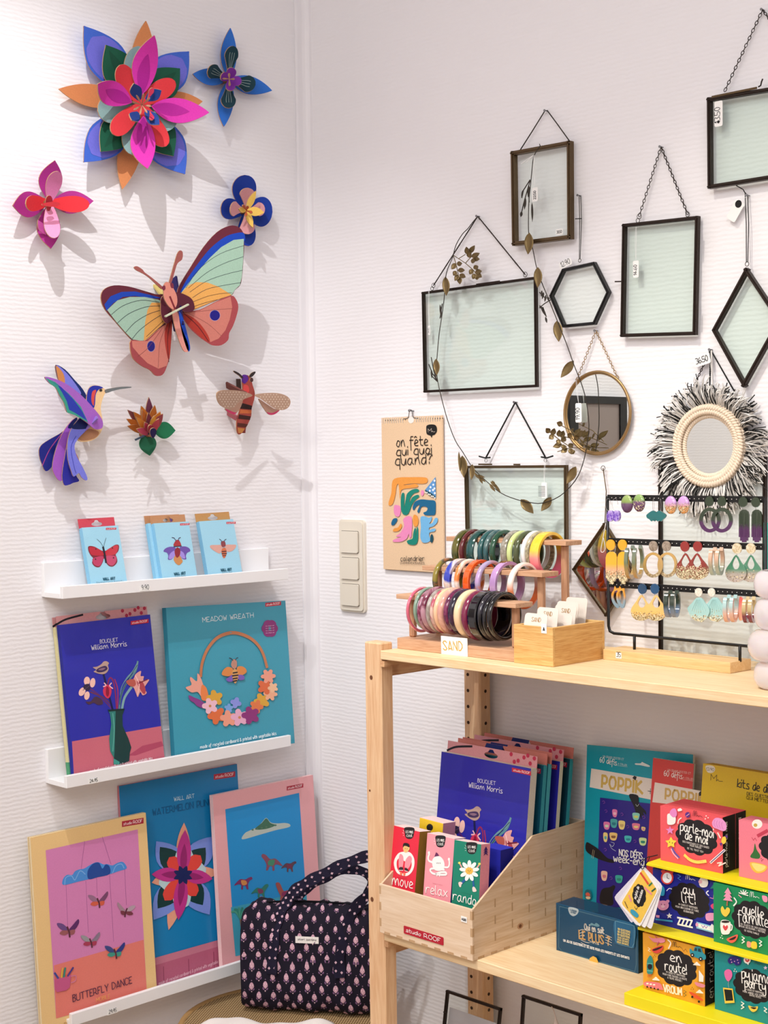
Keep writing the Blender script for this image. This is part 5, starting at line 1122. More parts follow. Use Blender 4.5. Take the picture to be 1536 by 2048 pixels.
# row 1
amy = marble('amethyst', '6a3fb8', 'b8a0e0', 160)
for k, (x, y) in enumerate(((330, 275), (378, 275))):
    o, u, v = earring('%s earring of the purple bead pair on thin hoops, top rail' % lr[k], x, y)
    shape(o, u, v, [(x - 24, y + 5), (x - 16, y - 30), (x, y - 40), (x + 18, y - 32), (x + 27, y), (x + 20, y + 35), (x, y + 46), (x - 18, y + 35)], amy, name='bead', th=.005, smooth=2)
    g = G(); u2, v2 = P(x - 22 + 5 * k, 190); g.tube([(u2 - u + .0062 * math.cos(a), v2 - v + .0105 * math.sin(a), .001) for a in [2 * PI * i / 18 for i in range(15)]], .0003, n=4); g.build('hoop_wire', SILVER, o, local=True)
gv = gradmat('green_violet', [(.2, '5c3560'), (.5, '6a4a6a'), (.62, '86a04e'), (1, '9ab06a')], .15, .8, glitter=.0); gv2 = gradmat('green_violet_glitter', [(.15, '5a2f62'), (.55, '6e4a70'), (.68, '7fa052'), (1, '93b470')], .15, .8, glitter=.35, glow=.55)
for k, (x, y, m) in enumerate(((460, 185, gv), (553, 178, gv2))):
    o, u, v = earring('%s round green and violet dome earring, top rail' % lr[k], x, y); g = G(); c_, _ = P(x, y); rx = abs(P(x + 46, y)[0] - P(x - 46, y)[0]) / 2; g.sphere((0, 0, .003), 1, n=20, sc=(rx, rx * 1.22, .005)); g.build('dome', m, o, local=True, smooth=True)
tl = resin('teal_shell', '0d6a6c')
for k, (x, y) in enumerate(((658, 282), (713, 282))):
    o, u, v = earring('%s small teal scallop earring hanging on a thin hook, top rail' % lr[k], x, y)
    shape(o, u, v, [(x, y - 46), (x - 28, y - 30), (x - 50, y - 10), (x - 44, y + 12), (x - 26, y + 22), (x - 12, y + 38), (x + 2, y + 30), (x + 14, y + 38), (x + 28, y + 24), (x + 44, y + 10), (x + 52, y - 12), (x + 28, y - 30)], tl, th=.003, name='scallop', smooth=2, z=.002 * k)
    g = G(); u2, v2 = P(x, 195); g.tube([(u2 - u + .0016 * math.cos(a), v2 - v + .011 * math.sin(a), .001) for a in [2 * PI * i / 14 for i in range(14)]], .0003, n=4, closed=True); g.build('hook_wire', SILVER, o, local=True)
lo1 = gradmat('lilac_orange', [(.0, 'ef9a3c'), (.35, 'd99a6a'), (.6, 'c79ad0'), (1, 'c99ad6')], .15, .8, glitter=.5, glow=.5)
for k, (x, y) in enumerate(((798, 193), (898, 192))):
    o, u, v = earring('%s round lilac and orange glitter dome earring, top rail' % lr[k], x, y); g = G(); rx = abs(P(x + 47, y)[0] - P(x - 47, y)[0]) / 2; g.sphere((0, 0, .003), 1, n=20, sc=(rx, rx * 1.25, .005)); g.build('dome', lo1, o, local=True, smooth=True)
dkg = resin('forest_resin', '23351a'); gp = gradmat('forest_to_plum', [(.0, '4a0c52'), (.38, '4a1450'), (.52, '22331c'), (1, '26381e')], .15, .8)
for k, (x, y, hx) in enumerate(((1093, 165, 1098), (1190, 165, 1198))):
    o, u, v = earring('%s dark green and plum ring drop earring, top rail' % lr[k], x, y); disc(o, u, v, x, y, 33, dkg); jump(o, u, v, x, 208)
    shape(o, u, v, ell(hx, 310, 83, 97, 0, 16), gp, ell(hx, 310, 57, 70, 0, 16), name='ring', z=.0026 * k, smooth=2)
for k, (x, y) in enumerate(((1355, 170), (1453, 172))):
    o, u, v = earring('%s dark green and plum arched tassel earring, top rail' % lr[k], x, y); disc(o, u, v, x, y, 34, dkg); jump(o, u, v, x, 215)
    c_ = x + 8; d = shape(o, u, v, [(c_ - 40, 270), (c_ - 32, 244), (c_ - 12, 229), (c_ + 12, 229), (c_ + 32, 244), (c_ + 40, 270), (c_ + 40, 445), (c_ + 30, 445), (c_ + 30, 470), (c_ + 16, 470), (c_ + 16, 482), (c_ - 16, 482), (c_ - 16, 470), (c_ - 30, 470), (c_ - 30, 442), (c_ - 40, 442)], gp, name='tassel', smooth=0)
    g = G()
    for q in (9, 18, 27):
        pts = [P(c_ - q, 440)] + [P(c_ - q * math.cos(b), 262 - q * math.sin(b)) for b in [PI * i / 8 for i in range(9)]] + [P(c_ + q, 440)]
        g.tube([(a_ - u, b_ - v, .0022) for a_, b_ in pts], .0006, n=4)
    g.build('arch_ridges', gp, d, local=True)['kind'] = 'stuff'
# row 2
ye = resin('sun_yellow', 'e8a818'); yp = gradmat('yellow_pink_gold', [(.0, 'b39a4e'), (.25, 'd9a878'), (.45, 'efae84'), (.62, 'f0b42a'), (1, 'eeb01e')], .18, .7, glitter=.9, glow=.3)
for k, (x, y) in enumerate(((328, 503), (419, 503))):
    o, u, v = earring('%s yellow arched tassel earring with glitter fringe, middle rail' % lr[k], x, y); disc(o, u, v, x, y, 34, ye); jump(o, u, v, x, 545)
    c_ = x + 5; shape(o, u, v, [(c_ - 42, 600), (c_ - 34, 572), (c_ - 14, 555), (c_ + 14, 555), (c_ + 34, 572), (c_ + 42, 600), (c_ + 42, 765), (c_ + 32, 765), (c_ + 32, 785), (c_ + 18, 785), (c_ + 18, 806), (c_ - 14, 806), (c_ - 14, 785), (c_ - 30, 780), (c_ - 30, 765), (c_ - 42, 762)], yp, name='tassel', smooth=0)
def hoop(o, u0, v0, cx, cy, rx, ry, wpx, m, gap=(20, 70), open_=True, dep=.010, name='hoop'):
    """open C hoop seen edge-on: a band in a plane turned away from the rail"""
    (u, v) = P(cx, cy); R = abs(P(cx, cy - ry)[1] - v); wd = abs(P(cx + wpx, cy)[0] - P(cx, cy)[0]); g = G(); n = 30; vs = []
    a0, a1 = (math.radians(120), math.radians(120 + 290)) if open_ else (0, 2 * PI)
    c, s_ = math.cos(math.radians(72)), math.sin(math.radians(72))
    for i in range(n + 1):
        a = a0 + (a1 - a0) * i / n
        for rad, dz in ((R, -.5), (R, .5), (R - .0065, .5), (R - .0065, -.5)):
            X_, Z_, T_ = rad * math.cos(a) * .8, rad * math.sin(a), dz * wd
            vs.append((u - u0 + X_ * c + T_ * s_, v - v0 + Z_, .012 + X_ * s_ - T_ * c))
    fs = [(i * 4 + k, i * 4 + (k + 1) % 4, i * 4 + 4 + (k + 1) % 4, i * 4 + 4 + k) for i in range(n) for k in range(4)] + [(0, 1, 2, 3), (n * 4 + 3, n * 4 + 2, n * 4 + 1, n * 4)]
    g.add(vs, fs); autosmooth(g.build(name, m, o, local=True), 40)
grn = gradmat('grey_green_amber', [(.0, 'c99a5a'), (.3, 'a88f58'), (.5, '6f7a5c'), (1, '6a7568')], .15, .8)
for k, x in enumerate((500, 560)):
    o, u, v = earring('%s grey-green and amber half hoop earring, middle rail' % lr[k], x, 500); hoop(o, u, v, x + 10, 625, 40, 138, 22, grn)
gch = marble('champagne', '8a7a6a', 'a89888', 120); amb = gradmat('amber_ring', [(.0, '9a8a70'), (.3, 'b8985c'), (1, 'c9a05a')], .15, .8, glitter=.5, glow=.15)
for k, (x, hx) in enumerate(((658, 665), (760, 768))):
    o, u, v = earring('%s amber oval ring drop earring under a champagne disc, middle rail' % lr[k], x, 512); disc(o, u, v, x, 512, 33, gch); jump(o, u, v, x, 555)
    shape(o, u, v, ell(hx, 658, 76, 98, 0, 16), amb, ell(hx, 655, 56, 76, 0, 16), name='ring', z=.003 if k == 0 else 0, smooth=2)
rd = resin('brick_red', '93231c'); rg = gradmat('red_glitter', [(.0, '9a6a4a'), (.3, '8a3a28'), (.5, '8a2a1c'), (1, '93281c')], .18, .7, glitter=.85, glow=.42)
gdc = marble('gold_flake_disc', 'c9b48a', 'e8dcc0', 160); gt = gradmat('green_grey_teardrop', [(.0, 'b8a8a0'), (.3, 'b0a59a'), (.48, '4f8a6c'), (1, '2f7f5c')], .15, .8, glitter=.25, glow=.3)
def drop(o, u, v, x, top, bot, hw, m, hole, z=0):
    mid = top + (bot - top) * .62; f = [(x, top), (x + hw * .45, top + (mid - top) * .4), (x + hw * .88, mid - (mid - top) * .22), (x + hw, mid + 10), (x + hw * .78, bot - (bot - mid) * .3), (x + hw * .3, bot - 2), (x, bot), (x - hw * .3, bot - 2), (x - hw * .78, bot - (bot - mid) * .3), (x - hw, mid + 10), (x - hw * .88, mid - (mid - top) * .22), (x - hw * .45, top + (mid - top) * .4)]
    hx, ht, hb, hr = hole; hh = [(hx, ht), (hx + hr * .7, ht + (hb - ht) * .35), (hx + hr, ht + (hb - ht) * .66), (hx + hr * .6, hb - 5), (hx, hb), (hx - hr * .6, hb - 5), (hx - hr, ht + (hb - ht) * .66), (hx - hr * .7, ht + (hb - ht) * .35)]
    shape(o, u, v, f, m, hh, name='teardrop', z=z)
for k, (x, dx2) in enumerate(((903, 908), (1002, 1006))):
    o, u, v = earring('%s brick red teardrop earring with gold glitter, middle rail' % lr[k], x, 515); disc(o, u, v, x, 515, 34, rd); jump(o, u, v, x, 560); drop(o, u, v, dx2, 566, 770, 80 if k == 0 else 92, rg, (dx2, 580, 672, 32), z=.003 * k)
pg = gradmat('peach_mint', [(.0, 'b8d0c4'), (.35, 'b0a890'), (.6, 'cfa68a'), (1, 'd8b49c')], .15, .8)
for k, x in enumerate((1145, 1195)):
    o, u, v = earring('%s peach and mint half hoop earring, middle rail' % lr[k], x, 510); hoop(o, u, v, x + 8, 620, 40, 115, 24, pg)
for k, (x, dx2) in enumerate(((1307, 1308), (1415, 1416))):
    o, u, v = earring('%s green and grey teardrop earring under a gold-flake disc, middle rail' % lr[k], x, 530); disc(o, u, v, x, 530, 36, gdc); jump(o, u, v, x, 572); drop(o, u, v, dx2, 580, 790, 82, gt, (dx2, 592, 690, 28), z=.003 * (1 - k))
# row 3
ob = gradmat('orange_blue_leaf', [(.0, '7f9cb0'), (.35, '8aa0ac'), (.6, 'e09a30'), (1, 'e8a030')], .15, .8)
for k, (x, y) in enumerate(((372, 850), (418, 850))):
    o, u, v = earring('%s small orange and blue cat-shaped outline earring, lowest rail' % lr[k], x, y)
    shape(o, u, v, [(x - 12, 820), (x - 4, 838), (x + 14, 838), (x + 22, 822), (x + 26, 870), (x + 34, 920), (x + 20, 990), (x - 12, 975), (x - 34, 930), (x - 36, 880), (x - 18, 850)], ob, [(x - 8, 858), (x + 12, 858), (x + 20, 900), (x + 14, 960), (x - 8, 950), (x - 24, 910), (x - 20, 876)], name='outline_drop', z=.003 * k)
nb = resin('petrol_disc', '0f4a78'); yb_ = gradmat('butter_glitter', [(.0, 'b09a60'), (.18, 'c8a870'), (.3, 'efc070'), (1, 'f0c27a')], .2, .6, glitter=.95, glow=.2)
for k, (x, dx2) in enumerate(((573, 565), (670, 688))):
    o, u, v = earring('%s butter yellow teardrop earring under a petrol blue disc, lowest rail' % lr[k], x, 843); disc(o, u, v, x, 843, 33, nb); jump(o, u, v, x, 884); drop(o, u, v, dx2, 888, 1090, 80, yb_, (dx2 + 4, 905, 988, 30), z=.003 * k)
gb = gradmat('green_to_blue', [(.0, '7f93b8'), (.3, '5f7690'), (.5, '24352a'), (1, '26382c')], .15, .8)
for k, x in enumerate((800, 850)):
    o, u, v = earring('%s dark green and slate blue half hoop earring, lowest rail' % lr[k], x, 850); hoop(o, u, v, x + 8, 950, 40, 110, 26, gb)
sh = gradmat('ice_blue_shell', [(.0, 'd0cfa8'), (.16, 'c0d4c8'), (.3, 'a4cfcc'), (1, '9fcccc')], .2, .6, glitter=.7, glow=.16); cd_ = marble('clear_disc', 'd8d0c0', 'f0ece0', 160)
for k, (x, c_) in enumerate(((1010, 1020), (1110, 1135))):
    o, u, v = earring('%s pale blue scallop shell earring, lowest rail' % lr[k], x, 870); disc(o, u, v, x, 870, 28, cd_); jump(o, u, v, x, 905)
    d = shape(o, u, v, [(c_ - 18, 912), (c_ - 50, 950), (c_ - 84, 985), (c_ - 84, 1005), (c_ - 74, 1030), (c_ - 66, 1052), (c_ - 45, 1072), (c_ - 25, 1090), (c_, 1092), (c_ + 22, 1100), (c_ + 42, 1085), (c_ + 62, 1072), (c_ + 74, 1045), (c_ + 84, 1022), (c_ + 78, 990), (c_ + 48, 950), (c_ + 20, 912)], sh, name='shell', z=.003 * (1 - k), smooth=2)
    g = G()
    for q in range(-3, 4): a1 = P(c_ + q * 5, 925); a2 = P(c_ + q * 18, 1030 - abs(q) * 6); g.tube([(a1[0] - u, a1[1] - v, .0024 + .003 * (1 - k)), (a2[0] - u, a2[1] - v, .0024 + .003 * (1 - k))], .0005, n=4)
    g.build('shell_ribs', sh, d, local=True)['kind'] = 'stuff'
pb2 = gradmat('blue_peach_hoop', [(.0, 'efb49c'), (.35, 'e0b8a8'), (.6, 'a9c8c8'), (1, 'a5c8c8')], .15, .8); ppk = gradmat('coral_peach', [(.0, 'eebb9a'), (.5, 'ea9a86'), (.8, 'e86a62'), (1, 'e86a62')], .15, .7)
for k, x in enumerate((1255, 1305)):
    o, u, v = earring('%s pale blue and peach half hoop earring, lowest rail' % lr[k], x, 880); hoop(o, u, v, x + 8, 985, 40, 112, 24, pb2)
o, u, v = earring('single coral petal earring behind the pale blue hoops, lowest rail', 1330, 890); shape(o, u, v, [(1320, 905), (1345, 925), (1368, 960), (1372, 1010), (1350, 1070), (1325, 1092), (1308, 1060), (1312, 980)], ppk, name='petal_drop', z=-.004)
sb2 = gradmat('sand_burgundy', [(.0, '7a1238'), (.3, '7a1a3c'), (.5, 'c2ad7a'), (1, 'cdb98c')], .15, .8)
for k, x in enumerate((1400, 1445)):
    o, u, v = earring('%s sand and burgundy half hoop earring, lowest rail' % lr[k], x, 885); hoop(o, u, v, x + 10, 995, 40, 108, 24, sb2)

# ------------------------------------------------------------------ bubble vase at the right edge
VC = HZ(1556, 1377, SB); VY = -VC.y
t = thing('bubble_vase', 'milky pink glass vase of stacked bubbles at the right edge of the top shelf', 'vase', (VC.x, VC.y, SB))
prof = []; 
for y0, y1, rpx in ((1377, 1322, 46), (1322, 1259, 57), (1259, 1196, 45), (1196, 1140, 45)):
    z0, z1 = BW(1556, y0, VY).z, BW(1556, y1, VY).z; r = rpx / F_PX * (VC - CAM).length; rn = r * .55
    for i in range(11 if y0 > 1200 else 12):
        a = PI * i / 10; prof.append((rn + (r - rn) * math.sin(a) ** .9 if 0 < i < 10 else rn, z0 + (z1 - z0) * (.5 - .5 * math.cos(a))))
prof = [(0, SB + .0005), (prof[0][0] * .9, SB + .0005)] + [p for p in prof if p[1] > SB + .0006]
g = G(); g.lathe([(r, z) for r, z in prof], 32, M=Matrix.Translation(V((VC.x, VC.y, 0))))
g.build('glass_body', mat('milky_pink_glass', 'f8f0f3', .08, coat=.8, trans=.5, sss=.25, ior=1.15), t, smooth=True)

# ------------------------------------------------------------------ glass frames, cords and chains on the back wall
def bw(x, y, Z, off): return BW(Z[0] + x / Z[2], Z[1] + y / Z[2], off)
def bars(parent, C, w, h, m, name='frame_bar', lip=True):
    n = len(C); nr = (C[1] - C[0]).cross(C[2] - C[1]).normalized(); nr = nr if nr.y < 0 else -nr
    for i in range(n):
        a, b = C[i], C[(i + 1) % n]; t = (b - a).normalized(); c = sum(C, V()) / n
        inn = (c - (a + b) / 2); inn = (inn - t * inn.dot(t)).normalized()
        g = G(); g.beam(a + inn * w * .5 - t * .0, b + inn * w * .5, w, h, nr)
        if lip: g.beam(a + inn * w * .5 + nr * h * .5, b + inn * w * .5 + nr * h * .5, w * .35, h * .35, nr)
        g.build(name, m, parent)
    return nr
def cord(parent, pts, r, m, name='cord'): g = G(); g.tube(pts, r, n=5); return g.build(name, m, parent, smooth=True)
def twist(parent, a, b, r, m, name='twisted_cord', turns=None):
    L_ = (b - a).length; n = int(L_ / .002) + 2; t = (b - a).normalized(); u = t.orthogonal().normalized(); v = t.cross(u); g = G(); k2 = 2 * PI * (L_ / .0075)
    for ph in (0, PI): g.tube([a + (b - a) * (i / n) + (u * math.cos(k2 * i / n + ph) + v * math.sin(k2 * i / n + ph)) * r * .6 for i in range(n + 1)], r * .75, n=4)
    return g.build(name, m, parent, smooth=True)
def chain(parent, a, b, m, p=.0062, r=.0021, t=.0007, name='chain'):
    L_ = (b - a).length; n = max(2, int(L_ / p)); g = G()
    for i in range(n): g.link(a + (b - a) * (i / n), a + (b - a) * ((i + 1) / n), r, t, roll=(i % 2) * PI / 2)
    return stuff(g.build(name, m, parent, smooth=True))
def nail(parent, p, m=STEEL): g = G(); g.tube([V((p.x, -.0002, p.z)), V((p.x, p.y - .004, p.z))], .0011, n=6); g.tube([V((p.x, p.y - .004, p.z)), V((p.x, p.y - .0052, p.z))], .0024, n=8); g.build('nail', m, parent)
def eye(parent, c, r, m, name='hanging_ring', t=.0006): g = G(); g.tube([c + V((r * math.cos(a), 0, r * math.sin(a))) for a in [2 * PI * k / 12 for k in range(12)]], t, n=5, closed=True); g.build(name, m, parent, smooth=True)
def pane(parent, C, inset, off, th=.0018, name='glass_pane'):
    c = sum(C, V()) / len(C); nr = (C[1] - C[0]).cross(C[2] - C[1]).normalized(); nr = nr if nr.y < 0 else -nr
    Q = [p + (c - p).normalized() * inset for p in C]; g = G(); n = len(Q)
    vs = [q + nr * (off - th / 2) for q in Q] + [q + nr * (off + th / 2) for q in Q]
    g.add(vs, [tuple(range(n)), tuple(range(n, 2 * n))] + [(i, (i + 1) % n, n + (i + 1) % n, n + i) for i in range(n)])
    return g.build(name, GLASS, parent)
def wire_tag(parent, a, b, W, H, txt, name='price_tag', ang=0, dot=False, face_y=None):
    """paper tag on a thread; b = top centre of the tag"""
    if a is not None: g = G(); g.tube([a + V((-.0009, 0, 0)), (a + b) / 2 + V((-.0014, -.001, 0)), b], .0003, n=4); g.tube([a + V((.0009, 0, 0)), (a + b) / 2 + V((.0012, -.001, 0)), b], .0003, n=4); g.build('tag_thread', mat('white_thread', 'f2f2f2', .6), parent)
    M_ = Matrix.Translation(b) @ Matrix(((1, 0, 0, 0), (0, 0, -1, 0), (0, 1, 0, 0), (0, 0, 0, 1))) @ Matrix.Rotation(ang, 4, 'Z')
    g = G(); g.prism(rr(-W / 2, -H, W / 2, 0, min(W, H) * .18, 3), 0, .0004, M=M_); t_ = g.build(name, mat('tag_paper', 'f3f2f0', .6), parent)
    a_ = Art(None, z0=.0007, px=False)
    if H > W:
        st, tw = lettering(txt, False); s_ = H * .6 / tw
        for q in st: a_.line([(W * .18 - p[1] * s_, -H * .85 + p[0] * s_) for p in q], W * .07, '2c2c30', raw=True, same=True)
    else: a_.text(txt, (-W * .36, -H * .72), (W * .36, -H * .72), H * .07, '2c2c30')
    if dot: a_.poly(ell(0, -H * .82 if H > W else -H * .5, W * .16, W * .16, 0, 12), '1c1c1c')
    I = WM[parent.name].inverted() @ M_; a_.g.v = [tuple(I @ V(v)) for v in a_.g.v]; a_.build('tag_print', t_)
    return t_
GF = 'hanging glass frames on the back wall'
def glass_frame(label, Cpx, Z, off, w, h, m, cat='glass frame', name='glass_frame', panes=1):
    C = [bw(x, y, Z, off) for x, y in Cpx]; b = C[0] * 0
    for p in C: b = b + p
    b = b / len(C); b.z = min(p.z for p in C)
    t = thing(name, label, cat, b, GF); nr = bars(t, C, w, h, m); pane(t, C, w * .6, .0)
    if panes > 1: pane(t, C, w * .6, -.004)
    return t, C, nr

Za = (720, 180, 2.8444)     # zoom of the upper left frames
# 1 small brass portrait frame (deep box)
t, C, nr = glass_frame('small portrait brass glass frame with a bare wire hanger, topmost left of the frames', [(868, 352), (1205, 290), (1208, 848), (876, 888)], Za, .016, .0075, .012, BRASS, panes=1)
g = G(); ap = bw(1058, 118, Za, .006); a1, a2 = bw(905, 352, Za, .012), bw(1195, 295, Za, .012)
g.tube([a1, a1 + (ap - a1) * .5 + V((-.001, 0, 0)), ap + V((-.003, 0, 0)), ap + V((.003, 0, .0)), a2 + (ap - a2) * .55 + V((.002, 0, 0)), a2], .0011, n=6); g.build('wire_hanger', DKWIRE, t, smooth=True); nail(t, ap)
g = G(); g.beam(bw(905, 352, Za, .021), bw(1085, 318, Za, .021), .004, .003, (0, -1, 0)); g.build('clasp', BRASS, t)
wire_tag(t, None, bw(1134, 790, Za, .0245), .017, .011, '30.50', 'price_sticker')
# 2 large landscape
t, C, nr = glass_frame('large landscape glass frame with dark bars on a twisted cord, left of the group', [(357, 1150), (1005, 1062), (1012, 1690), (368, 1722)], Za, .012, .0048, .007, BLKMET, panes=2)
ap = bw(670, 718, Za, .006); r1, r2 = bw(418, 1112, Za, .010), bw(940, 1050, Za, .010)
twist(t, r1, ap, .0012, BLKMET); twist(t, r2, ap, .0012, BLKMET); eye(t, r1, .0048, DKWIRE); eye(t, r2, .0048, DKWIRE); eye(t, r1 + V((-.003, -.001, -.006)), .004, DKWIRE); nail(t, ap)
g = G(); g.beam(bw(662, 1108, Za, .018), bw(795, 1090, Za, .018), .004, .002, (0, -1, 0)); g.build('clasp', BLKMET, t)
wire_tag(t, bw(392, 1145, Za, .0175), bw(393, 1340, Za, .0175), .006, .019, '3485')
# 3 hexagon
t, C, nr = glass_frame('small black hexagonal glass frame hanging from a thin cord', [(1158, 1018), (1338, 978), (1424, 1150), (1340, 1335), (1160, 1352), (1084, 1172)], Za, .012, .0052, .009, BLACK)
ap = bw(1246, 600, Za, .006); r1 = bw(1250, 970, Za, .012); eye(t, r1, .0032, DKWIRE)
g = G(); g.tube([r1 + V((-.001, 0, .003)), bw(1250, 740, Za, .008), ap], .0007, n=5); g.tube([r1 + V((.001, 0, .003)), bw(1260, 740, Za, .008), bw(1256, 606, Za, .006), ap], .0007, n=5); g.tube([bw(1224, 733, Za, .012), bw(1262, 731, Za, .008)], .0009, n=5); g.build('cord', BLKCORD, t); nail(t, ap)
wire_tag(t, r1, bw(1165, 970, Za, .014), .030, .013, '12.90', ang=.28)
# 4 tall portrait
Zc = (1080, 0, 2.56)
t, C, nr = glass_frame('tall portrait glass frame with dark bars on a chain, right of the hexagon', [(428, 1148), (815, 1106), (802, 1715), (418, 1726)], Zc, .012, .0058, .009, BLKMET, panes=2)
ap = bw(620, 752, Zc, .006); r1, r2 = bw(508, 1108, Zc, .011), bw(756, 1098, Zc, .011)
chain(t, r1, ap, BLKMET); chain(t, r2, ap, BLKMET); eye(t, r1, .0046, DKWIRE); eye(t, r2, .0040, DKWIRE); eye(t, r1 + V((-.003, 0, -.007)), .004, DKWIRE); nail(t, ap)
g = G(); g.beam(bw(384, 1442, Zc, .012), bw(424, 1441, Zc, .012), .0022, .002, (0, -1, 0)); g.build('side_pin', BLKMET, t)
g = G(); g.beam(bw(808, 1180, Zc, .018), bw(805, 1285, Zc, .018), .003, .002, (0, -1, 0)); g.beam(bw(800, 1560, Zc, .018), bw(798, 1640, Zc, .018), .003, .002, (0, -1, 0)); g.build('clasp', BLKMET, t)
wire_tag(t, bw(492, 1160, Zc, .0175), bw(491, 1335, Zc, .0175), .012, .030, '14.60')
# 5 top right landscape, runs out of the picture
t, C, nr = glass_frame('landscape glass frame with aged dark bars on a chain, top right corner', [(862, 503), (1430, 408), (1425, 880), (866, 968)], Zc, .014, .0062, .010, BLKMET, panes=2)
ap = bw(1140, 50, Zc, .006); r1 = bw(945, 468, Zc, .012); r2 = bw(1395, 410, Zc, .012)
chain(t, r1, ap, BLKMET); chain(t, r2, ap, BLKMET); nail(t, ap)
g = G(); g.tube([bw(1118, 445, Zc, .014), bw(1130, 438, Zc, .014), bw(1134, 420, Zc, .016), bw(1140, 404, Zc, .018)], .0013, n=5); g.build('clasp', BLKMET, t)
g = G(); g.beam(bw(880, 497, Zc, .021), bw(1110, 450, Zc, .021), .0035, .002, (0, -1, 0)); g.build('top_strip', BRASS, t)
wire_tag(t, None, bw(914, 517, Zc, .0205), .016, .043, '13.50', 'price_sticker', dot=True)
# 6 diamond
t, C, nr = glass_frame('tall diamond-shaped glass frame with dark bars at the right edge', [(1060, 1370), (1240, 1640), (1048, 1985), (886, 1692)], Zc, .012, .0060, .009, BLKMET, panes=2)
ap = bw(1064, 1000, Zc, .006); r1 = bw(1060, 1352, Zc, .012); eye(t, r1, .0036, DKWIRE)
g = G(); g.tube([r1 + V((-.0012, 0, .003)), bw(1056, 1150, Zc, .009), bw(1050, 990, Zc, .006)], .0008, n=5); g.tube([r1 + V((.0014, 0, .003)), bw(1068, 1150, Zc, .009), ap], .0008, n=5); g.tube([ap, bw(1048, 985, Zc, .008), bw(1040, 970, Zc, .010), bw(1005, 950, Zc, .012)], .0009, n=5); g.build('cord', BLKCORD, t); nail(t, ap)
wire_tag(t, bw(1050, 1010, Zc, .008), bw(1028, 1030, Zc, .010), .020, .036, ' ', ang=-.62, dot=False)
g = G(); M_ = Matrix.Translation(bw(1016, 1044, Zc, .0106)) @ Matrix(((1, 0, 0, 0), (0, 0, -1, 0), (0, 1, 0, 0), (0, 0, 0, 1))); g.prism(ell(0, 0, .0065, .0065, 0, 18), 0, .0003, M=M_); g.build('tag_dot', BLKCORD, t)

# 7 round brass mirror
Zd = (1120, 660, 3.692)
def ringpts(cx, cy, rx, ry, Z, off, n=48, rot=0): return [bw(cx + rx * math.cos(a) * math.cos(rot) - ry * math.sin(a) * math.sin(rot), cy + rx * math.cos(a) * math.sin(rot) + ry * math.sin(a) * math.cos(rot), Z, off) for a in [2 * PI * k / n for k in range(n)]]
R = ringpts(272, 613, 248, 298, Zd, .010); c = bw(272, 613, Zd, 0); rad = sum((p - bw(272, 613, Zd, .010)).length for p in R) / len(R)
t = thing('round_mirror', 'round mirror in a thin brass ring hanging from a gold chain', 'mirror', (c.x, 0, c.z - rad)); mc = bw(272, 613, Zd, .010)
cir = lambda r, off, n=56: [V((mc.x + r * math.cos(a), -off, mc.z + r * math.sin(a))) for a in [2 * PI * k / n for k in range(n)]]
g = G(); g.tube(cir(rad, .010), .0026, n=8, closed=True); g.tube(cir(rad - .003, .0085), .0016, n=6, closed=True); g.build('ring_frame', GOLD, t, smooth=True)
g = G(); q = cir(rad - .001, .008); q2 = cir(rad - .001, .006); n = len(q); g.add(q + q2, [tuple(range(n)), tuple(range(n, 2 * n))] + [(i, (i + 1) % n, n + (i + 1) % n, n + i) for i in range(n)]); g.build('mirror_glass', MIRROR, t)
ap = bw(265, 5, Zd, .006); r1, r2 = bw(125, 368, Zd, .010), bw(425, 352, Zd, .010)
chain(t, r1, ap, GOLD, .0050, .0020, .0006); chain(t, r2, ap, GOLD, .0050, .0020, .0006); eye(t, r2, .003, GOLD); eye(t, r1, .003, GOLD); nail(t, ap)
wire_tag(t, bw(120, 370, Zd, .016), bw(137, 540, Zd, .016), .0145, .036, '19.90')
g = G(); 
# 8 macrame mirror
c = bw(1098, 808, Zd, .02); rad_i = (bw(1282, 808, Zd, .02) - bw(900, 830, Zd, .02)).length / 2; 
ro = (bw(1350, 808, Zd, .02) - bw(828, 808, Zd, .02)).length / 2; rv = abs(bw(1098, 560, Zd, .02).z - bw(1098, 1150, Zd, .02).z) / 2
cc = V(((bw(1345, 850, Zd, .02).x + bw(840, 850, Zd, .02).x) / 2, 0, (bw(1095, 560, Zd, .02).z + bw(1080, 1150, Zd, .02).z) / 2))
RO = (ro + rv) / 2; RI = RO * .70; 
t = thing('fringed_mirror', 'round mirror with a cream crochet rim and a black and white yarn fringe', 'mirror', (cc.x, 0, cc.z - RO - .03))
cir2 = lambda r, y, n=56, dz=0: [V((cc.x + r * math.cos(a), -y, cc.z + dz + r * math.sin(a))) for a in [2 * PI * k / n for k in range(n)]]
g = G(); q = cir2(RI + .006, .013); q2 = cir2(RI + .006, .0105); n = len(q); g.add(q + q2, [tuple(range(n)), tuple(range(n, 2 * n))] + [(i, (i + 1) % n, n + (i + 1) % n, n + i) for i in range(n)]); g.build('mirror_glass', MIRROR, t)
YW, YB = mat('white_yarn', 'e3dfda', .9), mat('black_yarn', '1a1918', .9); TANY = mat('cream_crochet', 'ead8c2', .9, bump=.3); 
g = G()
for k in range(78):
    a = 2 * PI * k / 78
    for r, dy, s in ((RI + .003, .013, .0048), (RI + .010, .019, .0054), (RI + .0175, .020, .0054), (RO - .002, .014, .0054)):
        aa = a + (.04 if r > RI + .006 else 0); M_ = Matrix.Translation(V((cc.x + r * math.cos(aa), -dy, cc.z + r * math.sin(aa)))) @ Matrix.Rotation(-aa + .5, 4, 'Y')
        g.sphere((0, 0, 0), s, n=7, sc=(1.25, .8, .62), M=M_)
stuff(g.build('crochet_rim', TANY, t, smooth=True))
g = G()
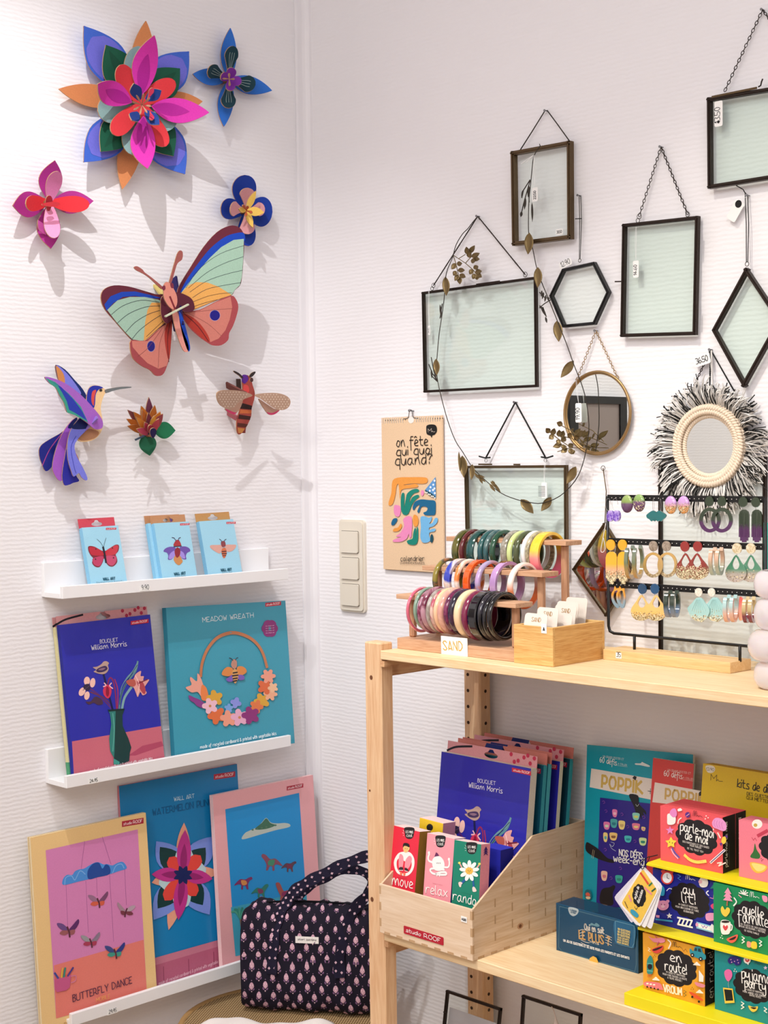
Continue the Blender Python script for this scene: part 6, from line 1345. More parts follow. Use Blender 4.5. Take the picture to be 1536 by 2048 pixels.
for k in range(70):
    a = 2 * PI * k / 70; M_ = Matrix.Translation(V((cc.x + (RO + .004) * math.cos(a), -.010, cc.z + (RO + .004) * math.sin(a)))) @ Matrix.Rotation(-a, 4, 'Y'); g.sphere((0, 0, 0), .0042, n=6, sc=(1.4, .8, .7), M=M_)
stuff(g.build('black_edging', YB, t, smooth=True))
rnd = random.Random(5)
gw, gk = G(), G()
for k in range(26):                      # bundles of yarn
    a0 = 2 * PI * (k + rnd.uniform(-.15, .15)) / 26; sp = rnd.uniform(.10, .2); ln = rnd.uniform(.034, .046); sway = rnd.uniform(-.3, .3) - .25 * math.cos(a0)
    for s_ in range(34):
        a = a0 + rnd.gauss(0, .07); e = a0 + sway * .5 + rnd.gauss(0, sp) * 1.2; r0 = RO + .001; L2 = ln * rnd.uniform(.75, 1.12); y0 = rnd.uniform(.006, .016)
        p0 = V((cc.x + r0 * math.cos(a), -y0, cc.z + r0 * math.sin(a))); d = V((math.cos(e), 0, math.sin(e)))
        p1 = p0 + V((math.cos(a), 0, math.sin(a))) * L2 * .35 + V((0, -rnd.uniform(.002, .012), 0)); p2 = p1 + d * L2 * .4 + V((rnd.gauss(0, .003), -rnd.uniform(-.004, .005), rnd.gauss(-.001, .003))); p3 = p2 + d * L2 * .3 + V((rnd.gauss(0, .004), rnd.uniform(-.003, .006), rnd.gauss(-.004, .004)))
        p3.y = min(p3.y, -.002)
        (gk if rnd.random() < .30 else gw).tube(sm([tuple(p0), tuple(p1), tuple(p2), tuple(p3)], 3, False), .00105, n=3)
f1 = stuff(gw.build('white_fringe', YW, t)); stuff(gk.build('black_fringe', YB, t))
ap = bw(1112, 145, Zd, .006); r1, r2 = bw(975, 445, Zd, .012), bw(1292, 460, Zd, .012); chain(t, r1, ap, BLKMET, .0044, .0016); cord(t, [ap, r2], .0013, BLKCORD); nail(t, ap)
twist(t, bw(1105, 480, Zd, .012), ap, .0013, YB); g = G(); g.tube([bw(1120, 150, Zd, .009), bw(1126, 300, Zd, .010), bw(1122, 450, Zd, .012)], .0008, n=4); g.tube([bw(1116, 150, Zd, .009), bw(1114, 250, Zd, .012), bw(1132, 440, Zd, .012)], .0008, n=4); g.build('white_cord', YW, t)
wire_tag(t, None, bw(1040, 182, Zd, .014), .034, .019, '36.50', ang=.22)
# 9 lower brass frame behind the bangles
Ze = (740, 780, 3.2)
t, C, nr = glass_frame('landscape brass glass frame hanging low behind the bangle stand', [(610, 485), (1262, 480), (1265, 1165), (624, 1165)], Ze, .012, .0052, .008, BRASS, panes=2)
ap = bw(930, 78, Ze, .006); r1, r2 = bw(742, 432, Ze, .012), bw(1122, 430, Ze, .012)
for r_ in (r1, r2): cord(t, [r_, ap], .0017, BLKCORD); eye(t, r_ + V((0, 0, -.006)), .0035, STEEL)
for a_, b_ in (((698, 424), (770, 432)), ((1095, 428), (1172, 422))): g = G(); g.tube([bw(*a_, Ze, .014), bw((a_[0] + b_[0]) / 2, 434, Ze, .016), bw(*b_, Ze, .014)], .0016, n=5); g.build('cord_knot', BLKCORD, t)
nail(t, ap)
g = G(); g.beam(bw(695, 476, Ze, .018), bw(780, 476, Ze, .018), .003, .002, (0, -1, 0)); g.beam(bw(920, 477, Ze, .018), bw(960, 477, Ze, .018), .003, .002, (0, -1, 0)); g.build('clasp', BRASS, t)
wire_tag(t, bw(1122, 440, Ze, .018), bw(1115, 592, Ze, .019), .013, .030, 'IIIIIII', 'barcode_tag')
# 10 diamond mirror
Zf = (1140, 960, 3.879)
C = [bw(x, y, Zf, .014) for x, y in ((272, 330), (500, 700), (285, 1060), (25, 692))]
b = C[2].copy(); t = thing('diamond_mirror', 'small diamond-shaped brass mirror partly behind the earring rack', 'mirror', b); nr = bars(t, C, .0042, .008, BRASS)
g = G(); n = 4; Q = [p + (sum(C, V()) / 4 - p).normalized() * .003 for p in C]; vs = [q_ + nr * .001 for q_ in Q] + [q_ - nr * .001 for q_ in Q]; g.add(vs, [(0, 1, 2, 3), (4, 5, 6, 7)] + [(i, (i + 1) % 4, 4 + (i + 1) % 4, 4 + i) for i in range(4)]); g.build('mirror_glass', MIRROR, t)
ap = bw(318, 1020, Zd, .008); a2 = bw(342, 1190, Zd, .010); cord(t, [ap, a2, C[0]], .0010, BRASS, 'hanging_cord'); eye(t, ap, .0045, DKWIRE)
g = G(); g.tube(sm([tuple(bw(278, 335, Zf, .022)), tuple(bw(258, 440, Zf, .024)), tuple(bw(240, 545, Zf, .024)), tuple(bw(255, 560, Zf, .024)), tuple(bw(272, 530, Zf, .024)), tuple(bw(260, 450, Zf, .024))], 4, False), .0006, n=4); g.build('tag_thread', mat('white_thread', 'f2f2f2', .6), t)
# 11 big dark frame behind the earring rack
t, C, nr = glass_frame('large dark portrait glass frame behind the earring rack and fringed mirror', [(733, 1000), (1524, 930), (1520, 2480), (735, 2480)], Zd, .0045, .0052, .007, BLKMET)
g = G(); q = [bw(640, 850 + 0, (1140, 960, 3.879), .010)]
PB = mat('pale_backing', 'd9cfc4', .7)
# teal card at the frame's right edge
g = G(); a_, b_ = bw(1505, 330, Zf, .014), bw(1600, 720, Zf, .014); g.box((a_.x, -.015, b_.z), (b_.x, -.013, a_.z)); o = g.build('card', mat('teal_card', '35b0a2', .6)); o['label'] = 'plain teal card at the right edge beside the earring rack'; o['category'] = 'card'

# ------------------------------------------------------------------ brass leaf garland
t = thing('leaf_garland', 'long thin wire garland with aged brass leaves looping over the frames', 'garland', BW(960, 990, .02))
pl_ = [(1081, 291), (1068, 312), (1064, 340), (1061, 372), (1058, 400), (1057, 440), (1058, 470), (1066, 500), (1076, 545), (1098, 600), (1118, 650), (1134, 690), (1148, 730), (1162, 765), (1172, 800), (1178, 850), (1174, 890), (1165, 930), (1150, 962), (1120, 992), (1085, 1006), (1060, 1005), (1030, 998), (1000, 985), (970, 960), (945, 935), (926, 905), (910, 880), (895, 840), (884, 800), (876, 765), (872, 735), (874, 715), (878, 670), (884, 630), (888, 600), (890, 575), (893, 545), (905, 515), (912, 490), (925, 468), (935, 458), (945, 445), (955, 433)]
offs = [.030 + .008 * math.sin(k * .7) for k in range(len(pl_))]
P3 = [BW(x, y, o_) for (x, y), o_ in zip(pl_, offs)]
g = G(); g.tube(sm([tuple(p) for p in P3], 3, False), .0009, n=5); g.build('wire', DKWIRE, t, smooth=True)
def leaf(parent, base, tip, wpx, off=.034, m=OLDBR, fold=.25, twistv=0, name='leaf'):
    B_, T_ = BW(*base, off), BW(*tip, off + .006); ax = T_ - B_; L_ = math.hypot(tip[0] - base[0], tip[1] - base[1]); nx, ny = -(tip[1] - base[1]) / L_, (tip[0] - base[0]) / L_
    mx, my = (base[0] + tip[0]) / 2, (base[1] + tip[1]) / 2; sd = (BW(mx + nx * wpx / 2, my + ny * wpx / 2, off) - BW(mx - nx * wpx / 2, my - ny * wpx / 2, off)) / 2
    N = ax.cross(sd).normalized(); N = N if N.y < 0 else -N; wm = sd.length
    g = G(); vs = []; n = 8
    for i in range(n + 1):
        s = i / n; w_ = max(math.sin(PI * s ** .85) ** .9 if 0 < i < n else 0, .03)
        for k in (-1, -.5, 0, .5, 1): vs.append(B_ + ax * s + sd * w_ * k + N * (wm * fold * abs(k) * w_ + twistv * k * w_ * wm - wm * .3 * math.sin(PI * s)))
    m_ = len(vs); vs2 = [v - N * .0006 for v in vs]
    fs = [(i * 5 + k, i * 5 + k + 1, i * 5 + k + 6, i * 5 + k + 5) for i in range(n) for k in range(4)]
    g.add(vs + vs2, fs + [tuple(m_ + q for q in f[::-1]) for f in fs] + [(i * 5 + e, i * 5 + 5 + e, m_ + i * 5 + 5 + e, m_ + i * 5 + e) for i in range(n) for e in (0, 4)])
    g.build(name, m, parent, smooth=True)
za = lambda x, y: (720 + x / 2.8444, 180 + y / 2.8444)
ze = lambda x, y: (740 + x / 3.2, 780 + y / 3.2)
for b_, t_, w_ in ((za(963, 812), za(955, 935), 18), (za(1012, 1008), za(1010, 1124), 17), (za(1120, 1312), za(1130, 1432), 19), (za(1215, 1540), za(1142, 1636), 17), (za(486, 1062), za(490, 1170), 15), (za(432, 1530), za(436, 1622), 13),
                   (ze(590, 420), ze(600, 560), 17), (ze(655, 475), ze(648, 575), 11), (ze(965, 700), ze(1045, 790), 19), (ze(1160, 686), ze(1095, 775), 16), (ze(1318, 490), ze(1258, 600), 17), (ze(568, 395), ze(574, 520), 5)): leaf(t, b_, t_, w_)
for pts in ([(528, 938), (600, 985), (650, 1030)], [(600, 985), (640, 940)], [(560, 960), (600, 935)], [(530, 940), (545, 985), (560, 1050)], [(600, 985), (640, 1020), (665, 1050)]):
    g = G(); g.tube([BW(*za(*p), .036) for p in pts], .0008, n=4); g.build('twig', OLDBR, t)
LEAFS = [((610, 935), (604, 892)), ((618, 930), (652, 884)), ((625, 955), (612, 912)), ((632, 950), (680, 928)), ((640, 960), (680, 962)), ((630, 970), (655, 975)), ((545, 985), (520, 1020)), ((550, 990), (580, 986)), ((548, 1030), (530, 1055)), ((556, 1025), (595, 1025)), ((560, 1050), (538, 1085)), ((565, 1050), (600, 1065)), ((562, 1060), (568, 1105)), ((640, 1020), (622, 1048)), ((645, 1015), (672, 1002)), ((655, 1035), (692, 1030)), ((655, 1045), (640, 1075)), ((660, 1045), (692, 1065)), ((662, 1050), (665, 1080))]
for b_, t_ in LEAFS: leaf(t, za(*b_), za(*t_), 10, .037, name='leaflet')
# narrow dark sprigs
for pts in ([(968, 515), (955, 560), (930, 650), (915, 715)], [(968, 510), (930, 570), (920, 615)], [(960, 560), (962, 640)], [(1090, 1190), (1050, 1215), (1020, 1240)], [(1085, 1185), (1050, 1180), (1020, 1150)], [(1040, 1235), (1060, 1290)], [(440, 1660), (420, 1600), (405, 1520)], [(440, 1650), (410, 1610), (392, 1560)], [(436, 1655), (406, 1625)], [(468, 1215), (455, 1300)]):
    g = G(); g.tube([BW(*za(*p), .036) for p in pts], .0010, n=4); g.build('sprig', DKWIRE, t)
for b_, t_, w_ in (((962, 545), (955, 610), 5), ((940, 610), (935, 680), 5), ((920, 690), (914, 722), 5), ((978, 640), (980, 750), 4), ((925, 570), (918, 612), 3), ((1045, 1150), (1035, 1190), 4), ((1058, 1165), (1050, 1205), 4), ((1035, 1140), (1030, 1175), 4), ((1068, 1175), (1072, 1200), 4), ((1020, 1225), (1040, 1250), 4), ((1030, 1235), (1060, 1290), 5), ((1055, 1290), (1062, 1325), 4), ((455, 1220), (462, 1300), 4), ((406, 1590), (408, 1640), 4), ((425, 1600), (430, 1650), 4)): leaf(t, za(*b_), za(*t_), w_, .037, DKWIRE, name='narrow_leaf')
for pts in ([(1130, 250), (1200, 310), (1290, 370), (1390, 372)], [(1210, 290), (1290, 310), (1380, 350)], [(1200, 215), (1290, 260), (1360, 330)], [(1180, 362), (1240, 350)], [(1200, 395), (1280, 370)]): g = G(); g.tube([BW(*ze(*p), .040) for p in pts], .0009, n=4); g.build('twig', OLDBR, t)
for b_, t_ in (((1150, 275), (1126, 245)), ((1165, 290), (1180, 245)), ((1175, 290), (1145, 312)), ((1210, 300), (1210, 255)), ((1222, 305), (1238, 260)), ((1215, 320), (1195, 345)), ((1228, 330), (1250, 300)), ((1228, 345), (1170, 365)), ((1240, 350), (1240, 380)), ((1262, 372), (1222, 400)), ((1270, 365), (1300, 345)), ((1280, 372), (1290, 412)), ((1232, 225), (1195, 208)), ((1292, 300), (1262, 282)), ((1318, 310), (1358, 258)), ((1330, 320), (1310, 290)), ((1290, 385), (1302, 410))): leaf(t, ze(*b_), ze(*t_), 11, .041, name='leaflet')
for b_, t_, w_ in (((668, 530), (700, 570), 5), ((680, 545), (735, 560), 5), ((700, 560), (720, 600), 5), ((765, 600), (800, 650), 6), ((770, 585), (830, 640), 6), ((790, 600), (835, 655), 5), ((780, 580), (800, 610), 5), ((690, 550), (740, 590), 5)): leaf(t, ze(*b_), ze(*t_), w_, .040, OLDBR, name='narrow_leaf')
wire_tag(t, BW(*za(990, 370), .040), BW(*za(995, 555), .040), .014, .026, '22.50')
g = G(); a_ = BW(*za(985, 372), .040); g.tube([a_, BW(*za(915, 420), .042)], .0007, n=4); g.tube([a_, BW(*za(945, 412), .042)], .0007, n=4); g.build('tag_thread', mat('white_thread', 'f2f2f2', .6), t)
g = G(); g.tube([BW(955, 433, .004), BW(960, 440, .02), BW(955, 433, .036)], .0008, n=4); g.tube([BW(1080, 291, .03), BW(1079, 288, .028)], .0008, n=4); g.build('hook', DKWIRE, t)

# ------------------------------------------------------------------ plywood crate on the lower shelf
FZ = LOW + .0003
cx0, cx1, cyf, cyb = .5445, .7765, .332, .012; TH = .004
t = thing('plywood_crate', 'finger-jointed plywood crate with a red label on the lower shelf', 'crate', ((cx0 + cx1) / 2, -.17, FZ))
crate = t
zf, zs = .785, .883
def finger_outline(L, H, z0, step=.0185, top=None):
    return None
JT = mat('laser_cut_edge', '9c7a58', .8)
g = G(); g.box((cx0, -cyf, FZ), (cx1, -cyf + TH, zf), bev=.0004); fpn = g.build('front_panel', PLY, t)
ply2 = wood('birch_plywood_side', 'e6ceb3', 'd0b08c', 1, 7)
prof_ = [(-cyf + TH, FZ), (-cyb, FZ), (-cyb, zs + .001), (-.168, zs), (-cyf + TH, zf)]
for xx in (cx0, cx1 - TH):
    g = G(); M_ = Matrix(((0, 0, 1, xx), (1, 0, 0, 0), (0, 1, 0, 0), (0, 0, 0, 1))); g.prism(prof_, 0, TH, M=M_); sp_ = g.build('side_panel', ply2, t)
g = G(); g.box((cx0 + TH, -cyb - TH, FZ), (cx1 - TH, -cyb, zs)); g.build('back_panel', PLY, t)
g = G(); g.box((cx0 + TH, -cyf + TH, FZ), (cx1 - TH, -cyb - TH, FZ + TH)); g.build('bottom_panel', PLY, t)
g = G()                                     # joint fingers: proud blocks along the corner and bottoms, slots on the side
for k in range(3): z = FZ + .012 + k * .030; g.box((cx1 - .0045, -cyf - .0003, z), (cx1 + .0003, -cyf + .0045, z + .015))
for k in range(3): z = FZ + .012 + k * .030; g.box((cx0 - .0003, -cyf - .0003, z), (cx0 + .0045, -cyf + .0045, z + .015))
for k in range(7): x = cx0 + .012 + k * .032; g.box((x, -cyf - .0004, FZ), (x + .015, -cyf + .0003, FZ + .0042))
for k in range(9): y = -cyf + .014 + k * .034; g.box((cx1 - .0003, y, FZ), (cx1 + .0004, y + .016, FZ + .0042))
stuff(g.build('joint_fingers', wood('joint_end_grain', 'cfae88', 'b48e66', 2, 30), t))
g = G()
for j in range(6):
    y = -cyf + .058 + j * .046; zt_ = zf + (y + cyf) * .6 - .012 if y < -.17 else zs - .02
    k = 0
    z = FZ + .022 + (.013 if j % 2 else 0)
    while z + .014 < zt_: g.box((cx1 - .0002, y, z), (cx1 + .0003, y + .0032, z + .015)); z += .030
stuff(g.build('side_slots', mat('slot_end_grain', 'b59673', .85), sp_))
for y, z, r in ((-.205, .727, .0055),):
    g = G(); M_ = Matrix(((0, 0, 1, cx1), (1, 0, 0, y), (0, 1, 0, z), (0, 0, 0, 1))); g.prism(ell(0, 0, r * 1.5, r, 0, 14), 0, .0002, M=M_); g.build('knot_ring', mat('knot_ring', 'b98f6c', .8), sp_)
    g = G(); g.prism(ell(0, 0, r * .7, r * .6, 0, 12), 0, .0004, M=M_); g.build('knot', KN, sp_)
lp = Plane(V((0, -cyf - .0004, 0)), (1, 0, 0), (0, 0, 1)); lp.Z = (740, 1440, 3.072)
u = [lp.uv(*p) for p in ((208, 1262), (452, 1335), (450, 1390), (208, 1310))]
M_ = lp.M(); g = G(); x0_, z0_, x1_, z1_ = u[0][0], u[3][1], u[1][0], u[0][1]
g.prism(rr(x0_, z0_, x1_, z1_, .002), 0, .0006, 'b5142c', M=M_); lab = g.build('red_label', GLOSSY, t)
a = Art(None, z0=.0008, px=False); w_ = x1_ - x0_; h_ = z1_ - z0_
a.text('studio', (x0_ + w_ * .06, z0_ + h_ * .32), (x0_ + w_ * .44, z0_ + h_ * .32), .0011, 'f4e6e4', h=h_ * .42); a.text('ROOF', (x0_ + w_ * .52, z0_ + h_ * .30), (x0_ + w_ * .93, z0_ + h_ * .30), .0013, 'f4e6e4', h=h_ * .48, smooth=False)
I = WM[t.name].inverted() @ M_; a.g.v = [tuple(I @ V(v)) for v in a.g.v]; a.build('label_print', lab)
pricetag('price_sticker', 'white sticker on the front of the plywood crate', lp, 578, 1225, .014, .010, '40.00')

# boxes in the crate
Z1 = (740, 1440, 3.072)
CF = FZ + TH + .0002
def down_to(pl, z): return max(.001, (pl.o.z - z) / pl.ey.z)
# big boxes
pl0, W0, H0 = frame3(BW(873.5, 1637, .179), BW(1052, 1679, .179), BW(893, 1505, .164))
W0 = min(W0, cx1 - TH - .002 - pl0.o.x)
specs = [(0, 'royal blue bouquet box at the front of the large boxes in the crate', '2826a0', 'd8d2c4', 'cf8f94', 'b8304e', True), (.036, 'dark teal box second among the large boxes in the crate', '0f4f66', '3a9aa8', 'c9796e', None, False), (.049, 'thin teal-edged box third among the large boxes in the crate', '0f5a70', '4aa8b4', 'c9796e', None, False),
         (.083, 'royal blue box with cream edge, fourth among the large boxes in the crate', '26249a', 'd8d4be', 'd08e96', 'b8304e', True), (.112, 'dark box with teal edge at the back of the crate', '0c3a4c', '2f9aa6', 'c8766c', None, False)]
for dy, lab, fr, sd, hd, sp_c, cv in specs:
    pl = Plane(pl0.o + V((0, dy, 0)), pl0.ex, pl0.ey); D = .0105 if dy else .018
    H_ = H0
    o = carton('wall_art_box', lab, 'box', pl, W0, H_, D, fr, sd, 'large wall art boxes in the plywood crate', down_to(pl, CF))
    hang_tab(o, W0, H_, .021, D - .001, hd, spots=sp_c, curve=cv, holecol=None if sp_c else '1c2a6a')
    pl.Z = Z1 if dy == 0 else (0, 0, 1)
    if dy == 0:
        # map ledge-zoom drawing onto this cover (same print at the same size)
        b0, b1, b2 = V((143, 195)), V((638, 143)), V((218, 1045))
        def T(x, y):
            q = V((x, y)) - b0; e1, e2 = (b1 - b0), (b2 - b0); den = e1.x * e2.y - e1.y * e2.x
            u_, v_ = (q.x * e2.y - q.y * e2.x) / den, (e1.x * q.y - e1.y * q.x) / den; Hf = .33
            return (u_ * W0, H_ - v_ * Hf)
        aa = Art(pl, px=False)
        class AW:
            def __init__(s, a): s.a = a
            def blob(s, p, c): s.a.blob(p, c)
            def poly(s, p, c): s.a.poly(p, c)
            def line(s, p, w_, c): s.a.line(p, w_ * W0 / 495, c, raw=True)
            def oval(s, x, y, rx, ry, c, r): s.a.oval(x, y, rx * W0 / 495, ry * W0 / 495, c, -r)
        bouquet_art(AW(aa), T, 1.0, False); aa.build('cover_drawing', o, GLOSSY)
        a = Art(pl, z0=.004 * 0 + .0002); roof_tag(a, (872, 318), (990, 342), 26); a.text('BOUQUET', (662, 382), (772, 400), 2.4, 'e4e2f2', h=22, smooth=False); a.text('William Morris', (608, 412), (814, 450), 2.8, 'f2f0fa', h=30); a.build('cover_print', o, GLOSSY)
    else:
        a = Art(None, px=False); a.poly([(W0 - .040, H_ - .016), (W0 - .006, H_ - .016), (W0 - .006, H_ - .007), (W0 - .040, H_ - .007)], 'c21f4a'); a.text('studio ROOF', (W0 - .038, H_ - .0135), (W0 - .008, H_ - .0135), .0006, 'f4dce2', h=.005); a.build('cover_print', o, GLOSSY)
# small tall game boxes
Z7 = (740, 1620, 5.908)
def tall_box(lab, BL, BR, TL, front, side, D, top='f2d4d0', ob=.302, ot=.288, name='game_box', grp='tall narrow game boxes in the crate'):
    pl, W, H = frame3(BW(*BL, ob), BW(*BR, ob), BW(*TL, ot)); pl.Z = Z7
    o = carton(name, lab, 'box', pl, W, H, D, front, side, grp, down_to(pl, CF))
    g = G(); g.box((0, H, -D), (W, H + .0003, 0), top); g.build('lid', PAPER, o, local=True); return o, pl, W, H
def cool_badge(a, x, y, w_, h_):
    a.blob([(x, y), (x + w_, y + h_ * .03), (x + w_, y + h_ * .55), (x + w_ * .85, y + h_ * .9), (x + w_ * .5, y + h_), (x + w_ * .12, y + h_ * .88), (x, y + h_ * .5)], '17181c')
    a.text('LES MINIS', (x + w_ * .1, y + h_ * .46), (x + w_ * .92, y + h_ * .50), 3, 'f4f2ee', h=h_ * .2, smooth=False); a.text('cool', (x + w_ * .2, y + h_ * .78), (x + w_ * .82, y + h_ * .82), 4, 'f4f2ee', h=h_ * .26)
    for k in range(3): a.line([(x - 8, y + h_ * (.35 + .16 * k)), (x - 26 + abs(k - 1) * 8, y + h_ * (.2 + .24 * k))], 3, 'f4f2ee')
o, pl, W, H = tall_box('tall red game box with a sitting figure drawn on it, left in the crate', (778, 1767), (829.7, 1782), (792.5, 1652), 'e22b44', 'a8782a', .030)
a = Art(pl); cool_badge(a, 412, 208, 108, 135)
a.blob([(330, 520), (380, 495), (470, 498), (520, 560), (528, 640), (505, 720), (450, 775), (390, 775), (320, 740), (288, 660), (290, 590)], 'f6f2ee'); a.blob([(322, 600), (345, 570), (380, 560), (440, 560), (488, 590), (494, 660), (470, 720), (430, 745), (370, 745), (330, 700), (318, 650)], 'e22b44')
a.blob([(385, 520), (440, 505), (490, 530), (470, 600), (425, 610), (388, 580)], 'f6f2ee'); a.blob([(345, 560), (362, 518), (392, 540), (400, 600), (385, 680), (350, 685), (342, 640)], 'ee97a4'); a.blob([(415, 640), (430, 580), (470, 540), (498, 570), (488, 630), (455, 690), (420, 690)], 'ee97a4')
a.blob([(345, 690), (365, 672), (392, 680), (395, 708), (360, 716)], '33262c'); a.blob([(412, 690), (432, 682), (460, 712), (448, 724), (420, 712)], '33262c'); a.line([(348, 712), (394, 712)], 5, 'f6f2ee'); a.line([(414, 716), (450, 726)], 5, 'f6f2ee')
a.blob([(358, 740), (370, 730), (384, 745), (382, 768), (362, 770)], 'ee7a5a'); a.blob([(398, 745), (412, 738), (424, 755), (416, 776), (400, 774)], 'ee7a5a')
a.blob([(395, 430), (425, 425), (466, 432), (472, 460), (450, 492), (425, 502), (402, 485)], 'efc07a'); a.blob([(394, 445), (398, 400), (425, 388), (462, 400), (472, 430), (462, 440), (440, 428), (410, 425)], '1c1418'); a.oval(422, 456, 3, 6, '1c1418'); a.oval(444, 458, 3, 6, '1c1418'); a.line([(328, 795), (445, 814)], 2, '7a1c2c')
a.text('move', (268, 876), (508, 923), 9.5, 'f8f4ee', h=108); a.build('cover_print', o, GLOSSY)
o, pl, W, H = tall_box('tall pink game box with a meditating white figure, middle in the crate', (846.6, 1787.6), (900.8, 1802), (854, 1665.7), 'ef9aa6', '1c2a7a', .030)
a = Art(pl); cool_badge(a, 780, 305, 108, 138)
a.line(sm([(705, 520), (690, 560), (700, 600), (750, 620)], 5, False), 20, 'f6f4f2'); a.line(sm([(938, 590), (940, 640), (925, 675), (880, 675)], 5, False), 18, 'f6f4f2'); a.oval(700, 505, 13, 18, 'f6f4f2'); a.oval(936, 582, 13, 18, 'f6f4f2')
a.blob([(745, 580), (780, 548), (830, 548), (870, 590), (885, 650), (870, 700), (820, 720), (770, 708), (745, 670), (738, 620)], 'f6f4f2'); a.poly([(784, 498), (802, 510), (822, 542), (764, 552)], '6a2a5a')
a.line(sm([(880, 705), (760, 690), (715, 705), (740, 745), (800, 760), (860, 765), (905, 760), (895, 735), (840, 735), (780, 755)], 5, False), 20, 'f6f4f2'); a.line([(800, 755), (795, 780)], 10, 'f6f4f2'); a.line([(822, 755), (826, 782)], 10, 'f6f4f2')
for x in (788, 806, 826): a.line(sm([(x, 620), (x + 6, 634), (x + 12, 620)], 3, False), 3, '4a4444')
a.line([(745, 865), (860, 888)], 2, 'b8606c'); a.text('relax', (665, 975), (916, 1024), 9, 'f8f4ee', h=100); a.build('cover_print', o, GLOSSY)
o, pl, W, H = tall_box('tall green game box with a walking daisy, right in the crate', (903.3, 1802.8), (957.5, 1814.5), (917, 1681), '0e8068', 'e290a0', .024)
a = Art(pl); cool_badge(a, 1145, 385, 116, 138)
a.line([(1150, 800), (1085, 865)], 26, '1a5a9a'); a.line([(1218, 800), (1228, 905)], 26, '1a5a9a'); a.blob([(1048, 860), (1070, 848), (1096, 862), (1084, 880), (1078, 908), (1060, 905)], 'f0d4cc'); a.blob([(1214, 915), (1236, 908), (1262, 950), (1250, 965), (1218, 962)], 'f0d4cc')
a.line([(1095, 690), (1062, 628)], 16, 'e8a4a0'); a.line([(1262, 690), (1298, 640)], 16, 'e8a4a0'); a.oval(1060, 625, 16, 14, 'd8dc6a'); a.oval(1298, 636, 16, 14, 'd8dc6a')
for k in range(9): r = 2 * PI * k / 9 - PI / 2; a.oval(1178 + 74 * math.cos(r), 718 + 82 * math.sin(r), 44, 23, 'f8f6f0', r)
a.oval(1178, 718, 46, 42, 'eeb84e'); a.oval(1166, 712, 4, 6, '3a2a1c'); a.oval(1192, 714, 4, 6, '3a2a1c'); a.line(sm([(1170, 726), (1178, 732), (1186, 728)], 3, False), 3, '3a2a1c')
a.line([(1082, 972), (1205, 998)], 2, '0a5a48'); a.text('rando', (985, 1058), (1255, 1128), 9, 'f8f4ee', h=102); a.build('cover_print', o, GLOSSY)
sd = Plane(pl.p3(W + .0002, 0, 0), -pl.ez, pl.ey); a = Art(sd, z0=.0004); a.g.M = 1
sa = Art(None, px=False)
for q in range(3): sa.poly([(.006, H - .012 - q * .004), (.012, H - .004 - q * .004), (.018, H - .012 - q * .004), (.012, H - .009 - q * .004)], '3a1c6a')
I = WM[o.name].inverted() @ sd.M(); sa.g.v = [tuple(I @ V((v[0], v[1], v[2] + .0003))) for v in sa.g.v]; sa.build('side_print', o)
o, pl, W, H = tall_box('yellow game box standing behind the red and pink ones in the crate', (836, 1700), (882.5, 1713), (839, 1635), 'ecc62c', 'c98aa0', .034, ob=.245, ot=.240)
a = Art(pl); [a.line([(590, y), (860, y + 72)], 2, 'c9a41e') for y in range(110, 240, 16)]; a.oval(708, 205, 38, 42, '17181c'); a.build('cover_print', o, GLOSSY)
o, pl, W, H = tall_box('plain blue game box behind the green one in the crate', (962, 1770), (1000, 1780), (972, 1694), '1c22a0', '181a84', .035, ob=.243, ot=.240, top='2a30b4')

# ------------------------------------------------------------------ poster packs against the back wall
Z2 = (1160, 1480, 3.606)
def poster(lab, BL, BR, TL, ob, ot, front, name='poster_pack', side='e0dcd0', grp=None, D=.006, Wfix=None):
    pl, W, H = frame3(BW(*BL, ob), BW(*BR, ob), BW(*TL, ot)); pl.Z = Z2
    return carton(name, lab, 'poster pack', pl, Wfix or W, H, D, front, side, grp, down_to(pl, FZ)), pl, W, H
o, pl, W, H = poster('teal poster pack with dark hands and tiny stickers, left behind the game boxes', (1165.5, 1796), (1379, 1836), (1187.7, 1490.5), .060, .024, '0c9ab0')
a = Art(pl); a.poly([(82, 205), (546, 285), (520, 432), (70, 340)], 'e6dcd4')
a.text('POPPIK', (158, 338), (450, 385), 17, 'cfae5a', h=82, smooth=False, gap=1.7); a.poly([(378, 274), (392, 258), (410, 266), (402, 292)], '16141a'); a.text('+', (490, 378), (526, 384), 4, '2a2424', h=48)
a.text('UN GRAND POSTER ET', (165, 124), (318, 146), 1.6, 'cfe8ec', h=14, smooth=False); a.text('60 d\u00e9fis', (145, 158), (265, 182), 4, 'f2f4f2', h=36); a.text('A COLLER', (275, 176), (342, 188), 1.6, 'cfe8ec', h=12, smooth=False); a.line([(272, 184), (345, 194)], 1.5, 'cfe8ec')
a.blob([(402, 168), (440, 168), (450, 158), (466, 166), (505, 184), (498, 194), (440, 182), (404, 178)], 'dfe8e8'); 
a.poly([(148, 415), (523, 460), (560, 1230), (120, 1195)], '2a1c84')
a.blob([(356, 395), (420, 400), (430, 460), (475, 510), (480, 540), (460, 520), (468, 560), (450, 540), (448, 575), (432, 545), (424, 590), (412, 545), (392, 480)], '14121c'); a.line(sm([(405, 462), (415, 478), (428, 462)], 3, False), 2, 'd8e0e0')
a.blob([(50, 738), (48, 800), (120, 850), (200, 880), (250, 885), (235, 860), (200, 850), (140, 790), (90, 755)], '14121c'); a.line([(98, 790), (88, 850)], 2, 'd8c8a0'); a.line([(108, 796), (98, 856)], 2, 'd8c8a0'); a.blob([(160, 1080), (220, 1060), (245, 1046), (258, 1060), (240, 1110), (240, 1190), (150, 1175)], '14121c')
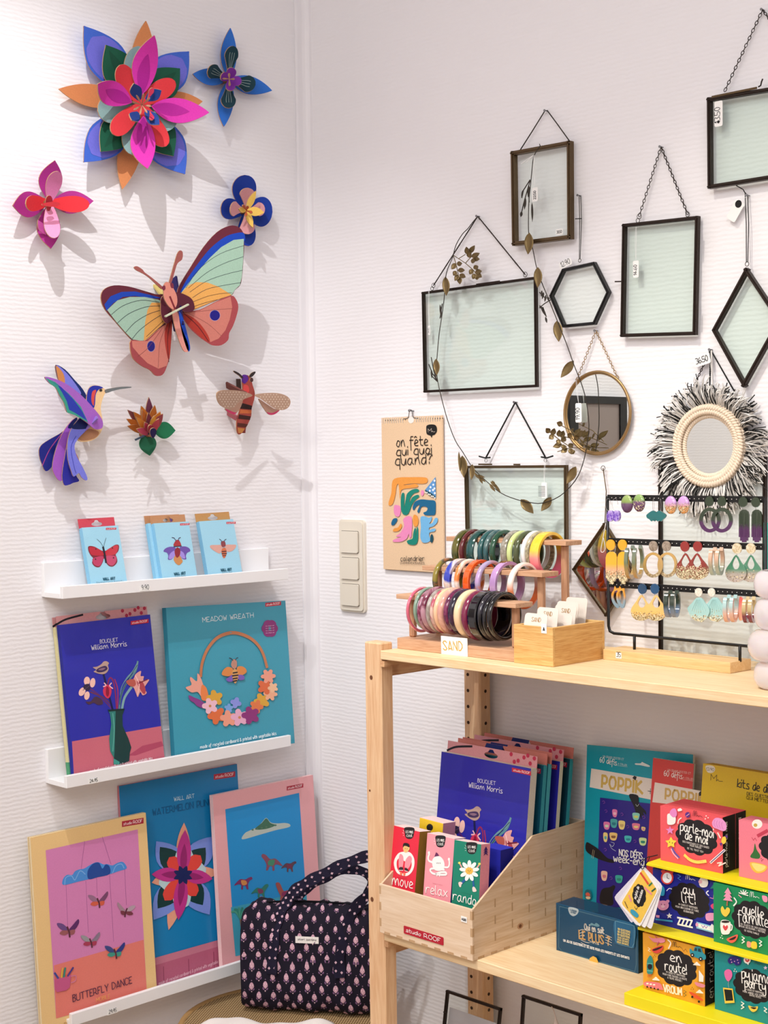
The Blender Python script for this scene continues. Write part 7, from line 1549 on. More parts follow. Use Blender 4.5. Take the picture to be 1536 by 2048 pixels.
for (x, y, w_, h_, c1, c2) in ((240, 500, 30, 55, 'e27ab0', 'f0c0d0'), (178, 590, 38, 55, 'e27ab0', 'cfe0c0'), (228, 570, 42, 62, '4aa8a8', '2a7a8a'), (286, 582, 40, 62, 'efd684', 'c9a86a'), (385, 600, 48, 48, 'e27a9a', 'efd684'), (222, 668, 48, 55, 'efc87a', '8a5a3a'), (176, 668, 26, 66, 'efd684', '5ab0b0'), (330, 690, 44, 48, '4ac0c0', '2a8a9a'), (436, 705, 46, 55, 'cfe6a0', '2f8f7a'), (388, 525, 44, 52, '8ad0c0', 'd8d86a'), (162, 945, 38, 68, 'f0c0a8', 'd87a8a'), (265, 975, 45, 55, '3ab0a0', '2a8a7a'), (452, 625, 24, 30, 'efd684', 'e27ab0')):
    a.blob([(x, y), (x + w_, y + 4), (x + w_ + 2, y + h_ * .55), (x + w_ * .8, y + h_), (x + w_ * .15, y + h_ - 3), (x - 3, y + h_ * .5)], c1); a.blob([(x + w_ * .2, y + h_ * .4), (x + w_ * .8, y + h_ * .42), (x + w_ * .75, y + h_ * .7), (x + w_ * .25, y + h_ * .68)], c2)
for x, y in ((178, 448), (195, 512), (310, 535), (352, 624), (468, 556), (190, 790), (404, 730), (232, 995), (300, 925)): a.line(sm([(x - 10, y - 4), (x, y - 10), (x + 8, y + 4), (x - 4, y + 10)], 3, False), 3, '8a4ab0')
a.line(sm([(230, 735), (255, 745), (240, 768), (222, 750), (235, 780), (265, 800)], 5, False), 2.4, 'cfd8e8'); a.text('NOS D\u00c9FIS', (290, 832), (458, 858), 7, 'f2f0ee', h=44, smooth=False); a.text('week-end', (250, 872), (470, 905), 7, 'f2f0ee', h=50)
a.blob([(42, 1095), (62, 1076), (88, 1092), (92, 1140), (70, 1155), (45, 1140)], '1c6a7a'); a.blob([(50, 1105), (66, 1098), (80, 1110), (78, 1125), (54, 1122)], 'd8604a'); a.blob([(52, 1128), (82, 1130), (78, 1146), (56, 1144)], 'e8c8a0'); a.build('cover_print', o, GLOSSY)
o, pl, W, H = poster('red poster pack overlapping the teal one behind the pink game boxes', (1294.5, 1710), (1376, 1727), (1315, 1517), .078, .056, 'cf3f3a', D=.005)
a = Art(pl); a.poly([(540, 305), (880, 368), (872, 490), (522, 448)], 'e2d6cc'); a.text('POPPIK', (616, 424), (900, 470), 15, 'c9a45e', h=72, smooth=False, gap=1.7); a.text('UN GRAND POSTER ET', (632, 222), (800, 248), 1.6, 'f0c8c0', h=14, smooth=False); a.text('60 d\u00e9fis', (608, 256), (738, 280), 4, 'f6ece8', h=38); a.text('A COLLER', (745, 276), (822, 290), 1.6, 'f0c8c0', h=12, smooth=False); a.line([(742, 284), (826, 298)], 1.5, 'f0c8c0'); a.poly([(860, 380), (876, 366), (880, 400), (862, 404)], '16141a'); a.build('cover_print', o, GLOSSY)
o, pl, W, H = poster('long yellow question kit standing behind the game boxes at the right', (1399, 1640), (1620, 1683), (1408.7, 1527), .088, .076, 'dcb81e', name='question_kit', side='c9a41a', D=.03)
a = Art(pl); a.blob([(905, 192), (930, 182), (965, 190), (975, 215), (955, 236), (920, 232)], 'e8e2d0'); a.text('13.90', (912, 218), (966, 224), 2.4, '4a4440', h=20); a.text('M', (944, 290), (985, 296), 3.4, '4a3c14', h=44); a.line(sm([(985, 296), (996, 285), (1002, 296), (1030, 298)], 3, False), 3.4, '4a3c14')
a.text('kits de discussion', (1135, 338), (1560, 420), 6.5, '1c1810', h=56); a.text('DES QUESTIONS', (1205, 396), (1400, 432), 3, '4a3f18', h=22, smooth=False); a.text('QUI METTENT', (1202, 424), (1390, 462), 3, '4a3f18', h=22, smooth=False); a.build('cover_print', o, GLOSSY)

# ------------------------------------------------------------------ blue question game
BQ, FQ = HZ(1114.3, 1899, FZ), HZ(1276, 1947.4, FZ); yq = -(BQ.y + FQ.y) / 2
pl = Plane(V((BQ.x, -yq, FZ)), (1, 0, 0), (0, 0, 1)); pl.Z = Z1; W = FQ.x - BQ.x; H = BW(1113.7, 1806, yq).z - FZ
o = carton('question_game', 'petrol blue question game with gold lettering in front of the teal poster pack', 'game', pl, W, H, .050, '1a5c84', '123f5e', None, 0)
a = Art(pl)
def outline(a, pts, w_, c): a.line(pts + [pts[0]], w_, c)
outline(a, [(1165, 1145), (1500, 1232), (1560, 1246), (1634, 1266), (1636, 1500), (1628, 1545), (1180, 1420), (1160, 1396)], 1.6, '7fb2c0')
outline(a, [(1158, 1140), (1640, 1262), (1642, 1552), (1158, 1416)], 1.2, '4f8aa0')
a.blob([(1222, 1150), (1278, 1162), (1276, 1190), (1250, 1205), (1226, 1188)], 'd8e6ea'); a.text('6 JOUEURS', (1230, 1170), (1270, 1180), 2, '1a5c84', h=8, smooth=False); a.text('ET PLUS', (1236, 1184), (1264, 1190), 2, '1a5c84', h=8, smooth=False)
a.blob([(1350, 1262), (1362, 1246), (1380, 1254), (1392, 1246), (1412, 1262), (1400, 1270), (1372, 1262)], '7fb2c0')
a.text('Qui en soit', (1320, 1286), (1440, 1312), 6, 'f0ece2', h=34); a.text('LE PLUS ?', (1288, 1340), (1476, 1384), 9, 'e2b878', h=48, smooth=False, gap=1.5); a.text('Minis', (1355, 1368), (1408, 1380), 2, 'd8d0c0', h=14)
for y in (1300, 1318, 1336): a.line(sm([(1290, y - 8), (1306, y - 14), (1318, y - 12)], 3, False), 2.4, 'd8d4c8')
for y in (1318, 1334, 1350, 1366): a.line(sm([(1450, y), (1470, y + 8), (1488, y + 18)], 3, False), 2.4, 'd8d4c8')
for y in (1350, 1366): a.line(sm([(1300, y), (1330, y + 14), (1350, y + 18)], 3, False), 2.4, 'd8d4c8')
a.text('UN JEU DE QUESTIONS ET DE DEFIS POUR LES PARENTS ET LES ENFANTS', (1192, 1358), (1600, 1468), 2.6, 'e4e6e4', h=13, smooth=False)
a.blob([(1510, 1230), (1632, 1262), (1632, 1370), (1620, 1400), (1530, 1376), (1512, 1350)], '1a5c84'); outline(a, [(1514, 1232), (1630, 1262), (1630, 1370), (1616, 1396), (1532, 1374), (1514, 1350)], 1.6, '7fb2c0')
for k in range(3): a.text('100 QUESTIONS', (1530, 1286 + 16 * k), (1606, 1306 + 16 * k), 3, 'c9b878', h=11, smooth=False); a.text('POUR ENFANTS', (1530, 1340 + 14 * k - 4), (1600, 1358 + 14 * k - 4), 2.6, 'c9b878', h=10, smooth=False)
a.poly([(1355, 1480), (1362, 1458), (1382, 1446), (1402, 1456), (1412, 1478), (1412, 1490)], 'e2b04a'); a.build('cover_print', o, GLOSSY)
g = G(); g.box((-.0006, 0, -.0506), (W + .0006, H + .0006, .0012)); g.build('shrink_wrap', FILM, o, local=True)

# ------------------------------------------------------------------ yellow stepped stand and card games
YL = mat('bright_yellow_card', 'f2e018', .5)
YX0, YX1 = 1.092, 1.60
t = thing('stepped_stand', 'bright yellow stepped card display stand on the lower shelf at the right', 'display stand', (1.3, -.2, FZ))
TB = .7135
g = G(); g.box((YX0 - .003, -.3165, FZ), (YX1, -.12, TB), bev=.0006); g.build('base_tray', YL, t)
S1, S2 = .8135, .9125
for z, yf in ((S1, .286), (S2, .262)):
    g = G(); g.box((YX0 + .002, -yf, z - .0045), (YX1, -.12, z), bev=.0005); g.build('step', YL, t)
g = G(); g.box((YX0 + .002, -.125, FZ), (YX1, -.118, S2)); g.build('back_panel', YL, t)
for x in (YX0 + .002, YX1 - .004): g = G(); g.box((x, -.20, TB), (x + .003, -.125, S2 - .0045)); g.build('side_panel', YL, t)
def cloud(a, cx, cy, rx, ry, rot=.24, n=11, c='17141a'):
    pts = []
    for k in range(n * 6):
        b = 2 * PI * k / (n * 6); r = 1 + .10 * abs(math.sin(n * b / 2)) * 1.0; x, y = rx * .92 * r * math.cos(b), ry * .92 * r * math.sin(b); pts.append((cx + x, cy + y + x * math.tan(rot) * .75))
    a.poly(pts, c)
def star(a, x, y, r, c, n=5, k=.45):
    a.poly([(x + (r if i % 2 == 0 else r * k) * math.sin(PI * i / n), y - (r if i % 2 == 0 else r * k) * math.cos(PI * i / n)) for i in range(2 * n)], c)
def zig(a, x, y, s, c, w_=4, n=4, vert=True): a.line([(x + (s * .35 if i % 2 else -s * .35), y + s * .45 * i) if vert else (x + s * .45 * i, y + (s * .35 if i % 2 else -s * .35) + i * 2) for i in range(n)], w_, c)
def mlogo(a, x, y, s, c): a.line(sm([(x, y + 14 * s), (x + 4 * s, y - 18 * s), (x + 12 * s, y - 20 * s), (x + 12 * s, y + 14 * s), (x + 18 * s, y - 18 * s), (x + 26 * s, y - 16 * s), (x + 26 * s, y + 16 * s), (x + 34 * s, y + 10 * s), (x + 42 * s, y + 20 * s), (x + 48 * s, y + 12 * s), (x + 68 * s, y + 24 * s)], 3, False), 3 * s, c)
def card_game(lab, X, yf, z, W, H, D, front, n=1, name='card_game'):
    pl = Plane(V((X, -yf, z + .0003)), (1, 0, 0), (0, 0, 1)); pl.Z = Z2
    o = carton(name, lab, 'card game', pl, W, H, D, front, '17141a', 'small question card games on the yellow stand'); g = G(); g.box((0, H, -D), (W, H + .0002, 0), front); g.build('lid', PAPER, o, local=True); return o, pl
def small_side(o, pl, W, H, D, txt):
    sd = Plane(pl.p3(W, 0, 0), -pl.ez, pl.ey); sa = Art(None, px=False); st, tw = lettering(txt, True); s_ = H * .8 / tw
    for q in st: sa.line([(D * .62 - p[1] * s_ * 1.0, H * .1 + p[0] * s_) for p in q], .0009, 'efeae4', raw=True, same=True)
    sa.line([(D * .86, H * .12), (D * .86, H * .5)], .0004, '8a8680', raw=True)
    I = WM[o.name].inverted() @ sd.M(); sa.g.v = [tuple(I @ V((v[0], v[1], v[2] + .0003))) for v in sa.g.v]; sa.build('side_print', o)
GW, GH, GD = .1175, .0885, .036
# pink
o, pl = card_game('coral pink card game with a milk bottle drawing, on the top step', 1.102, .233, S2, GW, GH, GD, 'ec5a62')
a = Art(pl); cloud(a, 842, 702, 152, 128); a.text('parle-moi', (724, 650), (962, 705), 6.5, 'f6f2ee', h=62); a.text('de moi!', (760, 712), (920, 752), 6.5, 'f6f2ee', h=58)
a.text('DES PAPOTAGES ET DES GAGES', (742, 722 + 14), (934, 768 + 14), 2, 'cfc8c4', h=12, smooth=False); a.text('POUR PARLER', (796, 764), (878, 784), 2, 'cfc8c4', h=12, smooth=False); a.text('DE TOI, TOI ET TOI !', (778, 784), (894, 812), 2, 'cfc8c4', h=12, smooth=False)
mlogo(a, 820, 532, 1, '5a1420'); a.blob([(640, 530), (690, 540), (690, 600), (640, 608), (634, 570)], 'f6f0ec'); a.blob([(652, 528), (664, 500), (690, 492), (704, 520), (700, 548), (676, 556)], 'e58ac8'); a.blob([(710, 498), (730, 490), (742, 505), (724, 512), (712, 512)], 'f6f0ec')
a.line(sm([(712, 600), (718, 575), (736, 560)], 4, False), 7, 'f6f0ec'); star(a, 655, 650, 32, 'e58ac8'); star(a, 662, 738, 42, 'f4d84a', 5, .55); a.oval(652, 735, 3, 4, '2a1c1c'); a.oval(672, 740, 3, 4, '2a1c1c'); a.line(sm([(672, 778), (690, 810), (722, 845)], 5, False), 9, '3a5ac0'); a.line(sm([(664, 785), (682, 820), (712, 852)], 5, False), 8, 'e4b8d8')
a.line(sm([(762, 830), (800, 862), (850, 878), (912, 872)], 5, False), 20, 'f4d86a'); [a.line([(775 + 14 * k, 845 + 3 * k), (775 + 14 * k, 856 + 3 * k)], 2, 'c9a43a') for k in range(9)]
a.blob([(960, 590), (985, 560), (1030, 566), (1060, 600), (1062, 640), (1040, 655), (1000, 640), (968, 625)], 'e89ad0'); [a.line(sm([(980 + 18 * k, 575 + 4 * k), (974 + 18 * k, 600 + 4 * k), (986 + 18 * k, 628 + 4 * k)], 3, False), 2, 'c060a8') for k in range(4)]
a.oval(784, 537, 18, 20, '5a2a84'); a.line([(774, 546), (796, 530)], 4, 'f0a8b8'); [a.oval(x, y, 5, 5, 'f6d8d4') for x, y in ((918, 545), (932, 558), (912, 566))]; a.line([(1002, 668), (1020, 702)], 10, 'f6e0d8')
a.blob([(1036, 700), (1056, 695), (1062, 728), (1044, 748), (1028, 730)], 'f4d04a'); a.poly([(1048, 690), (1072, 684), (1074, 704)], '5a2a84'); a.poly([(1014, 742), (1036, 738), (1026, 764)], '5a2a84'); a.line([(952, 880), (1050, 792)], 16, 'f6f0ec'); a.line([(952, 880), (1050, 792)], 6, '5a2a84'); a.line([(1000, 885), (1030, 880), (1010, 905), (1058, 882)], 8, 'f6e0d8')
a.build('cover_print', o, GLOSSY); small_side(o, pl, GW, GH, GD * .55, 'parle-moi de moi!')
o2, pl2 = card_game('second coral pink card game directly behind the first on the top step', 1.102, .233 - GD - .0006, S2, GW, GH, .030, 'e4525c'); 
small_side(o2, pl2, GW, GH, .024, 'parle-moi de moi!')
o, pl = card_game('rose card game with a fried egg drawing, right on the top step', 1.2455, .228, S2, GW, GH, GD, 'ee7f92')
a = Art(pl); cloud(a, 1440, 790, 150, 120); a.oval(1278, 606, 38, 34, 'f4efe8'); a.oval(1266, 614, 14, 13, 'c9a84e'); a.line([(1285, 690), (1350, 655)], 22, 'c23a54'); zig(a, 1240, 712, 26, 'c23a54', 4, 4, False); a.blob([(1262, 745), (1275, 790), (1300, 830), (1290, 855), (1240, 850), (1230, 835), (1252, 800)], '2f6a34'); a.blob([(1232, 880), (1345, 905), (1335, 945), (1280, 960), (1240, 930)], 'f0b84a'); a.blob([(1240, 888), (1335, 908), (1322, 938), (1276, 944)], 'f6d884'); [a.oval(x, y, 3, 4, '7a3a44') for x, y in ((1308, 855), (1320, 862), (1312, 870))]; a.build('cover_print', o, GLOSSY)
# navy
o, pl = card_game('navy card game with an alarm clock drawing, on the middle step', 1.100, .252, S1, .118, .0895, GD, '1a2490')
a = Art(pl); cloud(a, 790, 1160, 148, 130); a.text('au', (744, 1105), (820, 1116), 6.5, 'f6f2ee', h=60); a.text('lit!', (738, 1170), (832, 1185), 6.5, 'f6f2ee', h=72)
a.text('44 GAGES ET PAPOTAGES', (712, 1188), (850, 1218), 2, 'cfc8c4', h=12, smooth=False); a.text('POUR BIEN DORMIR ET FAIRE', (692, 1204), (860, 1240), 2, 'cfc8c4', h=12, smooth=False); a.text('DE BEAUX REVES', (752, 1236), (824, 1252), 2, 'cfc8c4', h=12, smooth=False)
mlogo(a, 768, 988, 1, 'd8dcf0'); a.oval(634, 990, 46, 50, 'd8453f'); a.oval(606, 945, 16, 13, 'd8453f'); a.oval(664, 952, 16, 13, 'd8453f'); a.oval(634, 992, 34, 38, 'f0f2f4'); a.line([(634, 992), (634, 966)], 4, '1c1c2c'); a.line([(634, 992), (648, 1000)], 4, '1c1c2c')
zig(a, 722, 968, 30, '4a7ad0', 5); a.blob([(870, 1000), (890, 985), (918, 995), (930, 1025), (920, 1055), (885, 1060), (866, 1040)], 'f2ece6'); a.oval(874, 1020, 14, 14, 'e8b0b8'); star(a, 985, 1040, 2, 'ffffff'); a.poly([(945, 1070), (985, 1015), (1005, 1065)], '1f8a84'); a.line([(975, 1068), (968, 1140)], 4, 'e08ab8'); a.line([(945, 1135), (990, 1148)], 5, 'e08ab8')
a.blob([(580, 1070), (590, 1045), (608, 1055), (618, 1080), (612, 1118), (585, 1115)], '2fa0c8'); a.line(sm([(632, 1085), (650, 1068), (668, 1072)], 4, False), 5, 'e8e8f0'); a.line(sm([(932, 1086), (918, 1100), (935, 1118)], 4, False), 7, 'f0f0f4')
a.oval(606, 1190, 42, 36, 'e89cc4'); a.oval(572, 1158, 12, 12, 'e89cc4'); a.oval(640, 1160, 12, 12, 'e89cc4'); a.oval(594, 1182, 3, 4, '2a1c2c'); a.oval(618, 1184, 3, 4, '2a1c2c'); a.oval(606, 1198, 14, 10, 'f4c4d8'); star(a, 652, 1265, 22, 'f4f2ee'); a.line([(555, 1290), (672, 1304)], 11, '3a9ad0'); a.poly([(556, 1258), (582, 1262), (580, 1280), (556, 1276)], 'e89cc4')
a.text('ZZZZ', (714, 1326), (818, 1348), 11, 'f4f2ee', h=48, smooth=False); a.blob([(950, 1190), (975, 1175), (995, 1188), (990, 1210), (965, 1215)], 'e0487a'); a.blob([(918, 1250), (985, 1248), (992, 1290), (925, 1300)], 'e89cc4'); a.line([(862, 1334), (962, 1362)], 44, '8ac4e8'); a.line([(870, 1336), (950, 1358)], 26, 'f4f2ee'); a.line([(960, 1350), (985, 1375)], 44, 'e8e6ee'); zig(a, 885, 1340, 24, '8a5ac0', 4, 5, False); a.oval(852, 1328, 10, 14, 'e89cc4')
a.build('cover_print', o, GLOSSY)
o, pl = card_game('green card game with a pink fir tree drawing, on the middle step', 1.2225, .264, S1, GW, .0915, GD, '128a54')
a = Art(pl); cloud(a, 1245, 1295, 150, 136); a.text('quelle', (1170, 1248), (1324, 1290), 6.5, 'f6f2ee', h=72); a.text('famille', (1140, 1305), (1360, 1350), 6.5, 'f6f2ee', h=76)
a.text('44 SUJETS DE DISCUSSIONS', (1160, 1330), (1342, 1376), 2, 'cfc8c4', h=12, smooth=False); a.text('POUR DECOUVRIR L HISTOIRE', (1158, 1346), (1340, 1392), 2, 'cfc8c4', h=12, smooth=False); a.text('DE VOTRE FAMILLE', (1190, 1376), (1296, 1404), 2, 'cfc8c4', h=12, smooth=False)
mlogo(a, 1230, 1115, 1, 'e8f0e8'); [a.poly([(1072, 1062 + d), (1072 + 26 + q, 1110 + d), (1072 - 26 - q, 1100 + d)], 'ef9ab8') for d, q in ((0, 0), (26, 5), (52, 9))]; a.line([(1068, 1162), (1066, 1190)], 9, 'b86a4a')
[a.line([(1185, 1110), (1185 + 34 * math.cos(b), 1110 + 30 * math.sin(b))], 7, 'f4f2ea') for b in (-2.8, -2.2, -1.6, -1, -.4, .3)]; a.line([(1150, 1115), (1170, 1132)], 6, 'f0a0b8'); a.line(sm([(1118, 1136), (1135, 1165), (1115, 1192)], 4, False), 9, 'f4f2ea')
a.blob([(1052, 1222), (1035, 1195), (1022, 1215), (1030, 1250), (1058, 1272), (1086, 1240), (1085, 1212), (1066, 1205)], 'f0d04a'); a.blob([(1320, 1120), (1356, 1128), (1356, 1165), (1330, 1160)], 'ef9ab8')
a.blob([(1024, 1300), (1090, 1308), (1088, 1385), (1060, 1400), (1026, 1388)], 'f4f2ea'); a.line(sm([(1088, 1325), (1104, 1335), (1100, 1365), (1086, 1372)], 4, False), 8, 'f4f2ea'); a.oval(1056, 1308, 30, 9, '2a1c18'); a.blob([(1056, 1342), (1044, 1330), (1038, 1348), (1056, 1372), (1074, 1350), (1068, 1332)], 'e0484e')
[a.oval(x, y, 4, 4, 'f4f2ea') for x, y in ((1030, 1408), (1022, 1422), (1036, 1428))]; a.blob([(1065, 1432), (1100, 1415), (1145, 1400), (1135, 1440), (1105, 1460), (1080, 1452)], 'e8604e'); a.blob([(1082, 1435), (1132, 1412), (1124, 1432), (1100, 1440)], '2a1418'); zig(a, 1185, 1415, 26, 'f4f2ea', 6, 5); zig(a, 1310, 1440, 26, 'f4f2ea', 6, 5); a.blob([(1214, 1450), (1240, 1456), (1242, 1490), (1214, 1488)], 'ef9a8a'); a.blob([(1246, 1452), (1280, 1456), (1282, 1500), (1244, 1495)], 'e8cc3a')
a.build('cover_print', o, GLOSSY)
# yellow
o, pl = card_game('orange-yellow card game with a blue car and a rocket, left on the base tray', 1.100, .280, TB, .1165, .0905, GD, 'eba52c')
a = Art(pl); cloud(a, 695, 1645, 150, 132); a.text('en', (652, 1592), (732, 1606), 6.5, 'f6f2ee', h=60); a.text('route!', (615, 1658), (770, 1690), 6.5, 'f6f2ee', h=66)
a.text('44 GAGES ET PAPOTAGES', (622, 1676), (760, 1710), 2, 'cfc8c4', h=12, smooth=False); a.text('POUR FAIRE PASSER LA ROUTE', (600, 1690), (775, 1732), 2, 'cfc8c4', h=12, smooth=False); a.text('A TOUTE VITESSE !', (635, 1716), (740, 1742), 2, 'cfc8c4', h=12, smooth=False)
mlogo(a, 672, 1475, 1, '4a2c14'); a.blob([(500, 1412), (530, 1428), (600, 1425), (620, 1445), (600, 1460), (540, 1455), (520, 1440)], 'e88a9a'); a.line([(560, 1425), (545, 1408)], 6, 'c8506a'); a.line([(575, 1455), (560, 1475)], 6, 'c8506a'); a.line(sm([(640, 1440), (660, 1462), (645, 1500)], 4, False), 9, 'f6ead8')
a.blob([(522, 1510), (560, 1490), (605, 1480), (600, 1510), (570, 1535), (540, 1530)], 'd8453a'); a.blob([(532, 1508), (598, 1486), (588, 1500), (545, 1518)], '2a1418'); zig(a, 505, 1495, 22, 'f4d8a0', 5); zig(a, 742, 1510, 28, '8a4a1c', 3, 4, False); [a.oval(x, y, 3, 3, '5a3a1c') for x, y in ((545, 1550), (553, 1560), (538, 1562))]
a.blob([(490, 1590), (500, 1565), (514, 1550), (528, 1570), (534, 1610), (530, 1680), (494, 1682), (488, 1640)], '2f8a80'); a.oval(511, 1632, 17, 21, '14121c'); a.line([(492, 1608), (531, 1612)], 3, '8ad0c0'); a.line([(492, 1660), (531, 1664)], 3, '8ad0c0'); [a.line([(498 + 10 * k, 1686), (496 + 10 * k, 1706)], 5, 'e06a2c') for k in range(3)]
a.blob([(800, 1500), (826, 1520), (835, 1490), (876, 1490), (894, 1530), (914, 1550), (910, 1580), (870, 1575), (806, 1545)], '2a90a0'); a.poly([(838, 1496), (852, 1500), (850, 1520), (830, 1516)], '17303c'); a.poly([(858, 1500), (876, 1502), (884, 1528), (858, 1522)], '17303c'); a.oval(818, 1548, 14, 15, '17141a'); a.oval(878, 1576, 14, 15, '17141a'); a.oval(818, 1548, 5, 6, 'e8e0d0'); a.oval(878, 1576, 5, 6, 'e8e0d0')
for x, y in ((850, 1610), (555, 1718), (870, 1810)): a.blob([(x - 26, y + 8), (x - 12, y - 4), (x, y - 14), (x + 14, y - 2), (x + 28, y + 14), (x, y + 12)], 'f8f0e0')
a.poly([(866, 1655), (900, 1700), (898, 1742), (866, 1738)], 'f6f2ea'); a.line([(864, 1652), (860, 1750)], 2, '5a3a1c'); a.blob([(838, 1742), (908, 1762), (896, 1782), (850, 1768)], 'e58a9a')
a.blob([(480, 1740), (580, 1748), (605, 1785), (598, 1798), (482, 1772)], 'e87a8a'); [a.oval(494 + 26 * k, 1776 + 6 * k, 6, 7, '17141a') for k in range(4)]; [a.rect(488 + 24 * k, 1748 + 4 * k, 504 + 24 * k, 1758 + 4 * k, 'f6f2ea') for k in range(3)]
a.text('VROUM', (614, 1808), (744, 1836), 9, 'f6ead0', h=48, smooth=False); zig(a, 768, 1800, 26, '4a5a2c', 3, 5); a.blob([(796, 1812), (830, 1820), (892, 1862), (890, 1876), (830, 1850)], 'e0542c'); a.oval(820, 1848, 8, 9, '17141a'); a.oval(868, 1882, 8, 9, '17141a'); [a.oval(x, y, 3, 3, '5a3a1c') for x, y in ((820, 1780), (828, 1792), (812, 1792))]
a.build('cover_print', o, GLOSSY); small_side(o, pl, .1165, .0905, GD, 'en route!')
o, pl = card_game('teal card game with a sleep mask and a pink balloon, right on the base tray', 1.2325, .277, TB, GW, .0925, GD, '128a8c')
a = Art(pl); cloud(a, 1250, 1775, 145, 125); a.text('pyjama', (1168, 1715), (1380, 1762), 6.5, 'f6f2ee', h=72); a.text('party', (1190, 1778), (1340, 1812), 6.5, 'f6f2ee', h=66)
a.text('44 GAGES ET PAPOTAGES', (1190, 1800), (1330, 1832), 2, 'cfc8c4', h=12, smooth=False); a.text('POUR ANIMER VOS SOIREES', (1178, 1816), (1345, 1855), 2, 'cfc8c4', h=12, smooth=False); a.text('ENTRE POTES', (1228, 1842), (1310, 1862), 2, 'cfc8c4', h=12, smooth=False); mlogo(a, 1262, 1600, .9, '14585c')
a.blob([(1072, 1580), (1095, 1558), (1135, 1560), (1166, 1580), (1160, 1615), (1130, 1622), (1112, 1605), (1090, 1612), (1074, 1600)], '241c7a'); [star(a, x, y, 6, 'f0b8d8') for x, y in ((1094, 1582), (1120, 1594), (1142, 1584), (1148, 1604), (1100, 1600))]
a.oval(1212, 1583, 26, 27, 'f6f0ec'); a.poly([(1206, 1606), (1226, 1604), (1220, 1620)], 'f6f0ec'); a.blob([(1212, 1588), (1202, 1575), (1198, 1588), (1213, 1600), (1227, 1588), (1222, 1575)], 'd83a44'); [a.oval(x, y, 4, 4, 'f0e8d8') for x, y in ((1124, 1650), (1118, 1664), (1134, 1666))]
a.blob([(1048, 1670), (1072, 1650), (1098, 1662), (1104, 1700), (1078, 1738), (1056, 1715)], 'e56aa8'); a.line(sm([(1080, 1738), (1076, 1760), (1082, 1790)], 3, False), 1.5, 'e8c8d8')
a.poly([(1038, 1782), (1108, 1790), (1122, 1892), (1052, 1896)], 'f0c84a'); a.poly([(1046, 1794), (1102, 1800), (1112, 1876), (1058, 1878)], '14181c'); zig(a, 1180, 1885, 28, 'f4f2ea', 6, 5); zig(a, 1345, 1925, 28, 'f4f2ea', 6, 4); a.blob([(1222, 1912), (1258, 1922), (1290, 1918), (1282, 1945), (1255, 1958), (1232, 1940)], 'f0c84a'); a.blob([(1236, 1924), (1280, 1926), (1262, 1938)], '2a1418'); star(a, 1345, 1640, 16, 'd8c8e8')
a.build('cover_print', o, GLOSSY)
# hanging sample cards
yc = .298
t = thing('sample_cards', 'fan of small sample cards hanging at the left end of the yellow stand', 'cards', BW(1283, 1860, yc))
for k, (dr, dd, col) in enumerate(((.22, .0024, 'e9e6e8'), (-.16, .0020, 'd8d4e4'), (.10, .0012, 'efecec'), (-.05, .0006, 'e4e0ea'), (0, 0, 'f0ecea'))):
    pl = Plane(V((0, -yc + dd, 0)), (1, 0, 0), (0, 0, 1)); pl.Z = Z2
    H0_, A1, B1, C1 = [V(pl.uv(*p)) for p in ((455, 905), (572, 1078), (432, 1352), (282, 1182))]
    pts = []
    c_, s_ = math.cos(dr), math.sin(dr)
    for q in (H0_, A1, B1, C1): d = q - H0_; pts.append(V((H0_.x + d.x * c_ - d.y * s_, H0_.y + d.x * s_ + d.y * c_)))
    rd_ = []
    for i in range(4):
        p, a0, b0_ = pts[i], pts[i - 1], pts[(i + 1) % 4]; rd_ += [tuple(p + (a0 - p) * .09), tuple(p + (a0 - p) * .02 + (b0_ - p) * .02), tuple(p + (b0_ - p) * .09)]
    g = G(); g.prism(rd_, -.0003, 0, col, M=pl.M()); cdd = g.build('sample_card', PAPER, t)
    if k == 4:
        a = Art(pl); cen = sum(pts, V((0, 0))) / 4; a.poly([tuple(cen + (V(p) - cen) * .90) for p in rd_], 'eec452', raw=True)
        cloud(a, 428, 1122, 50, 84, .1, 9); st, tw = lettering('partie de', True)
        a.text('sujets de', (402, 1150), (428, 1060), 3.4, 'f2eee6', h=None); a.text('discussion', (425, 1178), (458, 1085), 3.4, 'f2eee6', h=None)
        a.line([(440, 960), (492, 1035)], 15, 'd84a3a'); a.line([(500, 1050), (520, 1030)], 10, '2f7a4a'); a.line([(520, 1090), (545, 1070)], 9, '1c5a44'); a.line([(470, 1065), (515, 1110)], 12, 'e58aa0'); a.line([(325, 1165), (345, 1210)], 6, '6a4a2c'); a.line([(355, 1120), (370, 1160)], 10, 'e58aa0'); a.blob([(372, 1220), (400, 1232), (425, 1262), (412, 1280), (382, 1262), (366, 1240)], '3a9ab8'); zig(a, 395, 1210, 26, '2a2420', 3, 3, False)
        I = WM[t.name].inverted() @ pl.M(); a.g.v = [tuple(I @ V(v)) for v in a.g.v]; a.build('card_print', cdd)
pl = Plane(V((0, -yc, 0)), (1, 0, 0), (0, 0, 1)); pl.Z = Z2
def R3(x, y, d=0): u_, v_ = pl.uv(x, y); return pl.p3(u_, v_, d)
g = G(); g.tube(sm([tuple(R3(455, 930, .001)), tuple(R3(438, 900, .003)), tuple(R3(462, 868, .002)), tuple(R3(488, 845, -.004)), tuple(R3(492, 870, 0)), tuple(R3(472, 905, .002))], 4, True), .0007, n=5); g.build('ring_cord', BLKCORD, t)
g = G(); g.tube([R3(520, 842, -.015), R3(490, 846, -.004)], .0008, n=5); g.build('hook', BLKCORD, t)

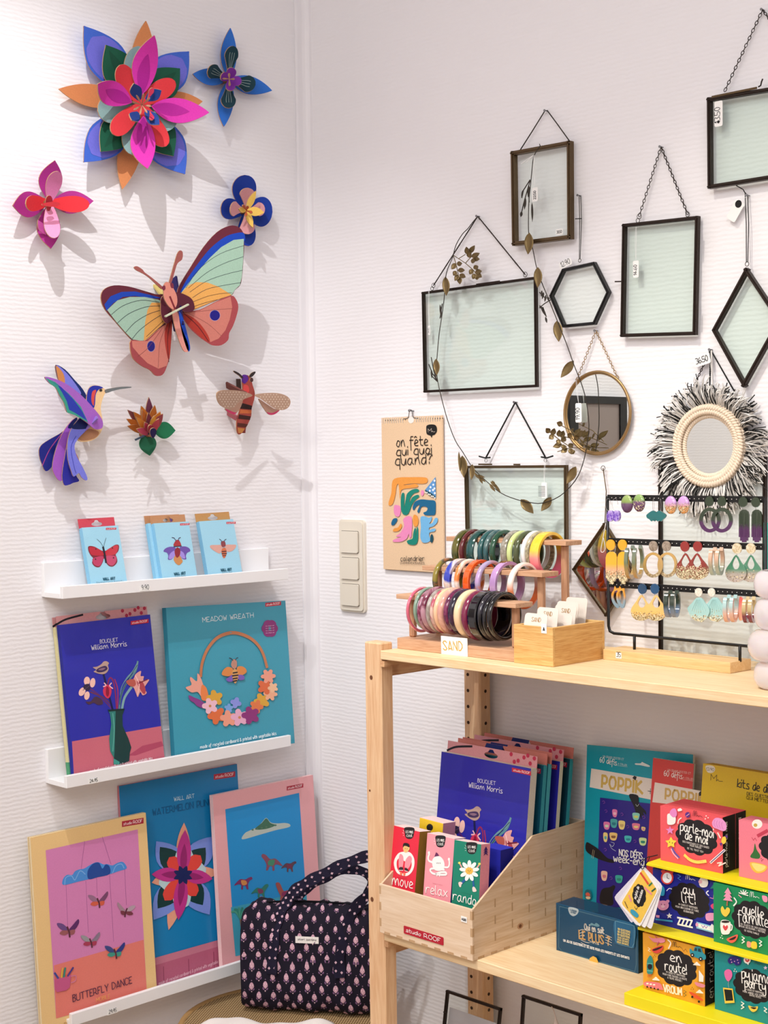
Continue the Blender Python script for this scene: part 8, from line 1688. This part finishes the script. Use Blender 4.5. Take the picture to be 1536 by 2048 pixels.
# ------------------------------------------------------------------ frames on the lowest shelf
t = thing('standing_frame', 'dark glass frame with a grey card inside, left on the lowest shelf', 'glass frame', V((.62, -.2, BOT)))
def lean_frame(t, TLp, TRp, yt, H, lean, card=None, extra=None):
    A_, B_ = BW(*TLp, yt), BW(*TRp, yt); z = (A_.z + B_.z) / 2; A_.z = B_.z = z; H = z - BOT - .0005
    C = [A_, B_, V((B_.x, -yt - lean, BOT + .0005)), V((A_.x, -yt - lean, BOT + .0005))]; nr = bars(t, C, .0048, .006, BLKMET); pane(t, C, .003, 0); return C, nr
C, nr = lean_frame(t, (894, 1983), (1003, 2013), .160, .3, .05)
g = G(); c_ = sum(C, V()) / 4; P4 = [p + (c_ - p) * .07 for p in C]; 
dz = V((0, 0, -.022)); P4[0] += dz; P4[1] += dz
vs = [p - nr * .0035 for p in P4] + [p - nr * .0045 for p in P4]; g.add(vs, [(0, 1, 2, 3), (4, 5, 6, 7), (0, 1, 5, 4), (1, 2, 6, 5), (2, 3, 7, 6), (3, 0, 4, 7)]); g.build('inserted_card', mat('grey_insert', 'b9b2bb', .6), t)
g = G(); pl = Plane(C[0], C[1] - C[0], C[0] - C[3]); p = C[0] + (C[3] - C[0]) * .14; g.beam(p + nr * .004, p + nr * .004 + V((.010, 0, 0)), .0015, .0015, (0, -1, 0)); g.build('side_pin', BLKMET, t)
t = thing('standing_frame', 'dark glass frame with a pale dried leaf inside, right on the lowest shelf', 'glass frame', V((.9, -.2, BOT)))
C, nr = lean_frame(t, (1045.7, 1990), (1163.7, 2027), .200, .3, .04)
g = G(); top = BW(1103, 2013, .206); g.tube(sm([tuple(top), tuple(top + V((.006, -.001, -.006))), tuple(top + V((.012, -.003, -.022))), tuple(top + V((.013, -.005, -.05))), tuple(top + V((.014, -.010, -.10)))], 4, False), [.0009] * 5 + [.001, .0012, .0016, .003, .005, .006, .007, .0075, .0078, .0078, .0075, .007][:12], n=6, flat=.3)
g.build('dried_leaf', mat('pale_dried_leaf', 'd2c6bf', .8), t, smooth=True)

# ------------------------------------------------------------------ round rattan table, cloth and handbag
TZ = .440; TC = V((.245, -.310, TZ)); TR_ = .216
t = thing('rattan_table', 'round woven rattan side table in the corner under the handbag', 'side table', (TC.x, TC.y, 0))
RAT = bpy.data.materials.new('woven_rattan'); RAT.use_nodes = True; nt = RAT.node_tree; L = nt.links; b = nt.nodes['Principled BSDF']
tc = nt.nodes.new('ShaderNodeTexCoord'); hs = []
for rot in (.785, -.785):
    mp = nt.nodes.new('ShaderNodeMapping'); mp.inputs['Rotation'].default_value = (0, 0, rot + .2); L.new(tc.outputs['Object'], mp.inputs['Vector'])
    wv = nt.nodes.new('ShaderNodeTexWave'); wv.inputs['Scale'].default_value = 62; wv.inputs['Distortion'].default_value = .6; L.new(mp.outputs[0], wv.inputs['Vector']); hs.append(wv)
mx = nt.nodes.new('ShaderNodeMath'); mx.operation = 'MULTIPLY'; L.new(hs[0].outputs['Fac'], mx.inputs[0]); L.new(hs[1].outputs['Fac'], mx.inputs[1])
cr = nt.nodes.new('ShaderNodeValToRGB'); cr.color_ramp.elements[0].color = (*lin('5f4526'), 1); cr.color_ramp.elements[1].color = (*lin('d9b884'), 1); cr.color_ramp.elements[1].position = .5; L.new(mx.outputs[0], cr.inputs[0]); L.new(cr.outputs[0], b.inputs['Base Color'])
bp = nt.nodes.new('ShaderNodeBump'); bp.inputs['Strength'].default_value = .7; bp.inputs['Distance'].default_value = .002; L.new(mx.outputs[0], bp.inputs['Height']); L.new(bp.outputs[0], b.inputs['Normal']); b.inputs['Roughness'].default_value = .7
RIM = mat('rattan_rim', 'b08a58', .6, bump=.3)
MT = Matrix.Translation(V((TC.x, TC.y, 0)))
g = G(); g.lathe([(0, TZ - .012), (TR_ - .010, TZ - .012), (TR_ - .010, TZ), (0, TZ)], 64, M=MT); g.build('woven_top', RAT, t)
g = G(); g.tube([V((TC.x + (TR_ - .005) * math.cos(a), TC.y + (TR_ - .005) * math.sin(a), TZ - .004)) for a in [2 * PI * k / 64 for k in range(64)]], .0075, n=8, closed=True); g.build('rim', RIM, t, smooth=True)
for k in range(3):
    a = 2 * PI * k / 3 + .3; g = G(); g.tube([V((TC.x + r * math.cos(a), TC.y + r * math.sin(a), z)) for r, z in ((TR_ * .72, TZ - .012), (TR_ * .6, .22), (TR_ * .85, 0))], .011, n=8); g.build('leg', RIM, t, smooth=True)
# white cloth
EX, EY_, EN = V((.81, .585, 0)).normalized(), V((0, 0, 1)), V((.585, -.81, 0)).normalized()
o_ = HZ(395, 2048, TZ + .01); pA, pB = HZ(400, 2046, TZ + .012), HZ(668, 2046, TZ + .012)
dl = (pB - pA).normalized(); dn = V((dl.y, -dl.x, 0))
t = thing('folded_cloth', 'folded white cotton cloth lying on the rattan table in front of the handbag', 'cloth', (pA + pB) / 2 + dn * .03)
g = G(); nx, ny = 40, 10; W_ = (pB - pA).length; base = pA
def cz(u, v): return .006 + .004 * math.sin(u * 9) * (1 - v * .5) + .002 * math.sin(u * 23 + v * 5) - .010 * max(0, v - .8)
vs = []
for lay in (0, 1):
    for i in range(nx + 1):
        for j in range(ny + 1):
            u_, v_ = i / nx, j / ny; ed = .010 * math.sin(u_ * 7) ; fr_ = (.085 * v_ - .014 - ed * (1 - v_))
            inset = .012 * abs(2 * u_ - 1) ** 6
            p = base + dl * (W_ * u_) + dn * (fr_ + inset * (1 - v_)); h = cz(u_, v_) + .006 * min(1, min(u_, 1 - u_) * 12) * min(1, v_ * 8 + .35)
            d_ = (p - V((TC.x, TC.y, p.z))).length
            vs.append(V((p.x, p.y, TZ + .0032 + (h if lay else 0))))
m_ = (nx + 1) * (ny + 1); idx = lambda i, j, l: l * m_ + i * (ny + 1) + j; fs = []
for i in range(nx):
    for j in range(ny): fs += [(idx(i, j, 1), idx(i + 1, j, 1), idx(i + 1, j + 1, 1), idx(i, j + 1, 1)), (idx(i, j, 0), idx(i, j + 1, 0), idx(i + 1, j + 1, 0), idx(i + 1, j, 0))]
for i in range(nx): fs += [(idx(i, 0, 0), idx(i + 1, 0, 0), idx(i + 1, 0, 1), idx(i, 0, 1)), (idx(i, ny, 0), idx(i, ny, 1), idx(i + 1, ny, 1), idx(i + 1, ny, 0))]
for j in range(ny): fs += [(idx(0, j, 0), idx(0, j, 1), idx(0, j + 1, 1), idx(0, j + 1, 0)), (idx(nx, j, 0), idx(nx, j + 1, 0), idx(nx, j + 1, 1), idx(nx, j, 1))]
g.add(vs, fs); g.build('fabric', mat('white_cotton', 'efe8e2', .9, bump=.2, bscale=500), t, smooth=True)

# handbag
BL_, BH_, BD_ = .292, .225, .104
BO = V((.147, -.35, TZ + .0035)) + EX * (BL_ / 2) - EN * (BD_ / 2)
t = thing('handbag', 'dark navy cotton duffel handbag with rows of pink block-print flowers', 'handbag', BO, M=Matrix(((EX.x, 0, EN.x, BO.x), (EX.y, 0, EN.y, BO.y), (0, 1, 0, BO.z), (0, 0, 0, 1))))
def bagp(u, a, out=0):
    """u: -1..1 along the bag, a: angle round the section (0 = front, pi/2 = top)"""
    es = (1 - abs(u) ** 7) ** (1 / 5) if abs(u) < 1 else 0
    e = 2 / 3.4; c, s = math.cos(a), math.sin(a)
    hd = BD_ / 2 * (.80 + .20 * es) ; hh = BH_ / 2 * (.88 + .12 * es)
    z = hd * math.copysign(abs(c) ** e, c) ; y = BH_ / 2 + hh * math.copysign(abs(s) ** e, s) - (BH_ / 2 - hh) * .6
    # gathers towards the zip, sags and wrinkles
    wr = .0016 * math.sin(u * 38 + 2.2 * s) * max(0, s) ** 1.2 + .0022 * math.sin(u * 11 + 5 * s) + .0012 * math.sin(u * 23 - 7 * a)
    top_ = max(0, s) ** 6; y -= .008 * top_ * (1 - .5 * math.sin(u * 14)) 
    if s > .0: z *= 1 - .26 * max(0, s) ** 2.0
    if s < -.2: y = max(y, 0.0005)
    n_ = V((0, s, c)); x = u * BL_ / 2 * (1 - .012 * math.cos(3 * a)) * (1 - .05 * max(0, s) ** 3)
    p = V((x, y, z)) + n_ * (wr + out)
    if p.y < .0004: p.y = .0004
    return p
g = G(); nu, na = 72, 48; us = [math.sin(PI / 2 * (-1 + 2 * i / nu)) * .9999 for i in range(nu + 1)]
vs = [bagp(u_, 2 * PI * k / na) for u_ in us for k in range(na)]
fs = [(i * na + k, i * na + (k + 1) % na, (i + 1) * na + (k + 1) % na, (i + 1) * na + k) for i in range(nu) for k in range(na)] + [tuple(range(na)), tuple(range(nu * na, nu * na + na))[::-1]]
g.add(vs, fs, '120c20'); body = g.build('body', FABRIC, t, local=True, smooth=True)
g = G()
def motif(g, u0, a0, s=1.0):
    def pt(dx, dy, o_=.0008): 
        u_ = u0 + dx * s * 2 / BL_; return bagp(max(-.99, min(.99, u_)), arc_angle(a0 + dy * s), o_)
    def pl_(pts, col, o_=.0008):
        vs = [pt(x * .001, y * .001, o_) for x, y in pts]; c = sum(vs, V()) / len(vs); g.add([c + V((0, 0, .0004))] + vs, [(0, i + 1, (i + 1) % len(vs) + 1) for i in range(len(vs))], col)
    pl_([(-4.2, 1), (-3.8, 5), (-2, 8), (0, 9.5), (2, 8), (3.8, 5), (4.2, 1), (2, -1.5), (0, -3.5), (-2, -1.5)], 'c79cae')
    for x, y in ((-1.8, 4.6), (1.8, 4.6), (0, 1.4)): pl_([(x - 1.1, y), (x, y + 1.6), (x + 1.1, y), (x, y - 1.6)], 'e4c6cf', .0014)
    pl_([(-4.6, -.8), (-2.6, -2), (-1.4, -5), (-3.6, -5), (-5, -3)], '7d5a80'); pl_([(4.6, -.8), (2.6, -2), (1.4, -5), (3.6, -5), (5, -3)], '7d5a80')
    pl_([(-1.2, -6.2), (0, -5), (1.2, -6.2), (0, -8)], 'd8b6c2'); pl_([(-.9, 12), (0, 13), (.9, 12), (0, 11)], 'a582a0')
AT = [0]; PR = None
for q in range(601):
    aa_ = -1.35 + 3.6 * q / 600; pp_ = bagp(0, aa_)
    if PR is not None: AT.append(AT[-1] + (pp_ - PR).length)
    PR = pp_
def arc_angle(s):
    for q, v in enumerate(AT):
        if v >= s: return -1.35 + 3.6 * q / 600
    return 2.2
for r in range(int(AT[-1] / .0205)):
    s_row = .006 + r * .0205; a0 = arc_angle(s_row)
    for k in range(10):
        u0 = -.93 + (k + (r % 2) * .5) * .2
        if abs(u0) < .95: motif(g, u0 + .008 * math.sin(r * 3 + k), s_row + .001 * math.sin(k * 2.1), 1.22 if r < 9 else .95)
stuff(g.build('block_print', FABRIC, body, local=True))
def strap(pts, w, name, col='15102a', th=.003, parent=None):
    P_ = [V(p) for p in sm(pts, 6, False)]; g = G(); vs = []
    for i, p in enumerate(P_):
        d = (P_[min(i + 1, len(P_) - 1)] - P_[max(i - 1, 0)]).normalized(); n_ = V((0, 0, 1)) * .8 + V((-d.y, d.x, 0)) * .25; sd = d.cross(n_).normalized(); nn = sd.cross(d).normalized()
        ww = w * (1 + .12 * math.sin(i * 1.1)); cv = .0015 * math.sin(i * .9)
        for a_, b_ in ((-1, -1), (1, -1), (1, 1), (-1, 1)): vs.append(p + sd * ww / 2 * a_ + nn * (th / 2 * b_ + cv))
    n = len(P_); fs = [(i * 4 + k, i * 4 + (k + 1) % 4, i * 4 + 4 + (k + 1) % 4, i * 4 + 4 + k) for i in range(n - 1) for k in range(4)] + [(0, 1, 2, 3), tuple((n - 1) * 4 + k for k in (3, 2, 1, 0))]
    g.add(vs, fs, col); o = g.build(name, FABRIC, t, local=True, smooth=False)
    g = G(); rs = random.Random(3)
    for i in range(2, n - 2, 2):
        p = P_[i]; d = (P_[i + 1] - P_[i - 1]).normalized(); sd = d.cross(V((0, 0, 1))).normalized()
        for q in (-.25, .28):
            c = p + sd * w * q + V((0, 0, th / 2 + .0032)) + d * rs.uniform(-.002, .002); e = .0028
            g.add([c + d * e * 1.3, c + sd * e, c - d * e, c - sd * e], [(0, 1, 2, 3)], 'c9a8b8')
    stuff(g.build('block_print', FABRIC, o, local=True)); return o
fz = BD_ / 2
def LX(d): return d - BL_ / 2
strap([(LX(.070), .085, fz + .004), (LX(.074), .140, fz + .003), (LX(.080), .190, fz - .010), (LX(.094), .222, fz - .024), (LX(.114), .250, fz - .030), (LX(.150), .272, fz - .034), (LX(.205), .300, fz - .036), (LX(.262), .322, fz - .036), (LX(.305), .322, fz - .036), (LX(.312), .295, fz - .034), (LX(.275), .255, fz - .026), (LX(.235), .215, fz - .012), (LX(.212), .140, fz + .003), (LX(.210), .085, fz + .004)], .022, 'front_handle')
strap([(LX(.100), .205, -.030), (LX(.120), .235, -.026), (LX(.160), .262, -.022), (LX(.215), .285, -.020), (LX(.262), .27, -.022), (LX(.256), .235, -.026), (LX(.235), .205, -.030)], .020, 'back_handle')
g = G(); g.tube(sm([(LX(.022), .214, .004), (LX(.08), .219, .003), (LX(.15), .221, .003), (LX(.22), .219, .003), (LX(.27), .214, .003)], 6, False), .0035, n=6, col='0c0a14', flat=.5); g.build('zip', FABRIC, t, local=True)
bpz = Plane(WM[t.name] @ V((0, 0, fz + .003)), EX, (0, 0, 1)); bpz.Z = (460, 1700, 4.8)
u0, v0 = bpz.uv(628, 892); u1, v1 = bpz.uv(850, 838)
M_ = Matrix.Translation(V((u0, v0, fz + .0020))) @ Matrix.Rotation(-.0, 4, 'X'); g = G(); wv_, hv_ = u1 - u0, v1 - v0
g.prism([(0, 0), (wv_, 0), (wv_, hv_), (0, hv_)], 0, .0008, 'e9e6e2', M=M_); lb = g.build('brand_tag', FABRIC, t, local=True)
a = Art(None, z0=.0011, px=False); a.text('stori sontino', (wv_ * .1, hv_ * .45), (wv_ * .9, hv_ * .45), .0006, '3a3640', h=hv_ * .26); a.g.v = [tuple(M_ @ V(v)) for v in a.g.v]; a.build('tag_print', lb)
